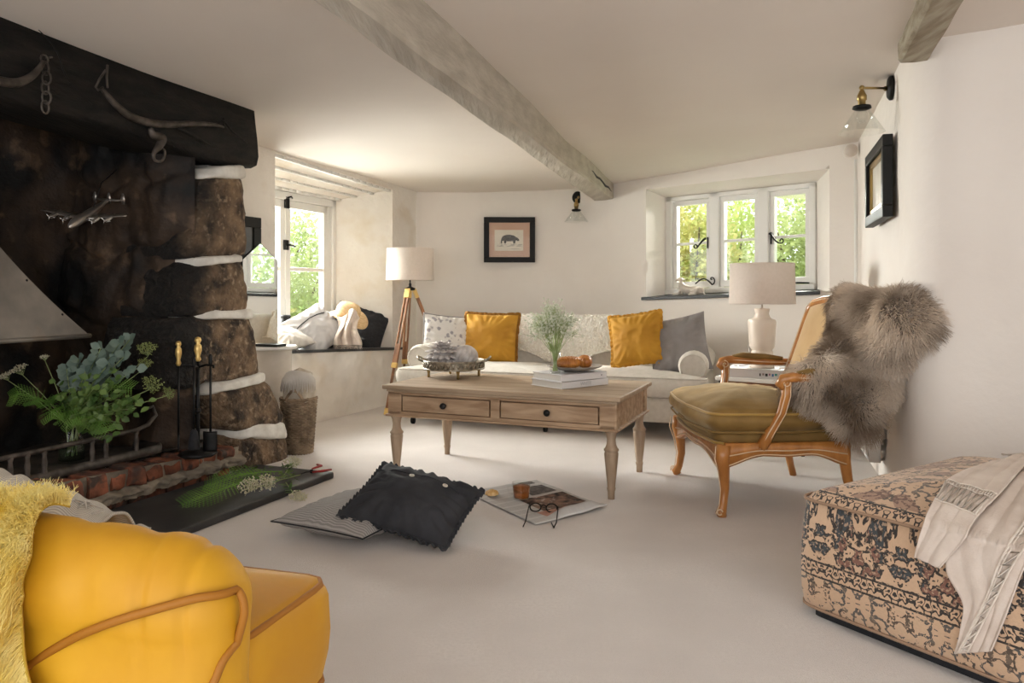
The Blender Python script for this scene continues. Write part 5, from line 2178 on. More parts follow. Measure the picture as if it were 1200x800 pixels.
def kilim():
    m = bpy.data.materials.new('faded_rug_weave')
    m.use_nodes = True
    nt = m.node_tree; N, L = nt.nodes, nt.links
    b = N['Principled BSDF']; b.inputs['Roughness'].default_value = .95; b.inputs['Sheen Weight'].default_value = .2
    tc = N.new('ShaderNodeTexCoord')
    sx = N.new('ShaderNodeSeparateXYZ'); L.new(tc.outputs['UV'], sx.inputs[0])

    def math_(op, a, b_=None, c=None):
        n = N.new('ShaderNodeMath'); n.operation = op
        for i, q in enumerate((a, b_, c)):
            if q is None:
                continue
            if isinstance(q, (int, float)):
                n.inputs[i].default_value = q
            else:
                L.new(q, n.inputs[i])
        return n.outputs[0]

    def noise_(vec, sc, det=3, rough=.5):
        n = N.new('ShaderNodeTexNoise'); n.inputs['Scale'].default_value = sc; n.inputs['Detail'].default_value = det
        n.inputs['Roughness'].default_value = rough; n.inputs['Distortion'].default_value = .22
        L.new(vec, n.inputs['Vector']); return n.outputs[0]

    def comb(x, y, z=0.0):
        n = N.new('ShaderNodeCombineXYZ')
        for i, q in enumerate((x, y, z)):
            if isinstance(q, (int, float)):
                n.inputs[i].default_value = q
            else:
                L.new(q, n.inputs[i])
        return n.outputs[0]

    def mix(f, a, b_):
        n = N.new('ShaderNodeMix'); n.data_type = 'RGBA'
        for i, q in ((0, f), (6, a), (7, b_)):
            if isinstance(q, tuple):
                n.inputs[i].default_value = (*q, 1)
            elif isinstance(q, (int, float)):
                n.inputs[i].default_value = q
            else:
                L.new(q, n.inputs[i])
        return n.outputs[2]

    def gt(a, t):
        return math_('GREATER_THAN', a, t)

    def band(x, a, b_):
        return math_('MULTIPLY', gt(x, a), math_('LESS_THAN', x, b_))
    U, V = sx.outputs[0], sx.outputs[1]
    P_ = .125
    mu = math_('PINGPONG', U, P_)
    mv = math_('PINGPONG', math_('ADD', V, .05), P_)
    mirr = comb(mu, mv)
    mirrb = comb(mu, V)
    # mirrored arabesque: contour lines of a folded noise
    n1 = noise_(mirr, 19, 2.5)
    vine = math_('LESS_THAN', math_('ABSOLUTE', math_('SUBTRACT', math_('FRACT', math_('MULTIPLY', n1, 5.0)), .5)), .15)
    n2 = noise_(mirr, 34, 2)
    spots = gt(n2, .60)
    n3 = noise_(mirrb, 27, 2)
    blob = gt(n3, .53)
    line2 = math_('LESS_THAN', math_('ABSOLUTE', math_('SUBTRACT', math_('FRACT', math_('MULTIPLY', n3, 5.0)), .5)), .17)
    vec = comb(U, V)
    wear = noise_(vec, 5.5, 6, .7)
    fine = noise_(vec, 120, 3)
    peach, dark, slate, rust = (.62, .42, .275), (.035, .028, .025), (.050, .058, .064), (.22, .105, .075)
    tone = noise_(vec, 4, 3)
    basec = mix(tone, (.54, .345, .215), (.70, .50, .345))
    # field
    wfield = math_('MULTIPLY', math_('MAXIMUM', vine, math_('MULTIPLY', spots, .9)), math_('SUBTRACT', 1.30, math_('MULTIPLY', wear, .75)))
    keep = gt(math_('ADD', wear, math_('MULTIPLY', math_('SUBTRACT', fine, .5), .5)), .435)
    fieldink = mix(gt(noise_(mirr, 9, 1), .5), dark, slate)
    field = mix(math_('MULTIPLY', keep, wfield), basec, fieldink)
    field = mix(math_('MULTIPLY', gt(noise_(comb(mu, V), 6, 1), .55), .6), field, rust)
    # main border: dark ground with pale scrolls
    bord = mix(blob, mix(gt(noise_(mirrb, 7, 1), .47), slate, rust), basec)
    bord = mix(line2, bord, dark)
    bord = mix(math_('MULTIPLY', gt(fine, .56), .5), bord, basec)
    mb_ = band(V, .155, .305)
    out = mix(mb_, field, bord)
    # narrow guard stripes with small flowers
    for lo, hi in ((.115, .155), (.305, .345)):
        g = band(V, lo, hi)
        fl = math_('LESS_THAN', math_('ABSOLUTE', math_('SUBTRACT', math_('FRACT', math_('MULTIPLY', noise_(comb(math_('PINGPONG', U, .045), V), 40, 1), 5)), .5)), .2)
        out = mix(g, out, mix(fl, basec, dark))
    for q in (.113, .157, .303, .347):
        out = mix(band(V, q - .003, q + .003), out, dark)
    out = mix(math_('MULTIPLY', gt(fine, .60), .35), out, basec)
    out = mix(math_('MULTIPLY', math_('SUBTRACT', fine, .3), .25), out, (.10, .075, .06))
    L.new(out, b.inputs['Base Color'])
    bm = N.new('ShaderNodeBump'); bm.inputs['Strength'].default_value = .5; bm.inputs['Distance'].default_value = .003
    L.new(noise_(vec, 260, 2), bm.inputs['Height']); L.new(bm.outputs[0], b.inputs['Normal'])
    return m


MT['kilim'] = kilim()
OD = Vector((.307, -.466, 0)).normalized()       # front edge, running right and towards the camera
ON = Vector((-OD.y, OD.x, 0))                     # to the wall
OM = basis((.888, 2.365, 0), OD, ON, (0, 0, 1))
OT = thing('ottoman', 'big square footstool covered in faded patterned rug fabric', 'footstool', M=OM)
OW, ODP, OZ0, OZ1 = 1.30, .95, .026, .372
ocy = [(0, 0), (OW, 0), (OW, ODP), (0, ODP)]


def otto(u, v):
    """u runs round the plan outline, v from the base up and over to the middle"""
    pass


oo = round_poly(ocy, .065, 8)
n_ = len(oo)
mb = MB()
cx, cy = OW / 2, ODP / 2
per = [0]
for i in range(n_):
    per.append(per[-1] + math.dist(oo[i], oo[(i + 1) % n_]))
rings = [(-.010, OZ0, .0), (.004, OZ0 + .02, .02), (.012, OZ0 + .06, .06), (.014, OZ0 + .13, .13), (.012, OZ0 + .20, .20), (.006, OZ0 + .26, .26), (-.006, OZ1 - .018, .30), (-.026, OZ1 + .004, .33), (-.05, OZ1 + .016, .355)]
vs, uvs = [], []
for off, z, vv in rings:
    for i, (x, y) in enumerate(offset(oo, off)):
        vs.append((x, y, z)); uvs.append((per[i], vv))
ins = offset(oo, -.05)
M_TOP = 12
# side faces use outline length as pattern u
k = len(rings)
fs = []
for r in range(k - 1):
    for i in range(n_ - 1):
        fs.append((r * n_ + i, r * n_ + i + 1, (r + 1) * n_ + i + 1, (r + 1) * n_ + i))
    fs.append((r * n_ + n_ - 1, r * n_, (r + 1) * n_, (r + 1) * n_ + n_ - 1))
mb.add(vs, fs, 0, True, None, uvs)
vs, uvs, fs = [], [], []
fr_ = [1 - (j / M_TOP) for j in range(M_TOP)]
for f in fr_:
    for i, (x, y) in enumerate(ins):
        X, Y = cx + (x - cx) * f, cy + (y - cy) * f
        vs.append((X, Y, OZ1 + .016 + .075 * (1 - f ** 2.2)))
        uvs.append((X, .355 + Y * 1.0 + .05))
vs.append((cx, cy, OZ1 + .091)); uvs.append((cx, .355 + cy + .05))
for r in range(M_TOP - 1):
    for i in range(n_):
        fs.append((r * n_ + i, r * n_ + (i + 1) % n_, (r + 1) * n_ + (i + 1) % n_, (r + 1) * n_ + i))
for i in range(n_):
    fs.append(((M_TOP - 1) * n_ + i, (M_TOP - 1) * n_ + (i + 1) % n_, M_TOP * n_))
mb.add(vs, fs, 0, True, None, uvs)
obj('upholstery', mb, MT['kilim'], OT)
mb = MB()
for z, off in ((OZ1 - .012, .0), (OZ0 + .012, .004)):
    mb.tube([(x, y, z) for x, y in offset(oo, off)], .0045, 6, closed=True)
obj('piping', mb, mat('rug_piping', (.34, .22, .145), rough=.95), OT)
mb = MB()
mb.prism(offset(oo, -.03), .0, OZ0 + .005)
obj('plinth', mb, MT['black_cloth'], OT)


def otop(x, y):
    """height of the footstool surface at local x, y (follows the front face down when y < 0)"""
    e = min(x / .6, y / .45, (ODP - y) / .45, 1.0)
    e = max(e, 0)
    return OZ1 + .016 * min(1, e * 8) + .075 * (1 - (1 - e) ** 2.2)


# cream throw with fringe and openwork bands over the right of the footstool
MT['throw'] = mat('cream_gauze', (.62, .52, .45), (.72, .625, .55), scale=14, rough=.95, bump=.5, bscale=180, bdist=.002)
MT['throw_band'] = mat('crochet_band', (.66, .575, .495), (.76, .68, .60), scale=60, rough=.95, bump=.6, bscale=90, bdist=.004)
TH = thing('throw_blanket', 'crumpled cream gauze throw with crochet bands over the patterned footstool', 'throw', OM @ Vector((.55, .2, .40)))


def surf(px, py, lift):
    """point of the footstool under a pixel, lifted off its surface"""
    e = OM.inverted() @ Vector((0, 0, EYE))
    d = OM.to_3x3().inverted() @ Vector(((px - 600) / FPX, 1, -(py - HOR) / FPX))

    def h(t):
        p = e + d * t
        if p.y < 0:
            return max(-.014 - p.y, p.z - OZ1 - .01)
        return p.z - otop(max(p.x, .0), min(p.y, ODP))
    t = 1.0
    best, tb_ = 9.0, 1.0
    while h(t) > 0 and t < 4:
        if h(t) < best:
            best, tb_ = h(t), t
        t += .01
    if t >= 4:                      # past the far edge: rest on the nearest part of the top
        q = e + d * tb_
        q.x, q.y = max(.02, min(OW - .02, q.x)), max(.02, min(ODP - .02, q.y))
        return OM @ Vector((q.x, q.y, otop(q.x, q.y) + lift))
    a_, b_ = t - .01, t
    for _ in range(20):
        m_ = (a_ + b_) / 2
        if h(m_) > 0:
            a_ = m_
        else:
            b_ = m_
    p = e + d * b_
    if p.y > ODP - .03 or p.x > OW - .03:
        p.x, p.y = min(p.x, OW - .03), min(p.y, ODP - .03)
        p.z = otop(p.x, p.y)
    n = Vector((0, -1, .15)) if p.y < .0 else Vector((0, -.25, 1))
    if -.0 <= p.y < .08:
        n = Vector((0, -.7, .7))
    return OM @ (p + n.normalized() * lift)


def sheet(name, rows, m, lift=.012, fold=.004, freq=3.0, seed=0, nu=50, nv=70):
    """cloth over the footstool from rows of (left px, right px)"""
    Ls, Rs = spl([(a[0], a[1], 0) for a in rows], 8), spl([(a[2], a[3], 0) for a in rows], 8)

    def pix(u, v):
        q = v * (len(Ls) - 1)
        i = min(int(q), len(Ls) - 2)
        l, r = Ls[i].lerp(Ls[i + 1], q - i), Rs[i].lerp(Rs[i + 1], q - i)
        return l.lerp(r, u)

    def fn(u, v, extra=0.0):
        p = pix(u, v)
        f = fold * (sin(u * freq * 2 * pi + seed + v * 1.5) + .8 * nz((u * 3, v * 4, seed)) + .4 * nz((u * 9, v * 9, seed)))
        edge = .7 * fold * (1 - sstep(0, .06, min(u, 1 - u)))
        return surf(p.x, p.y, lift + abs(f) + edge + extra)
    mb = MB()
    mb.grid(lambda u, v: fn(u, v), nu, nv)
    obj(name, mb, m, TH, world=True, solid=.004)
    return fn


fB = sheet('cloth', [(1180, 560, 1245, 548), (1128, 618, 1240, 590), (1112, 664, 1222, 630), (1132, 706, 1200, 672), (1128, 740, 1182, 722), (1122, 765, 1165, 762)], MT['throw'], .010, .004, 1.8, 1.0)
fA = sheet('cloth', [(1158, 552, 1222, 534), (1132, 562, 1200, 558), (1112, 574, 1171, 592), (1100, 592, 1150, 612), (1086, 622, 1130, 640), (1078, 652, 1107, 665)], MT['throw'], .024, .004, 1.2, 4.0)


def lace(fn, pts, wid, n, flip=1):
    """a crochet strip: two beaded lines with a zigzag between; pts are (u, v) along it, wid the zigzag's (du, dv)"""
    q = spl([(a, b, 0) for a, b in pts], 10)

    def at(t, k):
        i = min(int(t * (len(q) - 1)), len(q) - 2)
        p = q[i].lerp(q[i + 1], t * (len(q) - 1) - i)
        return fn(max(.005, min(.995, p.x + wid[0] * k)), max(.005, min(.995, p.y + wid[1] * k)), .005)
    for k, r in ((0, .0032), (.22, .0024), (1, .0028)):
        mb = MB()
        mb.tube([at(i / 60, k) for i in range(61)], r, 5)
        obj('crochet_band', mb, MT['throw_band'], TH, world=True)
    mb = MB()
    zig = []
    for i in range(n):
        zig += [at(i / n, .22), at((i + .5) / n, 1.0)]
    mb.tube(zig, .0026, 5)
    obj('crochet_band', mb, MT['throw_band'], TH, world=True)
    mb = MB()
    for i in range(n * 2):
        mb.tube([at(i / n / 2, 0), at(i / n / 2, .22)], .0018, 4)
    obj('crochet_rungs', mb, MT['throw_band'], TH, world=True)


lace(fA, [(.02, .40), (.5, .395), (.98, .40)], (0, .20), 9)
lace(fB, [(.80, .12), (.74, .30), (.55, .52), (.30, .75), (.10, .99)], (.24, .0), 15)
# ------------------------------------------------------------------ window seat things


def on_seat(px, D):
    """point on the slate seat below column px at distance D"""
    x = (px - 600) / FPX * D
    s = (Vector((x, D, 0)) - L0).dot(LD)
    return Vector((x, D, seat_z(s)))


nrm = (-LN * .62 + Vector((0, 0, .78))).normalized()


def seat_pose(c, n, xdir):
    n = Vector(n).normalized()
    x = Vector(xdir); x = (x - n * x.dot(n)).normalized()
    return basis(c, x, n.cross(x), n)


cushion('seat_cushion_loose', 'big pale grey cushion with dark seam slumped on the window seat', .50, .38, .17,
        seat_pose(P(370, 386, 5.98), (.62, -.52, .72), LD + Vector((0, 0, .34))), MT['pale_grey'], 21, .05, wr=.012)
bpy.data.objects['seat_cushion_loose'].name = 'window_cushion'
wc = bpy.data.objects['window_cushion']
mb = MB()
pf = pillow_fn(.50, .38, .17, conc=.05, seed=21, wr=.012)
mb.tube([Vector((0, 0, .002)) + pf(-.9 + 1.5 * k / 24, .34 + .10 * sin(k / 8), 1) for k in range(25)], .004, 5)
obj('dark_seam', mb, MT['black_cloth'], wc)
cushion('window_cushion', 'small white cushion lying in front of the big pale grey one', .34, .30, .11,
        seat_pose(on_seat(343, 5.62) + LN * .05 + Vector((0, 0, .085)), (.35, -.25, .95), LD + Vector((0, 0, .12))), MT['oat_linen'], 22, .05)
cushion('window_cushion', 'flat black cushion under the pale grey window cushion', .62, .40, .11,
        seat_pose(on_seat(388, 6.22) + LN * .06 + Vector((0, 0, .058)), (0, 0, 1), LD), MT['black_cloth'], 23, .04)
cushion('window_cushion', 'black cushion propped in the far corner of the window recess', .46, .40, .13,
        seat_pose(lw(.90, .685, .20), (.30, -.80, .50), Vector((.85, .35, -.42))), MT['black_cloth'], 24, .04)

# straw hat on top, and a cream scarf
MT['straw'] = mat('straw', (.52, .34, .16), (.70, .50, .28), scale=40, stretch=(1, 1, 6), rough=.8, bump=.5, bscale=90, bdist=.003)
hn = Vector((.30, -.25, .92)).normalized()
HTM = facing(P(407, 370, 6.28), hn)
HAT = thing('straw_hat', 'straw sun hat resting on the heap of cushions in the window', 'hat', M=HTM)
mb = MB()
mb.lathe([(.100, 0), (.102, .035), (.097, .07), (.080, .098), (.045, .110), (0, .113)], 32)
obj('crown', mb, MT['straw'], HAT)
mb = MB()
mb.grid(lambda u, v: Vector(((.096 + .085 * v) * cos(2 * pi * u), (.096 + .085 * v) * sin(2 * pi * u), .004 + .03 * v * sin(2 * pi * u * 2 + .8) - .018 * v)), 48, 6, cu=True)
obj('brim', mb, MT['straw'], HAT, solid=.003)
SCF = thing('scarf', 'crumpled cream scarf hanging between hat and pale cushion', 'scarf', P(408, 385, 6.1))
mb = MB()


def scarf(u, v):
    px = lerp(394, 421, u) + 3 * sin(v * 5 + u * 3)
    py = lerp(370, 404, v) + 4 * sin(u * 7) * (1 - v) - 6 * (1 - abs(2 * u - 1)) * (1 - v)
    D = 6.10 - .16 * sin(min(v * 1.4, 1) * pi * .5) + .03 * sin(u * 17 + v * 3) + .018 * nz((u * 7, v * 7, 1))
    return P(px, py, D)


mb.grid(scarf, 50, 40)
obj('cloth', mb, MT['throw'], SCF, world=True, solid=.006)
mb = MB()
for k in range(30):
    p = scarf(k / 29, .99)
    mb.tube([p, p + Vector((.003 * sin(k), 0, -.02)), p + Vector((.005 * sin(k * 2), 0, -.035))], [.002, .002, .001], 4)
obj('fringe', mb, MT['throw'], SCF, world=True)

# black things on the window's inner sill: little bird and a jar
BIRD = thing('iron_bird', 'small black metal bird on the inner sill behind the pale cushion', 'ornament', w1(.47, .585, -.10))
mb = MB()
b0 = Vector((0, 0, .10))
mb.tube([b0 + LD * -.13 + Vector((0, 0, .05)), b0 + LD * -.07, b0, b0 + LD * .07 + Vector((0, 0, .01)), b0 + LD * .13 + Vector((0, 0, -.005))], [.004, .025, .045, .032, .006], 10)
mb.tube([b0 + LD * -.06, b0 + LD * -.10 + Vector((0, 0, .06)), b0 + LD * -.125 + Vector((0, 0, .08))], [.02, .017, .005], 8)
mb.tube([b0, Vector((0, 0, .0))], .008, 6)
obj('body', mb, MT['iron'], BIRD)
mb = MB()
for s in (-.3, .3):
    mb.tube([b0 + LD * (.02) + LN * s * .1, b0 + LD * .09 + LN * s * .2 + Vector((0, 0, .05)), b0 + LD * .14 + LN * s * .25 + Vector((0, 0, .07))], [.02, .016, .004], 8, squash=.3)
obj('wing', mb, MT['iron'], BIRD)
J_ = P(335, 383, 6.02)
mb = MB()
zs = on_seat(335, 6.02).z
mb.lathe([(0, zs), (.035, zs), (.042, zs + .02), (.042, J_.z + .05), (.036, J_.z + .06), (.036, J_.z + .08), (.042, J_.z + .085), (.03, J_.z + .095), (0, J_.z + .095)], 20, M=Matrix.Translation((J_.x, J_.y, 0)))
tag(obj('jar', mb, MT['black']), 'small black jar standing at the left of the window seat', 'jar')

# ------------------------------------------------------------------ mirror, black picture, white drum table, basket
MT['mirror'] = mat('mirror_glass', (.92, .94, .93), rough=.01, metal=1)
mdv = Vector((.469, .883, 0)).normalized()
mnv = Vector((mdv.y, -mdv.x, 0))
m0 = P(298, 300, 4.95); m0.z = 0
zT, zSh, zB = 1.318, 1.205, .65
m0 = m0 + mdv * .05
MRM = basis(Vector((m0.x, m0.y, zB)), mdv, Vector((0, 0, 1)), mnv)
MR = thing('mirror', 'frameless mirror with a pointed top standing on the white drum table', 'mirror', M=MRM)
hw = .150
pent = [(-hw, 0), (hw, 0), (hw, zSh - zB), (0, zT - zB), (-hw, zSh - zB)]
mb = MB(); mb.prism(pent, 0, .004); obj('glass', mb, MT['mirror'], MR)
mb = MB(); mb.prism([(x * 1.012, y * 1.006 - .002) for x, y in pent], -.012, -.001); obj('backing', mb, MT['black'], MR)
mb = MB()
mb.tube([(x, y, .001) for x, y in pent], .0045, 4, closed=True)
obj('edge', mb, MT['iron'], MR)

fs0 = (P(300, 300, 5.06) - L0); sF = fs0.dot(LD)
ff = px_s(L0 - LN * .02, LD, 303.5)
FRM = basis(lw(ff - .30, 1.245, -.022), LD, Vector((0, 0, 1)), -LN)
PF = thing('picture_frame', 'black framed picture half hidden behind the stone jamb', 'picture', M=FRM)


def frame(parent, w, h, fw, th, m, inner, lip=None):
    mb = MB()
    for x, y, a, b in ((0, h / 2 - fw / 2, w, fw), (0, -h / 2 + fw / 2, w, fw), (-w / 2 + fw / 2, 0, fw, h - 2 * fw), (w / 2 - fw / 2, 0, fw, h - 2 * fw)):
        mb.box((x, y, th / 2), (a, b, th))
    obj('frame', mb, m, parent, bevel=.004)
    mb = MB(); mb.box((0, 0, th * .3), (w - 2 * fw + .004, h - 2 * fw + .004, .004))
    return obj('mount', mb, inner, parent)


PF_w, PF_h = .60, .50
frame(PF, PF_w, PF_h, .07, .02, MT['black'], mat('dark_print', (.02, .02, .02), (.08, .07, .06), scale=5, rough=.4))

TBW = thing('drum_table', 'white round drum side table beside the stone jamb', 'side table', P(319, 0, 4.97) * 1)
TBW.location.z = 0
XF[TBW.name].translation.z = 0
ctr = XF[TBW.name].translation.copy()
ztab = 1 - (405 - HOR) / FPX * 4.97
mb = MB(); mb.lathe([(0, ztab - .02), (.155, ztab - .02), (.160, ztab - .014), (.160, ztab - .005), (.156, ztab), (0, ztab)], 40)
obj('table_top', mb, MT['white_paint'], TBW)
mb = MB(); mb.lathe([(0, 0), (.11, 0), (.115, .01), (.125, .30), (.125, ztab - .02), (0, ztab - .02)], 32)
obj('body', mb, mat('greige_drum', (.52, .46, .39), (.60, .54, .47), scale=9, rough=.8), TBW)
MR.location.z = ztab + .005
mb = MB()
q_ = ctr + Vector((.015, -.075, ztab + .001))
MB_ = Matrix.Translation(q_) @ Matrix.Rotation(-.35, 4, 'Z')
mb.box((0, 0, .009), (.17, .10, .016), MB_)
tag(obj('tablet', mb, MT['black'], bevel=.003), 'slim black tablet lying on the white drum table', 'tablet')

# tall wicker basket with a fringed blanket
bk0 = P(350, 0, 4.70); bk0.z = 0
BS = thing('wicker_basket', 'tall wicker log basket with hooped handle beside the stone jamb', 'basket', bk0)
MT['wicker'] = mat('wicker', (.13, .085, .05), (.36, .26, .17), scale=18, rough=.7)
mb = MB()
Hb = .335


def rb(z):
    return lerp(.080, .105, z / Hb)


nst = 28
for k in range(30):
    z = .008 + (Hb - .012) * k / 29
    pts = []
    for j in range(nst * 3):
        th = 2 * pi * j / (nst * 3)
        ph = (j // 3 + k) % 2
        pts.append((rb(z) * cos(th) * 1.02 + .006 * cos(th) * sin(th * nst / 2 + pi * k), rb(z) * sin(th) * .92 + .006 * sin(th) * sin(th * nst / 2 + pi * k), z))
    mb.tube(pts, .0058, 4, closed=True)
for j in range(nst):
    th = 2 * pi * j / nst
    mb.tube([(rb(z) * cos(th) * 1.02, rb(z) * sin(th) * .92, z) for z in (0, Hb)], .004, 4)
mb.lathe([(0, .004), (.078, .004), (.08, .01), (0, .01)], 24)
obj('weave', mb, MT['wicker'], BS)
mb = MB()
for s in (0, 1):
    pts = []
    for k in range(40):
        th = 2 * pi * k / 40
        pts.append((rb(Hb) * cos(th) * 1.03 + .005 * sin(th * 12 + s * pi), rb(Hb) * sin(th) * .93, Hb + .004 + .005 * cos(th * 12 + s * pi)))
    mb.tube(pts, .006, 5, closed=True)
obj('rim', mb, MT['wicker'], BS)
mb = MB()
mb.tube([(-.055 + .11 * t, -.095 - .005 * sin(t * pi), Hb + .062 * sin(pi * t)) for t in [k / 14 for k in range(15)]], .009, 8)
obj('handle', mb, MT['wicker'], BS)
MT['blanket_oat'] = mat('oat_blanket', (.40, .34, .265), (.52, .455, .37), scale=20, rough=.95, bump=.5, bscale=120, bdist=.003)
BL = thing('blanket', 'oat coloured fringed blanket folded over the top of the wicker basket', 'blanket', bk0 + Vector((0, 0, .30)))
mb = MB()


def blank(u, v):
    th = 2 * pi * u
    r_ = .096 * (1 - .35 * v * v) if v < .8 else .096 * (1 - .35 * .64) * (1 - v) / .2
    fold = 1 + .10 * sin(th * 5 + v * 4) * (1 - v) + .06 * nz((cos(th) * 2, sin(th) * 2, v * 3))
    z = .325 + .195 * v ** .8 + .008 * sin(th * 3)
    return Vector((r_ * fold * cos(th) + .006 * v, r_ * fold * sin(th) * .95, z)) + bk0


mb.grid(blank, 60, 24, cu=True)
obj('cloth', mb, MT['blanket_oat'], BL, world=True)
mb = MB()
for k in range(44):
    th = -pi + pi * k / 43
    p0 = bk0 + Vector((.072 * cos(th), .080 * sin(th), .505 - .012 * cos(th * 2)))
    p1 = bk0 + Vector((.098 * cos(th) + .002, .108 * sin(th), .455))
    p2 = bk0 + Vector((.106 * cos(th) + .003 * sin(k * 3), .117 * sin(th), .395 + .012 * sin(k * 1.7)))
    mb.tube([p0, p1, p2], [.0035, .0035, .002], 5)
obj('fringe', mb, MT['oat_linen'], BL, world=True)
# ------------------------------------------------------------------ pictures
hp = P(597, 281, 7.135)
PIC = thing('picture_frame', 'black framed animal engraving hanging on the back wall above the sofa', 'picture', M=facing(P(597, 281, 7.10), (.02, -1, 0)) @ Matrix.Rotation(0, 4, 'Z'))
fw_ = 60 * 7.1 / FPX; fh_ = 53 * 7.1 / FPX
frame(PIC, fw_, fh_, .050, .028, MT['black'], mat('pink_mount', (.56, .36, .26), (.60, .40, .295), scale=4, rough=.8))
MT['paper'] = mat('print_paper', (.66, .60, .49), (.72, .66, .55), scale=9, rough=.9)
mb = MB(); mb.box((-.005, -.005, .012), (fw_ * .56, fh_ * .46, .003)); obj('print', mb, MT['paper'], PIC)
MT['engrave'] = mat('engraving_ink', (.035, .030, .026), (.13, .11, .09), scale=60, rough=.9)
mb = MB()
body = [(-.085, -.012), (-.080, .012), (-.065, .030), (-.03, .042), (.01, .042), (.045, .034), (.062, .022), (.085, .010), (.098, -.006), (.098, -.02), (.082, -.022), (.068, -.012), (.062, -.022), (.058, -.046), (.040, -.046), (.036, -.022), (-.01, -.024), (-.03, -.024), (-.036, -.046), (-.052, -.046), (-.058, -.020), (-.072, -.018), (-.076, -.046), (-.090, -.046), (-.088, -.024)]
mb.prism([(x * .92, y * .92 + .008) for x, y in body], .0138, .0146)
obj('engraved_beast', mb, MT['engrave'], PIC)
mb = MB()
r8 = random.Random(4)
for k in range(26):
    x = r8.uniform(-.12, .12)
    mb.box((x, -.045 + r8.uniform(-.018, .006), .014), (r8.uniform(.01, .04), .002, .001))
mb.box((.05, -.085, .014), (.07, .002, .001))
obj('engraved_ground', mb, MT['engrave'], PIC)
mb = MB(); mb.box((0, 0, .018), (fw_ - .098, fh_ - .098, .002)); obj('glazing', mb, MT['picture_glass'], PIC)

# gilt lined picture on the right wall
wa, wb_ = QR[0], QR[1]
wdv = (wb_ - wa).normalized()                   # towards the camera
wnr = Vector((wdv.y, -wdv.x, 0))                # into the room
if wnr.x > 0:
    wnr = -wnr
s0, s1 = px_s(wa + wnr * .05, wdv, 1017.5), px_s(wa + wnr * .05, wdv, 1039)
c = wa + wdv * ((s0 + s1) / 2) + wnr * .022
c.z = 1.538
PR = thing('picture_frame', 'black framed picture with gilt inner edge on the right wall below the lamp', 'picture', M=facing(c, wnr))
w_, h_ = s1 - s0, .385
frame(PR, w_, h_, .055, .045, MT['black'], mat('pale_print', (.50, .46, .38), (.62, .57, .48), scale=4, rough=.6))
mb = MB()
g = .055
for x, y, a, b in ((0, h_ / 2 - g - .012, w_ - 2 * g, .026), (0, -h_ / 2 + g + .012, w_ - 2 * g, .026), (-w_ / 2 + g + .015, 0, .03, h_ - 2 * g), (w_ / 2 - g - .015, 0, .03, h_ - 2 * g)):
    mb.box((x, y, .022), (a, b, .014))
obj('gilt_slip', mb, MT['old_brass'], PR)

# ------------------------------------------------------------------ wall lamps


def sconce(name, label, base, n, arm_end, shade_top, shade_bot, r1, plate_r, drop=None):
    """base on the wall with normal n; arm to arm_end; glass cone between two heights"""
    S_ = thing(name, label, 'wall lamp', base, group='glass shaded wall lamps')
    n = Vector(n).normalized()
    M = facing(base, n)
    mb = MB(); mb.lathe([(0, .0), (plate_r, 0), (plate_r, .012), (plate_r * .8, .022), (0, .024)], 28, M=M)
    obj('wall_plate', mb, MT['black'], S_, world=True)
    mb = MB()
    mb.tube([base + n * .02, arm_end], .006, 8)
    mb.ball(arm_end, .013, 12, 8)
    mb.ball(base + n * .03, .012, 12, 8)
    obj('arm', mb, MT['old_brass'], S_, world=True)
    mb = MB()
    a = arm_end
    mb.lathe([(.005, .0), (.010, -.012), (.013, -.02), (.018, -.03), (.022, -.036), (.022, -.058), (.017, -.062), (.017, -.085), (.012, -.09)], 16, M=Matrix.Translation(a))
    obj('lamp_holder', mb, MT['old_brass'], S_, world=True)
    mb = MB()
    mb.lathe([(.017, -.082), (.040, -.086), (.043, -.098), (.030, -.104), (.017, -.104)], 20, M=Matrix.Translation(a))
    obj('gallery_ring', mb, MT['black'], S_, world=True)
    mb = MB()
    zt, zb = shade_top - a.z, shade_bot - a.z
    mb.lathe([(.030, zt), (r1, zb), (r1 - .0025, zb), (.028, zt)], 32, M=Matrix.Translation(a), cap=False)
    obj('glass_shade', mb, MT['clear'], S_, world=True)
    mb = MB()
    mb.ball(a + Vector((0, 0, zt - .035)), (.026, .026, .034), 16, 12)
    obj('bulb', mb, MT['clear'], S_, world=True)
    return S_


sA = px_s(wa, wdv, 1047)
bA = wa + wdv * sA + wnr * .004; bA.z = 1 - (103 - HOR) / FPX * bA.y
eA = P(1010, 103, bA.y - .04)
k_ = bA.y / FPX
sconce('wall_lamp', 'brass armed wall lamp with clear glass cone on the right wall above the picture', bA, wnr, eA, eA.z - .10, eA.z - 52 * k_, 25 * k_, .058)
bB = P(678.5, 231.5, 7.0)
eB = bB + Vector((-.035, -.12, -.035))
sconce('wall_lamp', 'wall lamp with round black plate on the back wall by the beam end', bB, (-.25, -.97, 0), eB, eB.z - .095, eB.z - .20, .11, .062)

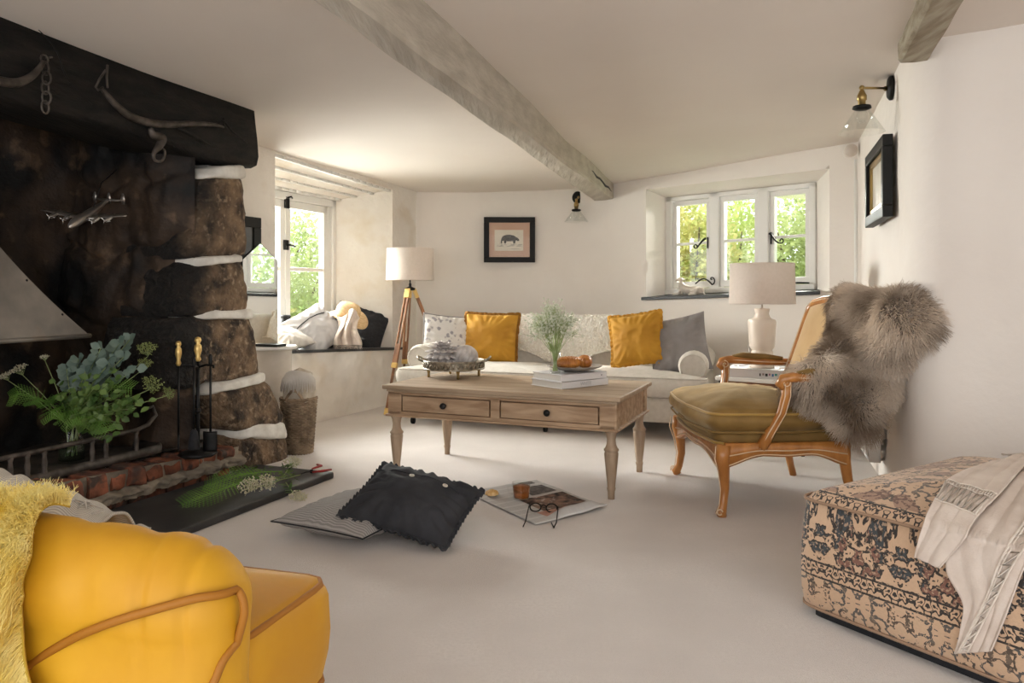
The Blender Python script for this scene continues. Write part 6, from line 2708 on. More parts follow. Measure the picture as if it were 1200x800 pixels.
# ------------------------------------------------------------------ pipes, thermostat, radiator in the right corner
PIPE = thing('heating_pipe', 'pair of white painted pipes running up the corner beside the window', 'pipe', QR[0] + Vector((-.03, -.03, 0)), kind='structure')
cr0 = QR[0] + wnr * .025 + wdv * .10
for dx, top in ((0, 1.86), (.05, 1.72)):
    mb = MB()
    p = cr0 + wdv * dx
    mb.tube([p + Vector((0, 0, .02)), p + Vector((0, 0, top))], .009, 8)
    obj('pipe', mb, MT['white_paint'], PIPE, world=True)
c = P(995.5, 177, 5.0) + Vector((0, .0, 0))
mb = MB()
M_ = facing(c + Vector((.0, -.02, 0)), (-.3, -.95, 0))
mb.lathe([(0, -.06), (.036, -.06), (.042, 0), (.040, .025), (.025, .04), (0, .042)], 24, M=M_)
tag(obj('ceiling_sensor', mb, mat('ivory_plastic', (.62, .54, .48), rough=.4)), 'round ivory sensor high in the corner right of the window', 'sensor')
RAD = thing('radiator', 'white panel radiator low on the right wall behind the armchair', 'radiator', P(1030, 0, 4.3))
RAD.location.z = .12
XF[RAD.name].translation.z = .12
sr0, sr1 = px_s(wa, wdv, 1006) + .12, px_s(wa, wdv, 1040)
mb = MB()


def rw(s, z, o):
    p = wa + wdv * s + wnr * o; p.z = z
    return p


mb.hexa([rw(sr0, .13, .03), rw(sr1, .13, .03), rw(sr1, .13, .085), rw(sr0, .13, .085), rw(sr0, .62, .03), rw(sr1, .62, .03), rw(sr1, .62, .085), rw(sr0, .62, .085)])
nr = 12
for k in range(nr):
    a, b = lerp(sr0, sr1, (k + .2) / nr), lerp(sr0, sr1, (k + .8) / nr)
    mb.hexa([rw(a, .16, .085), rw(b, .16, .085), rw(b, .16, .095), rw(a, .16, .095), rw(a, .59, .085), rw(b, .59, .085), rw(b, .59, .095), rw(a, .59, .095)])
obj('panel', mb, MT['white_paint'], RAD, world=True, bevel=.006)
vp = P(1042, 527, 3.95)
mb = MB()
mb.lathe([(.012, -.06), (.018, -.055), (.018, -.03), (.012, -.028), (.022, -.02), (.025, .0), (.025, .045), (.020, .062), (0, .064)], 16, M=Matrix.Translation(vp))
obj('valve', mb, mat('valve_ivory', (.66, .60, .50), rough=.4), RAD, world=True)
mb = MB()
mb.tube([vp + Vector((0, 0, -.05)), Vector((vp.x, vp.y, .005))], .009, 8)
mb.tube([vp + Vector((0, 0, -.04)), rw(sr1 - .01, vp.z - .04, .06)], .008, 8)
obj('pipe', mb, MT['chrome'], RAD, world=True)
mb = MB()
p = P(1054, 470, 3.75)
mb.hexa([Vector((p.x + a, p.y + b, z)) for z in (p.z - .12, p.z + .15) for a, b in ((-.008, -.01), (.008, -.01), (.008, .01), (-.008, .01))])
obj('bracket', mb, MT['chrome'], RAD, world=True)

# reclining hound on the slate sill
HD = bw(.16, sill_z(.16) + .004, .055)
hs = px_s(bw(0, 0, .07), BDv, 808)
hb = bw(hs, sill_z(hs) + .005, .07)
MT['bisque'] = mat('bisque', (.52, .45, .38), (.66, .59, .51), scale=16, rough=.7)
skm = MB()
X = BDv


def hp_(a, z, o=0.0):
    return hb + X * a + BN * o + Vector((0, 0, z))


HG = thing('hound_figurine', 'pale reclining hound figurine on the black window sill', 'figurine', hb)
hbm = MB()


def tb(pts, r):
    hbm.tube(pts, r, 12)
    for p, q in ((pts[0], r[0]), (pts[-1], r[-1])):
        hbm.ball(p, q * .98, 12, 8)


tb([hp_(.11, .035), hp_(.06, .042), hp_(.0, .045), hp_(-.05, .055), hp_(-.075, .075)], [.032, .036, .033, .036, .030])
tb([hp_(-.07, .075), hp_(-.085, .105), hp_(-.085, .13)], [.026, .018, .015])
tb([hp_(-.08, .132), hp_(-.105, .132), hp_(-.135, .122)], [.019, .015, .008])
tb([hp_(-.07, .05, -.02), hp_(-.09, .014, -.022), hp_(-.15, .010, -.022)], [.016, .012, .009])
tb([hp_(-.07, .05, .02), hp_(-.09, .014, .022), hp_(-.145, .010, .022)], [.016, .012, .009])
tb([hp_(.09, .04, -.025), hp_(.05, .03, -.04), hp_(.10, .011, -.045), hp_(.03, .010, -.05)], [.026, .019, .011, .009])
tb([hp_(.12, .03), hp_(.15, .014, -.01), hp_(.17, .010, -.03)], [.010, .007, .005])
sk = fuse(hbm, .006, 3)
obj('body', sk, MT['bisque'], HG, world=True)
for s in (-1, 1):
    mb = MB()
    mb.leaf(hp_(-.075, .142, s * .012), Vector(X) * .7 + Vector((0, 0, -.6)), (0, 1, 0), .032, .016)
    obj('ear', mb, MT['bisque'], HG, world=True, solid=.003)
p0 = hb + X * -.16 + Vector((0, 0, 0))
mb = MB()
for k in range(7):
    a = random.Random(k)
    mb.ball(bw(hs - .20 + .02 * k, sill_z(hs) + .010, .05 + .02 * (k % 3)), (.013, .010, .009), 8, 6)
pebs = None

# ------------------------------------------------------------------ things on the carpet
# striped cushion flat, black cushion leaning on it
cushion('floor_cushion', 'grey pinstriped cushion lying flat on the carpet', .47, .56, .13,
        basis(Vector((-.64, 3.22, .066)), Vector((.885, -.466, 0)).normalized(), Vector((.466, .885, 0)).normalized(), (0, 0, 1)), MT['ticking'], 31, .05, wr=.004, trim=MT['black_cloth'], solidr=.003)
bxv = Vector((.446, -.14, -.088)).normalized()
byv = Vector((-.05, .32, .14)); byv = (byv - bxv * byv.dot(bxv)).normalized()
BKM2 = basis(Vector((-.405, 3.10, .138)), bxv, byv, bxv.cross(byv))
BC = cushion('floor_cushion', 'charcoal cushion with ruffled edge and two pale buttons leaning on the striped one', .46, .37, .17, BKM2, MT['charcoal'], 32, .045, trim=MT['charcoal'], ruf=(.018, .008, 60), wr=.010, solidr=.004)
pf = pillow_fn(.46, .37, .17, conc=.045, seed=32, wr=.010)
MT['shell'] = mat('shell_button', (.66, .62, .54), rough=.3)
for u in (-.16, .52):
    c = pf(u, .34, 1)
    mb = MB()
    M_ = facing(c + Vector((0, 0, .006)), Vector((u * .3, .35, 1)))
    mb.lathe([(0, -.002), (.010, -.002), (.0115, .001), (.010, .004), (.007, .003), (0, .003)], 18, M=M_)
    bt = obj('button', mb, MT['shell'], BC)
    mb = MB()
    mb.ball((0, 0, .0035), (.002, .002, .0012), 8, 6, M=M_)
    obj('eyelet', mb, MT['iron'], bt)
mb = MB()
mb.tube([pf(-.93 + 1.86 * k / 30, .44 + .03 * sin(k / 6), 1) + Vector((0, 0, .001)) for k in range(31)], .003, 5)
obj('placket', mb, MT['charcoal'], BC)

# newspaper


def newsprint():
    m = bpy.data.materials.new('newsprint')
    m.use_nodes = True
    N, L = m.node_tree.nodes, m.node_tree.links
    b = N['Principled BSDF']; b.inputs['Roughness'].default_value = .9
    tc = N.new('ShaderNodeTexCoord')
    mp = N.new('ShaderNodeMapping'); mp.inputs['Scale'].default_value = (9, 60, 1)
    L.new(tc.outputs['UV'], mp.inputs[0])
    br = N.new('ShaderNodeTexBrick')
    br.inputs['Color1'].default_value = (.47, .455, .44, 1); br.inputs['Color2'].default_value = (.53, .515, .50, 1); br.inputs['Mortar'].default_value = (.62, .60, .58, 1)
    br.inputs['Scale'].default_value = 1; br.inputs['Mortar Size'].default_value = .12; br.inputs['Brick Width'].default_value = 1.0; br.inputs['Row Height'].default_value = 1.0
    br.offset = 0
    L.new(mp.outputs[0], br.inputs['Vector'])
    L.new(br.outputs[0], b.inputs['Base Color'])
    return m


MT['newsprint'] = newsprint()
MT['photo'] = mat('news_photo', (.012, .009, .008), (.28, .17, .125), scale=24, lo=.36, hi=.62, rough=.8, c3=(.50, .42, .38), lo3=.60, hi3=.68, scale3=34)
MT['photo_b'] = mat('news_portrait', (.42, .20, .15), (.58, .34, .27), scale=18, rough=.8)
MT['photo_d'] = mat('news_dark', (.045, .04, .04), (.16, .14, .13), scale=30, rough=.8)
NPc = [FLR(546, 578), FLR(628, 616.5), FLR(712, 597), FLR(628, 564)]
NP = thing('newspaper', 'open newspaper spread on the carpet under the cup of tea', 'newspaper', (NPc[0] + NPc[2]) / 2)


def news(u, v, lift=0.0):
    p = lerp(lerp(NPc[0], NPc[1], u), lerp(NPc[3], NPc[2], u), v)
    z = .006 + .006 * (nz((u * 4, v * 4, 1)) + 1) * .5
    # a lifted fold along the near right corner
    z += .030 * math.exp(-((u - .93) / .05) ** 2) * sstep(.15, .5, v) * (1 - sstep(.80, 1, v))
    z += .012 * sstep(.8, 1, u) * sstep(.6, 1, v)
    return Vector((p.x, p.y, z + lift))


mb = MB(); mb.grid(lambda u, v: news(u, v), 40, 30)
obj('pages', mb, MT['newsprint'], NP, world=True, solid=.003)
mb = MB(); mb.grid(lambda u, v: news(lerp(.03, .97, u), lerp(.02, .99, v), -.005), 12, 12)
obj('pages', mb, MT['newsprint'], NP, world=True)
for nm, u0, u1, v0, v1, m in (('photograph', .45, .80, .32, .95, 'photo'), ('photograph', .17, .40, .56, .92, 'photo_d'), ('photograph', .80, .93, .22, .50, 'photo_b'), ('photograph', .02, .10, .70, .9, 'photo_d')):
    mb = MB(); mb.grid(lambda u, v: news(lerp(u0, u1, u), lerp(v0, v1, v), .0024), 12, 12)
    obj(nm, mb, MT[m], NP, world=True)

# cup of tea
tcx = FLR(611, 584.5, .014)
TEA = thing('glass_teacup', 'clear glass cup of amber tea standing on the newspaper', 'cup', tcx + Vector((0, 0, .002)))
MT['tea'] = mat('black_tea', (.22, .055, .008), rough=.08, spec=.6)
b = MT['tea'].node_tree.nodes['Principled BSDF']
b.inputs['Transmission Weight'].default_value = .75; b.inputs['Base Color'].default_value = (.62, .20, .035, 1); b.inputs['IOR'].default_value = 1.2
r0, r1, hh = .036, .0445, .078
mb = MB()
mb.lathe([(0, .0), (r0, 0), (r0 + .003, .006), (r1, hh), (r1 - .002, hh), (r0 + .0005, .007), (0, .006)], 36)
obj('glass', mb, MT['clear'], TEA)
mb = MB()
mb.lathe([(0, .0075), (r0 - .0005, .0075), (lerp(r0, r1, .76) - .002, hh * .76), (0, hh * .76)], 36)
obj('tea', mb, MT['tea'], TEA)
mb = MB()
ax = Vector((-1, -.1, 0)).normalized()
mb.tube([Vector((0, 0, .062)) + ax * (r1 - .003), Vector((0, 0, .064)) + ax * (r1 + .014), Vector((0, 0, .050)) + ax * (r1 + .021), Vector((0, 0, .032)) + ax * (r1 + .014), Vector((0, 0, .022)) + ax * (r0 + .004)], .0038, 8)
obj('handle', mb, MT['clear'], TEA)
cp = FLR(576.5, 580.5, .014)
mb = MB()
mb.grid(lambda u, v: Vector(((.030 * v * (1 + .22 * sin(2 * pi * u * 3) + .15 * nz((cos(6.28 * u) * 2, sin(6.28 * u) * 2, 1)))) * cos(2 * pi * u), (.028 * v * (1 + .2 * cos(2 * pi * u * 2))) * sin(2 * pi * u), .004 + .024 * sqrt(max(0, 1 - v ** 2.5)) * (1 + .3 * nz((u * 9, v * 3, 2))))), 36, 10, cu=True)
tag(obj('pastry_piece', mb, mat('pale_pastry', (.60, .30, .07), (.80, .56, .26), scale=60, rough=.5), loc=cp + Vector((0, 0, .0))), 'torn piece of pastry lying on the newspaper left of the tea', 'pastry')

# reading glasses
g1, g2 = FLR(627.5, 603), FLR(646.5, 604)
gd = (g2 - g1).normalized(); gb = Vector((-gd.y, gd.x, 0))
gm = (g1 + g2) / 2; gm.z = .034
GL = thing('reading_glasses', 'black rimmed reading glasses lying folded open on the newspaper edge', 'glasses', M=basis(gm, gd, gb, (0, 0, 1)))
tilt = Matrix.Rotation(.95, 4, 'X')
hwid = (g2 - g1).length / 2
for s in (-1, 1):
    pts = [Vector((s * hwid + .0245 * cos(q), .019 * sin(q), 0)) for q in np.linspace(0, 2 * pi, 30, endpoint=False)]
    mb = MB(); mb.tube([tilt @ p for p in pts], .0032, 6, closed=True)
    rm = obj('rim', mb, MT['black'], GL)
    mb = MB(); mb.prism([(s * hwid + .0235 * cos(q), .018 * sin(q)) for q in np.linspace(0, 2 * pi, 24, endpoint=False)], -.0006, .0006, M=tilt)
    obj('lens', mb, MT['clear'], rm)
mb = MB(); mb.tube([tilt @ Vector((x, .006 + .006 * (1 - (x / .012) ** 2), 0)) for x in (-.014, -.006, 0, .006, .014)], .003, 6)
obj('bridge', mb, MT['black'], GL)
iv = XF[GL.name].inverted()
for s, mid, e in ((-1, (616, 610), (613, 617)), (1, (652, 612), (649, 618))):
    a = tilt @ Vector((s * (hwid + .023), .008, 0))
    m_, e_ = iv @ FLR(*mid, .02), iv @ FLR(*e, .006)
    mb = MB(); mb.tube([a, a + Vector((s * .006, -.004, 0)), m_, e_] + ([iv @ FLR(646, 612, .006)] if s > 0 else []), .0026, 6)
    obj('temple', mb, MT['black'], GL)
# ------------------------------------------------------------------ greenery in and by the fireplace
MT['euc'] = mat('eucalyptus_leaf', (.11, .17, .14), (.23, .30, .245), scale=9, rough=.55, transl=.15)
MT['fern'] = mat('fern_frond', (.10, .24, .03), (.24, .44, .08), scale=9, rough=.5, transl=.2)
MT['green'] = mat('dark_green_leaf', (.05, .11, .022), (.16, .25, .06), scale=12, rough=.5, transl=.15)
MT['parsley'] = mat('cow_parsley_flower', (.58, .53, .34), (.80, .77, .60), scale=40, rough=.8)
MT['moss'] = mat('yellow_green_flower', (.16, .19, .05), (.32, .36, .13), scale=30, rough=.8)


def frond(mb, pts, wid, n=22, m=0, face=(0, -.75, .66)):
    """a fern: leaflets either side of a curving rib"""
    pts = [Vector(p) for p in pts]

    def at(t):
        q = t * (len(pts) - 1)
        i = min(int(q), len(pts) - 2)
        return lerp(pts[i], pts[i + 1], q - i)
    mb.tube([at(k / 12) for k in range(13)], [.003 * (1 - k / 14) for k in range(13)], 5, m=m)
    for k in range(n):
        t = .10 + .88 * k / n
        p = at(t); d = (at(min(1, t + .05)) - at(max(0, t - .05))).normalized()
        sd = d.cross(Vector(face))
        if sd.length < .1:
            sd = d.cross(Vector((0, 1, 0)))
        sd.normalize()
        w = wid * sin(pi * min(1, .18 + .82 * (1 - t))) ** .8
        for s in (-1, 1):
            dd = (sd * s + d * .45 + Vector((0, 0, -.12))).normalized()
            tip = p + dd * w
            mb.tube([p, tip], [.0012, .0005], 3, caps=False, m=m)
            nl = 6
            for j in range(nl):
                q = lerp(p, tip, (j + .4) / nl)
                ll = w * .17 * (1 - .6 * j / nl)
                for s2 in (-1, 1):
                    d2 = (dd * .5 + d * s2).normalized()
                    mb.leaf(q, d2, face, ll, ll * .32, m=m, bend=.1)


def umbel(mb, c, up, r, seed, m=0, stem=None, ms=1):
    rg = random.Random(seed)
    up = Vector(up).normalized()
    a = up.orthogonal().normalized(); b = up.cross(a)
    base = c - up * r * 1.0
    if stem is not None:
        mb.tube([stem, lerp(stem, base, .6) + Vector((0, 0, .01)), base], [.0028, .0022, .0018], 5, m=ms)
    for k in range(16):
        q = sqrt((k + .5) / 16); th = k * 2.4
        e = c + (a * cos(th) + b * sin(th)) * r * q + up * (r * .22 * (1 - q * q))
        mb.tube([base, e], [.0010, .0006], 3, caps=False, m=ms)
        for j in range(11):
            qq = e + Vector((rg.gauss(0, 1), rg.gauss(0, 1), rg.gauss(0, 1))) * r * .12
            mb.ball(qq, r * rg.uniform(.045, .08), 5, 4, m=m)


vb = fr(-.86, -.33, .19)
VD = vb.y
JUG = thing('glass_jar', 'clear glass jar holding the greenery on the dark hearth', 'vase', vb)
mb = MB()
mb.lathe([(0, 0), (.055, 0), (.060, .01), (.060, .12), (.050, .145), (.050, .165), (.046, .165), (.046, .145), (.055, .12), (.055, .012), (0, .008)], 28)
obj('body', mb, MT['clear'], JUG)
mb = MB(); mb.lathe([(0, .012), (.054, .012), (.054, .09), (0, .09)], 24); obj('water', mb, glassy('jar_water', (.75, .85, .78), .05, .3), JUG)
BQ = thing('greenery_bouquet', 'wild bouquet of eucalyptus, fern and ivy in the dark fireplace', 'bouquet', vb + Vector((0, 0, .02)))
neck = vb + Vector((0, 0, .16))
rb_ = random.Random(11)
st, eu, fe, gr, fl = MB(), MB(), MB(), MB(), MB()


def vpt(px, py, dd=0.0):
    return P(px, py, VD - .05 + dd)


for px, py, dd, nl in ((92, 420, -.05, 7), (118, 408, -.10, 8), (140, 402, -.04, 8), (152, 398, .03, 7), (78, 432, -.08, 6), (100, 435, -.14, 6), (128, 425, -.16, 6), (160, 432, -.06, 6), (145, 418, -.12, 7)):
    tip = vpt(px, py, dd)
    pts = [vb + Vector((rb_.uniform(-.02, .02), rb_.uniform(-.02, .02), .03)), neck + Vector((rb_.uniform(-.03, .03), rb_.uniform(-.03, .03), 0)), lerp(neck, tip, .55) + Vector((0, 0, .04)), tip]
    st.tube(pts, [.003, .003, .0025, .0015], 5)
    for k in range(nl):
        t = .35 + .65 * k / (nl - 1)
        p = lerp(pts[2], pts[3], (t - .35) / .65) if t > .35 else pts[2]
        for s in (-1, 1):
            d = Vector((s * rb_.uniform(.5, 1), rb_.uniform(-.9, .1), rb_.uniform(-.2, .9)))
            eu.leaf(p, d, (0, -1, .4), rb_.uniform(.038, .058), rb_.uniform(.034, .048), bend=.2)
for px, py, dd in ((10, 466, -.12), (40, 474, -.2), (62, 492, -.22), (88, 500, -.2), (66, 468, -.12), (128, 508, -.2), (158, 455, -.12)):
    tip = vpt(px, py, dd)
    frond(fe, [neck, lerp(neck, tip, .4) + Vector((0, -.05, .09)), lerp(neck, tip, .75) + Vector((0, -.04, .06)), tip], .062, 20)
for px, py, dd in ((100, 445, -.18), (110, 455, -.22), (125, 450, -.2), (140, 462, -.2), (120, 475, -.2), (150, 470, -.15), (105, 468, -.2), (135, 485, -.18), (142, 495, -.16), (88, 452, -.15), (165, 462, -.1), (75, 460, -.16), (95, 478, -.2), (118, 490, -.2), (160, 478, -.15), (130, 440, -.1), (172, 470, -.12)):
    tip = vpt(px, py, dd)
    st.tube([neck, lerp(neck, tip, .5) + Vector((0, 0, .03)), tip], [.0025, .002, .001], 5)
    for k in range(20):
        p = lerp(neck, tip, .35 + .7 * rb_.random()) + Vector((rb_.gauss(0, .022), rb_.gauss(0, .02), rb_.gauss(0, .022)))
        gr.leaf(p, (rb_.gauss(0, 1), rb_.gauss(-.4, .6), rb_.gauss(-.2, .7)), (0, -1, .5), rb_.uniform(.025, .045), rb_.uniform(.018, .032), bend=.25)
umbel(fl, vpt(22, 432, -.02), (-.3, -.4, .9), .036, 3, stem=neck, ms=1)
umbel(fl, vpt(52, 418, .02), (.0, -.3, 1), .020, 4, stem=neck, ms=1)
umbel(fl, vpt(6, 440, -.04), (-.3, -.4, .9), .028, 5, stem=neck, ms=1)
fm = MB()
umbel(fm, vpt(172, 408, .06), (.1, -.5, .9), .045, 6, stem=neck, ms=1)
umbel(fm, vpt(178, 450, -.02), (.5, -.5, .6), .045, 7, stem=neck, ms=1)
umbel(fm, vpt(198, 460, .0), (.5, -.5, .5), .030, 8, stem=neck, ms=1)
umbel(fm, vpt(170, 425, .03), (.3, -.5, .9), .032, 9, stem=neck, ms=1)
obj('stems', st, MT['stem'], BQ, world=True)
obj('eucalyptus', eu, MT['euc'], BQ, world=True)
obj('fern', fe, MT['fern'], BQ, world=True)
obj('ivy', gr, MT['green'], BQ, world=True)
obj('white_flowers', fl, [MT['parsley'], MT['stem']], BQ, world=True)
obj('green_flowers', fm, [MT['moss'], MT['stem']], BQ, world=True)

# cut ferns and cow parsley lying on the slate
SZ = .036


def sl(px, py, z=.012):
    return FLR(px, py, SZ + z)


FN = thing('fern_frond', 'bright cut fern frond lying on the black slate hearth', 'fern', sl(250, 578, 0))
mb = MB()
frond(mb, [sl(312, 556, .035), sl(290, 563, .05), sl(262, 572, .05), sl(235, 582, .035), sl(209, 593, .004)], .070, 24)
obj('leaflets', mb, MT['fern'], FN, world=True)
FN2 = thing('fern_frond', 'darker fern frond behind the bright one at the foot of the bricks', 'fern', sl(270, 560, 0))
mb = MB()
frond(mb, [sl(330, 552, .04), sl(305, 553, .07), sl(280, 556, .075), sl(255, 565, .04), sl(236, 570, .01)], .070, 22)
obj('leaflets', mb, MT['fern'], FN2, world=True)
mb = MB()
rz_ = random.Random(3)
for k in range(60):
    p = sl(rz_.uniform(270, 345), rz_.uniform(546, 566), rz_.uniform(.005, .06))
    mb.leaf(p, (rz_.gauss(0, 1), rz_.gauss(0, 1), rz_.gauss(0, .6)), (0, 0, 1), rz_.uniform(.03, .05), rz_.uniform(.014, .024), bend=.2)
obj('loose_leaves', mb, MT['green'], FN2, world=True)
for i, (px, py, z, r, up, sp_, lab) in enumerate((
        (290, 569, .05, .042, (-.2, -.7, .7), (345, 558), 'cream cow parsley head nearest the fern on the slate'),
        (310, 565, .05, .044, (.1, -.7, .7), (352, 556), 'cream cow parsley head in the middle of the bunch on the slate'),
        (342, 541, .06, .040, (.1, -.5, .8), (330, 560), 'cream cow parsley head standing highest against the bottom jamb stone'),
        (348, 582, -.02, .038, (.2, -.6, .7), (335, 565), 'cow parsley head drooping over the slate edge onto the carpet'))):
    T_ = thing('cow_parsley', lab, 'flower', sl(px, py, 0), group='cow parsley stems on the slate')
    mb = MB()
    c = sl(px, py, z)
    umbel(mb, c, up, r, 20 + i, stem=sl(*sp_, .02), ms=1)
    umbel(mb, c + Vector((.02, .02, -.004)), up, r * .7, 30 + i, ms=1)
    obj('flower_head', mb, [MT['parsley'], MT['stem']], T_, world=True)
    mb = MB()
    for k in range(8):
        mb.leaf(lerp(c, sl(*sp_, .02), .3 + .08 * k), (rz_.gauss(0, 1), rz_.gauss(0, 1), .2), (0, 0, 1), .045, .02)
    obj('leaves', mb, MT['green'], T_, world=True)
# secateurs with red handles
SEC = thing('secateurs', 'red handled garden secateurs at the right end of the slate', 'secateurs', sl(376, 552, 0))
MT['red'] = mat('red_plastic', (.36, .012, .012), rough=.35)
for a, b, c, m, nm in (((366, 553), (378, 551.5), (388, 550), 'red', 'handle'), ((366, 549), (376, 545.5), (372, 544), 'red', 'handle')):
    mb = MB(); mb.tube([sl(*a), sl(*b, .016), sl(*c)], [.006, .010, .008], 8, squash=.7)
    obj(nm, mb, MT[m], SEC, world=True)
mb = MB(); mb.tube([sl(366, 552), sl(358, 553), sl(350, 556)], [.010, .008, .002], 8, squash=.4); mb.ball(sl(365, 552), .011, 10, 8)
obj('blade', mb, MT['iron'], SEC, world=True)

# ------------------------------------------------------------------ yellow sofa in the foreground
MT['yellow'] = mat('yellow_velvet', (.51, .232, .003), (.63, .325, .008), scale=4, rough=.6, bump=.25, bscale=9, bdist=.008, sheen=.12, sheen_tint=(1, .7, .2))
MT['yellow_pipe'] = mat('amber_piping', (.34, .125, .004), rough=.65)
YF = Vector((.960, -.28, 0)).normalized()      # the way the sofa faces
YS = Vector((-YF.y, YF.x, 0))                  # along its front, away from the camera
YO = Vector((-.428, 1.175, 0))                 # foot of the near front corner of the seat
YM = basis(YO, YF, YS, (0, 0, 1))
YE = thing('yellow_sofa', 'mustard yellow velvet sofa with pleated rolled arm in the near corner', 'sofa', M=YM)
ya = MT['yellow']
yc = round_poly([(-.95, -.04), (.030, -.04), (.030, .25), (-.95, .25)], [.03, .045, .055, .03])
mb = MB()
pad(mb, yc, .285, .475, .022, .022, .014, .004, 3)
sc = obj('seat_cushion', mb, ya, YE)
obj('piping', piping(yc, .467, -.006, .0065), MT['yellow_pipe'], sc)
obj('piping', piping(yc, .294, -.004, .0065), MT['yellow_pipe'], sc)
mb = MB()
pad(mb, round_poly([(-1.0, -.10), (-.03, -.10), (-.03, .235), (-1.0, .235)], .05), .09, .285, .015, 0, .006)
obj('base', mb, ya, YE)
# the near arm: a fat roll over an upright side, its front end rounded and pleated
AY, AZ, RA = -.065, .548, .090
TIP = .055
prof_ = [(AY - .082, .09), (AY - .084, .25), (AY - .086, .38), (AY - .087, .46)]
for q in np.linspace(pi * 1.16, -pi * .12, 24):
    prof_.append((AY + RA * cos(q), AZ + RA * sin(q)))
prof_ += [(AY + .072, .44), (AY + .068, .30), (AY + .066, .09)]


def armf(u, v):
    n_ = len(prof_)
    y, z = prof_[round(u * (n_ - 1))]
    t = v
    if t < .30:
        q = (t / .30) * pi / 2
        x = TIP - .125 * (1 - sin(q) if False else 1 - sin(q))
        x = TIP - .125 * (1 - cos(q))
        k = max(sin(q), .02) ** .75
    else:
        x = lerp(TIP - .125, -1.05, (t - .30) / .70)
        k = 1.0
    yc_, zc_ = AY, AZ - .02
    yy = yc_ + (y - yc_) * k
    zz = zc_ + (z - zc_) * k if z > zc_ else z
    if z > .42:
        for c_, dp in ((.20, .006), (.31, .006), (.40, .005)):
            w = .016
            g = dp * math.exp(-((t - c_ - .05 * (yy - AY) / RA) / w) ** 2) * sstep(.44, .56, z)
            d = Vector((0, yy - AY, zz - AZ)); 
            if d.length > 1e-4:
                d.normalize()
            yy -= d.y * g; zz -= d.z * g
    zz += .014 * sstep(.25, .7, t) * (1 if z > .4 else 0)
    return Vector((x + .003 * nz((yy * 9, zz * 9, 1)), yy + .004 * nz((x * 6, zz * 9, 1)), zz + .004 * nz((x * 5, yy * 9, 4)) * (z > .3)))


mb = MB(); mb.grid(armf, len(prof_), 110)
mb.add([armf(i / (len(prof_) - 1), 0) for i in range(len(prof_))], [tuple(range(len(prof_)))])
mb.add([armf(i / (len(prof_) - 1), 1) for i in range(len(prof_))], [tuple(reversed(range(len(prof_))))])
arm = obj('arm', mb, ya, YE)
# piped panel on the outside of the arm
YI = YM.inverted()
eye_ = YI @ Vector((0, 0, EYE))


def oface(px, py):
    d = YI.to_3x3() @ Vector(((px - 600) / FPX, 1, -(py - HOR) / FPX))
    t = (AY - .088 - eye_.y) / d.y
    return eye_ + d * t


pth = [oface(*q) for q in ((-30, 812), (25, 785), (60, 762), (100, 741), (150, 722), (200, 711), (222, 711), (238, 722), (243, 745), (236, 775), (228, 805), (222, 850), (220, 900))]
sp_ = spl(pth, 6)


def ysurf(x, z):
    y0_ = AY - lerp(.082, .087, min(1, max(0, (z - .09) / .37)))
    if z > .46:
        d = z - AZ
        y0_ = AY - max(.081, sqrt(max(RA * RA - d * d, .002)))
    if x > TIP - .125:
        q = math.acos(max(-1, min(1, 1 - (TIP - x) / .125)))
        y0_ = AY + (y0_ - AY) * max(sin(q), .02) ** .75
    return y0_


mb = MB()
mb.tube([Vector((p.x, ysurf(p.x, p.z) - .004, p.z)) for p in sp_], .0062, 8)
obj('piping', mb, MT['yellow_pipe'], arm)
for x in (-.08, -.9):
    for y in (-.08, .2):
        mb = MB(); mb.lathe([(.015, 0), (.024, .06), (.026, .095)], 12, M=Matrix.Translation((x, y, 0)))
        obj('leg', mb, MT['table_leg'], YE)
mb = MB()
pad(mb, round_poly([(-1.25, -.16), (-.98, -.16), (-.98, .235), (-1.25, .235)], .06), .09, .80, .04, .03, .012)
obj('backrest', mb, ya, YE)

# yellow dyed sheepskin over the arm
MT['yfur_skin'] = mat('yellow_hide', (.50, .33, .04), rough=.95)
MT['yfur'] = mat('yellow_fleece', (.78, .56, .06), (.96, .84, .38), scale=14, detail=3, lo=.35, hi=.62, rough=.75, spec=.2)
YFR = thing('yellow_sheepskin', 'long haired yellow dyed sheepskin hanging over the yellow sofa arm', 'sheepskin', YM @ Vector((-.55, -.15, .5)))
mb = MB()


def yskin(u, v):
    """u along the arm, v over it from inside to outside"""
    ang = lerp(2.1, -.2, min(v / .55, 1))
    e = .012 * nz((u * 6, v * 6, 3))
    x = lerp(-.285 + .125 * v - .015 * sin(v * 5) - .015 * sin(v * 13), -1.0, u)
    if v <= .55:
        a = pi - lerp(1.25, pi + .0, v / .55)
        y, z = AY + (RA + .010 + e) * cos(pi - a), AZ + .012 + (RA + .008 + e) * sin(a)
        return YM @ Vector((x, y, z))
    t = (v - .55) / .45
    return YM @ Vector((x, AY - RA - .016 - e - .01 * sin(t * 3), AZ + .01 - .34 * t))


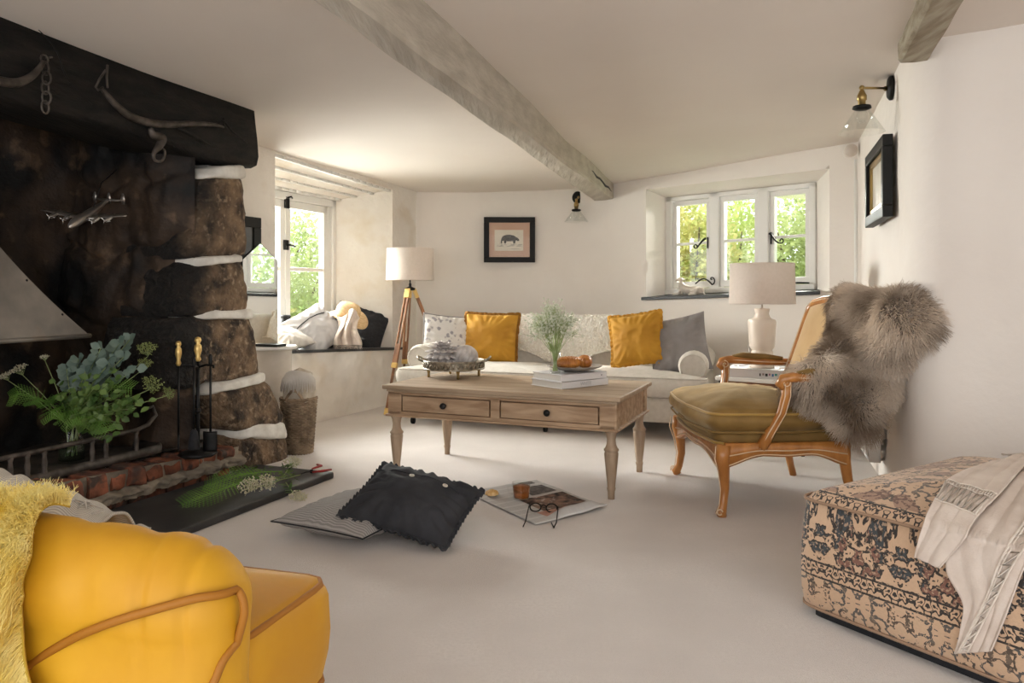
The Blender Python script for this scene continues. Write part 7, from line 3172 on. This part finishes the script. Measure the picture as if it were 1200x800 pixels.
mb.grid(yskin, 40, 44)
obj('hide', mb, MT['yfur_skin'], YFR, world=True, solid=.004)
rp, rn = sample_mesh(mb.v, mb.f, 52000, 7)
rp2, rn2 = sample_mesh(mb.v, mb.f[:43 * 3], 9000, 8)
rp += rp2; rn += rn2
dirs, lens = [], []
for p, n in zip(rp, rn):
    o = p - (YM @ Vector(((YM.inverted() @ p).x, AY, min(AZ, p.z))))
    if n.dot(o) < 0:
        n = -n
    sw = Vector((nz(p, 9, 1), nz(p, 9, 7), nz(p, 9, 13))) * .9
    top_ = max(0, n.z)
    dirs.append(n * (.85 - .3 * top_) + YF * .5 - YS * .4 * top_ + sw * (1 - .4 * top_) + n * .45 * top_ + Vector((0, 0, -.55 * (1 - top_))) + Vector((rf.gauss(0, .12), rf.gauss(0, .12), rf.gauss(0, .12))))
    lens.append((.072 - .022 * top_) * rf.uniform(.6, 1.15))
hair('fleece', rp, dirs, lens, MT['yfur'], YFR, r0=.0006, k=6, droop=.3, curl=.008, seed=9)

# woven blanket heaped on the seat
MT['weave_blanket'] = striped('woven_blanket', (.56, .52, .455), (.36, .33, .29), 60, 1, 'UV', width=.55)
WB = thing('woven_blanket', 'cream and grey woven blanket heaped behind the yellow arm', 'blanket', P(40, 590, 1.50))
mb = MB()


def wbl(u, v):
    px = lerp(-70, 116, u)
    top = 563 + 48 * sstep(.25, 1, u) * u - 8 * sin(u * 9) * (1 - u)
    D = 1.44 + .30 * v
    z0 = P(px, top, 1.52).z
    z = lerp(.46, z0, sin(pi * min(v * 1.25 + .02, 1)) ** .6) + .006 * nz((u * 9, v * 7, 2)) + .004 * sin(u * 40 + v * 9)
    x = (px - 600) / FPX * 1.52
    return Vector((x, D, z))


mb.grid(wbl, 70, 34)
obj('cloth', mb, MT['weave_blanket'], WB, world=True, solid=.006)
mb = MB()
for k in range(26):
    u = .45 + .5 * rb_.random()
    p = wbl(u, .10 + .35 * rb_.random()) + Vector((0, -.004, .006))
    mb.tube([p, p + Vector((rb_.gauss(0, .012), -.008, .006)), p + Vector((rb_.gauss(0, .02), -.016, -.008))], [.0022, .002, .001], 4)
obj('fringe', mb, MT['oat_linen'], WB, world=True)
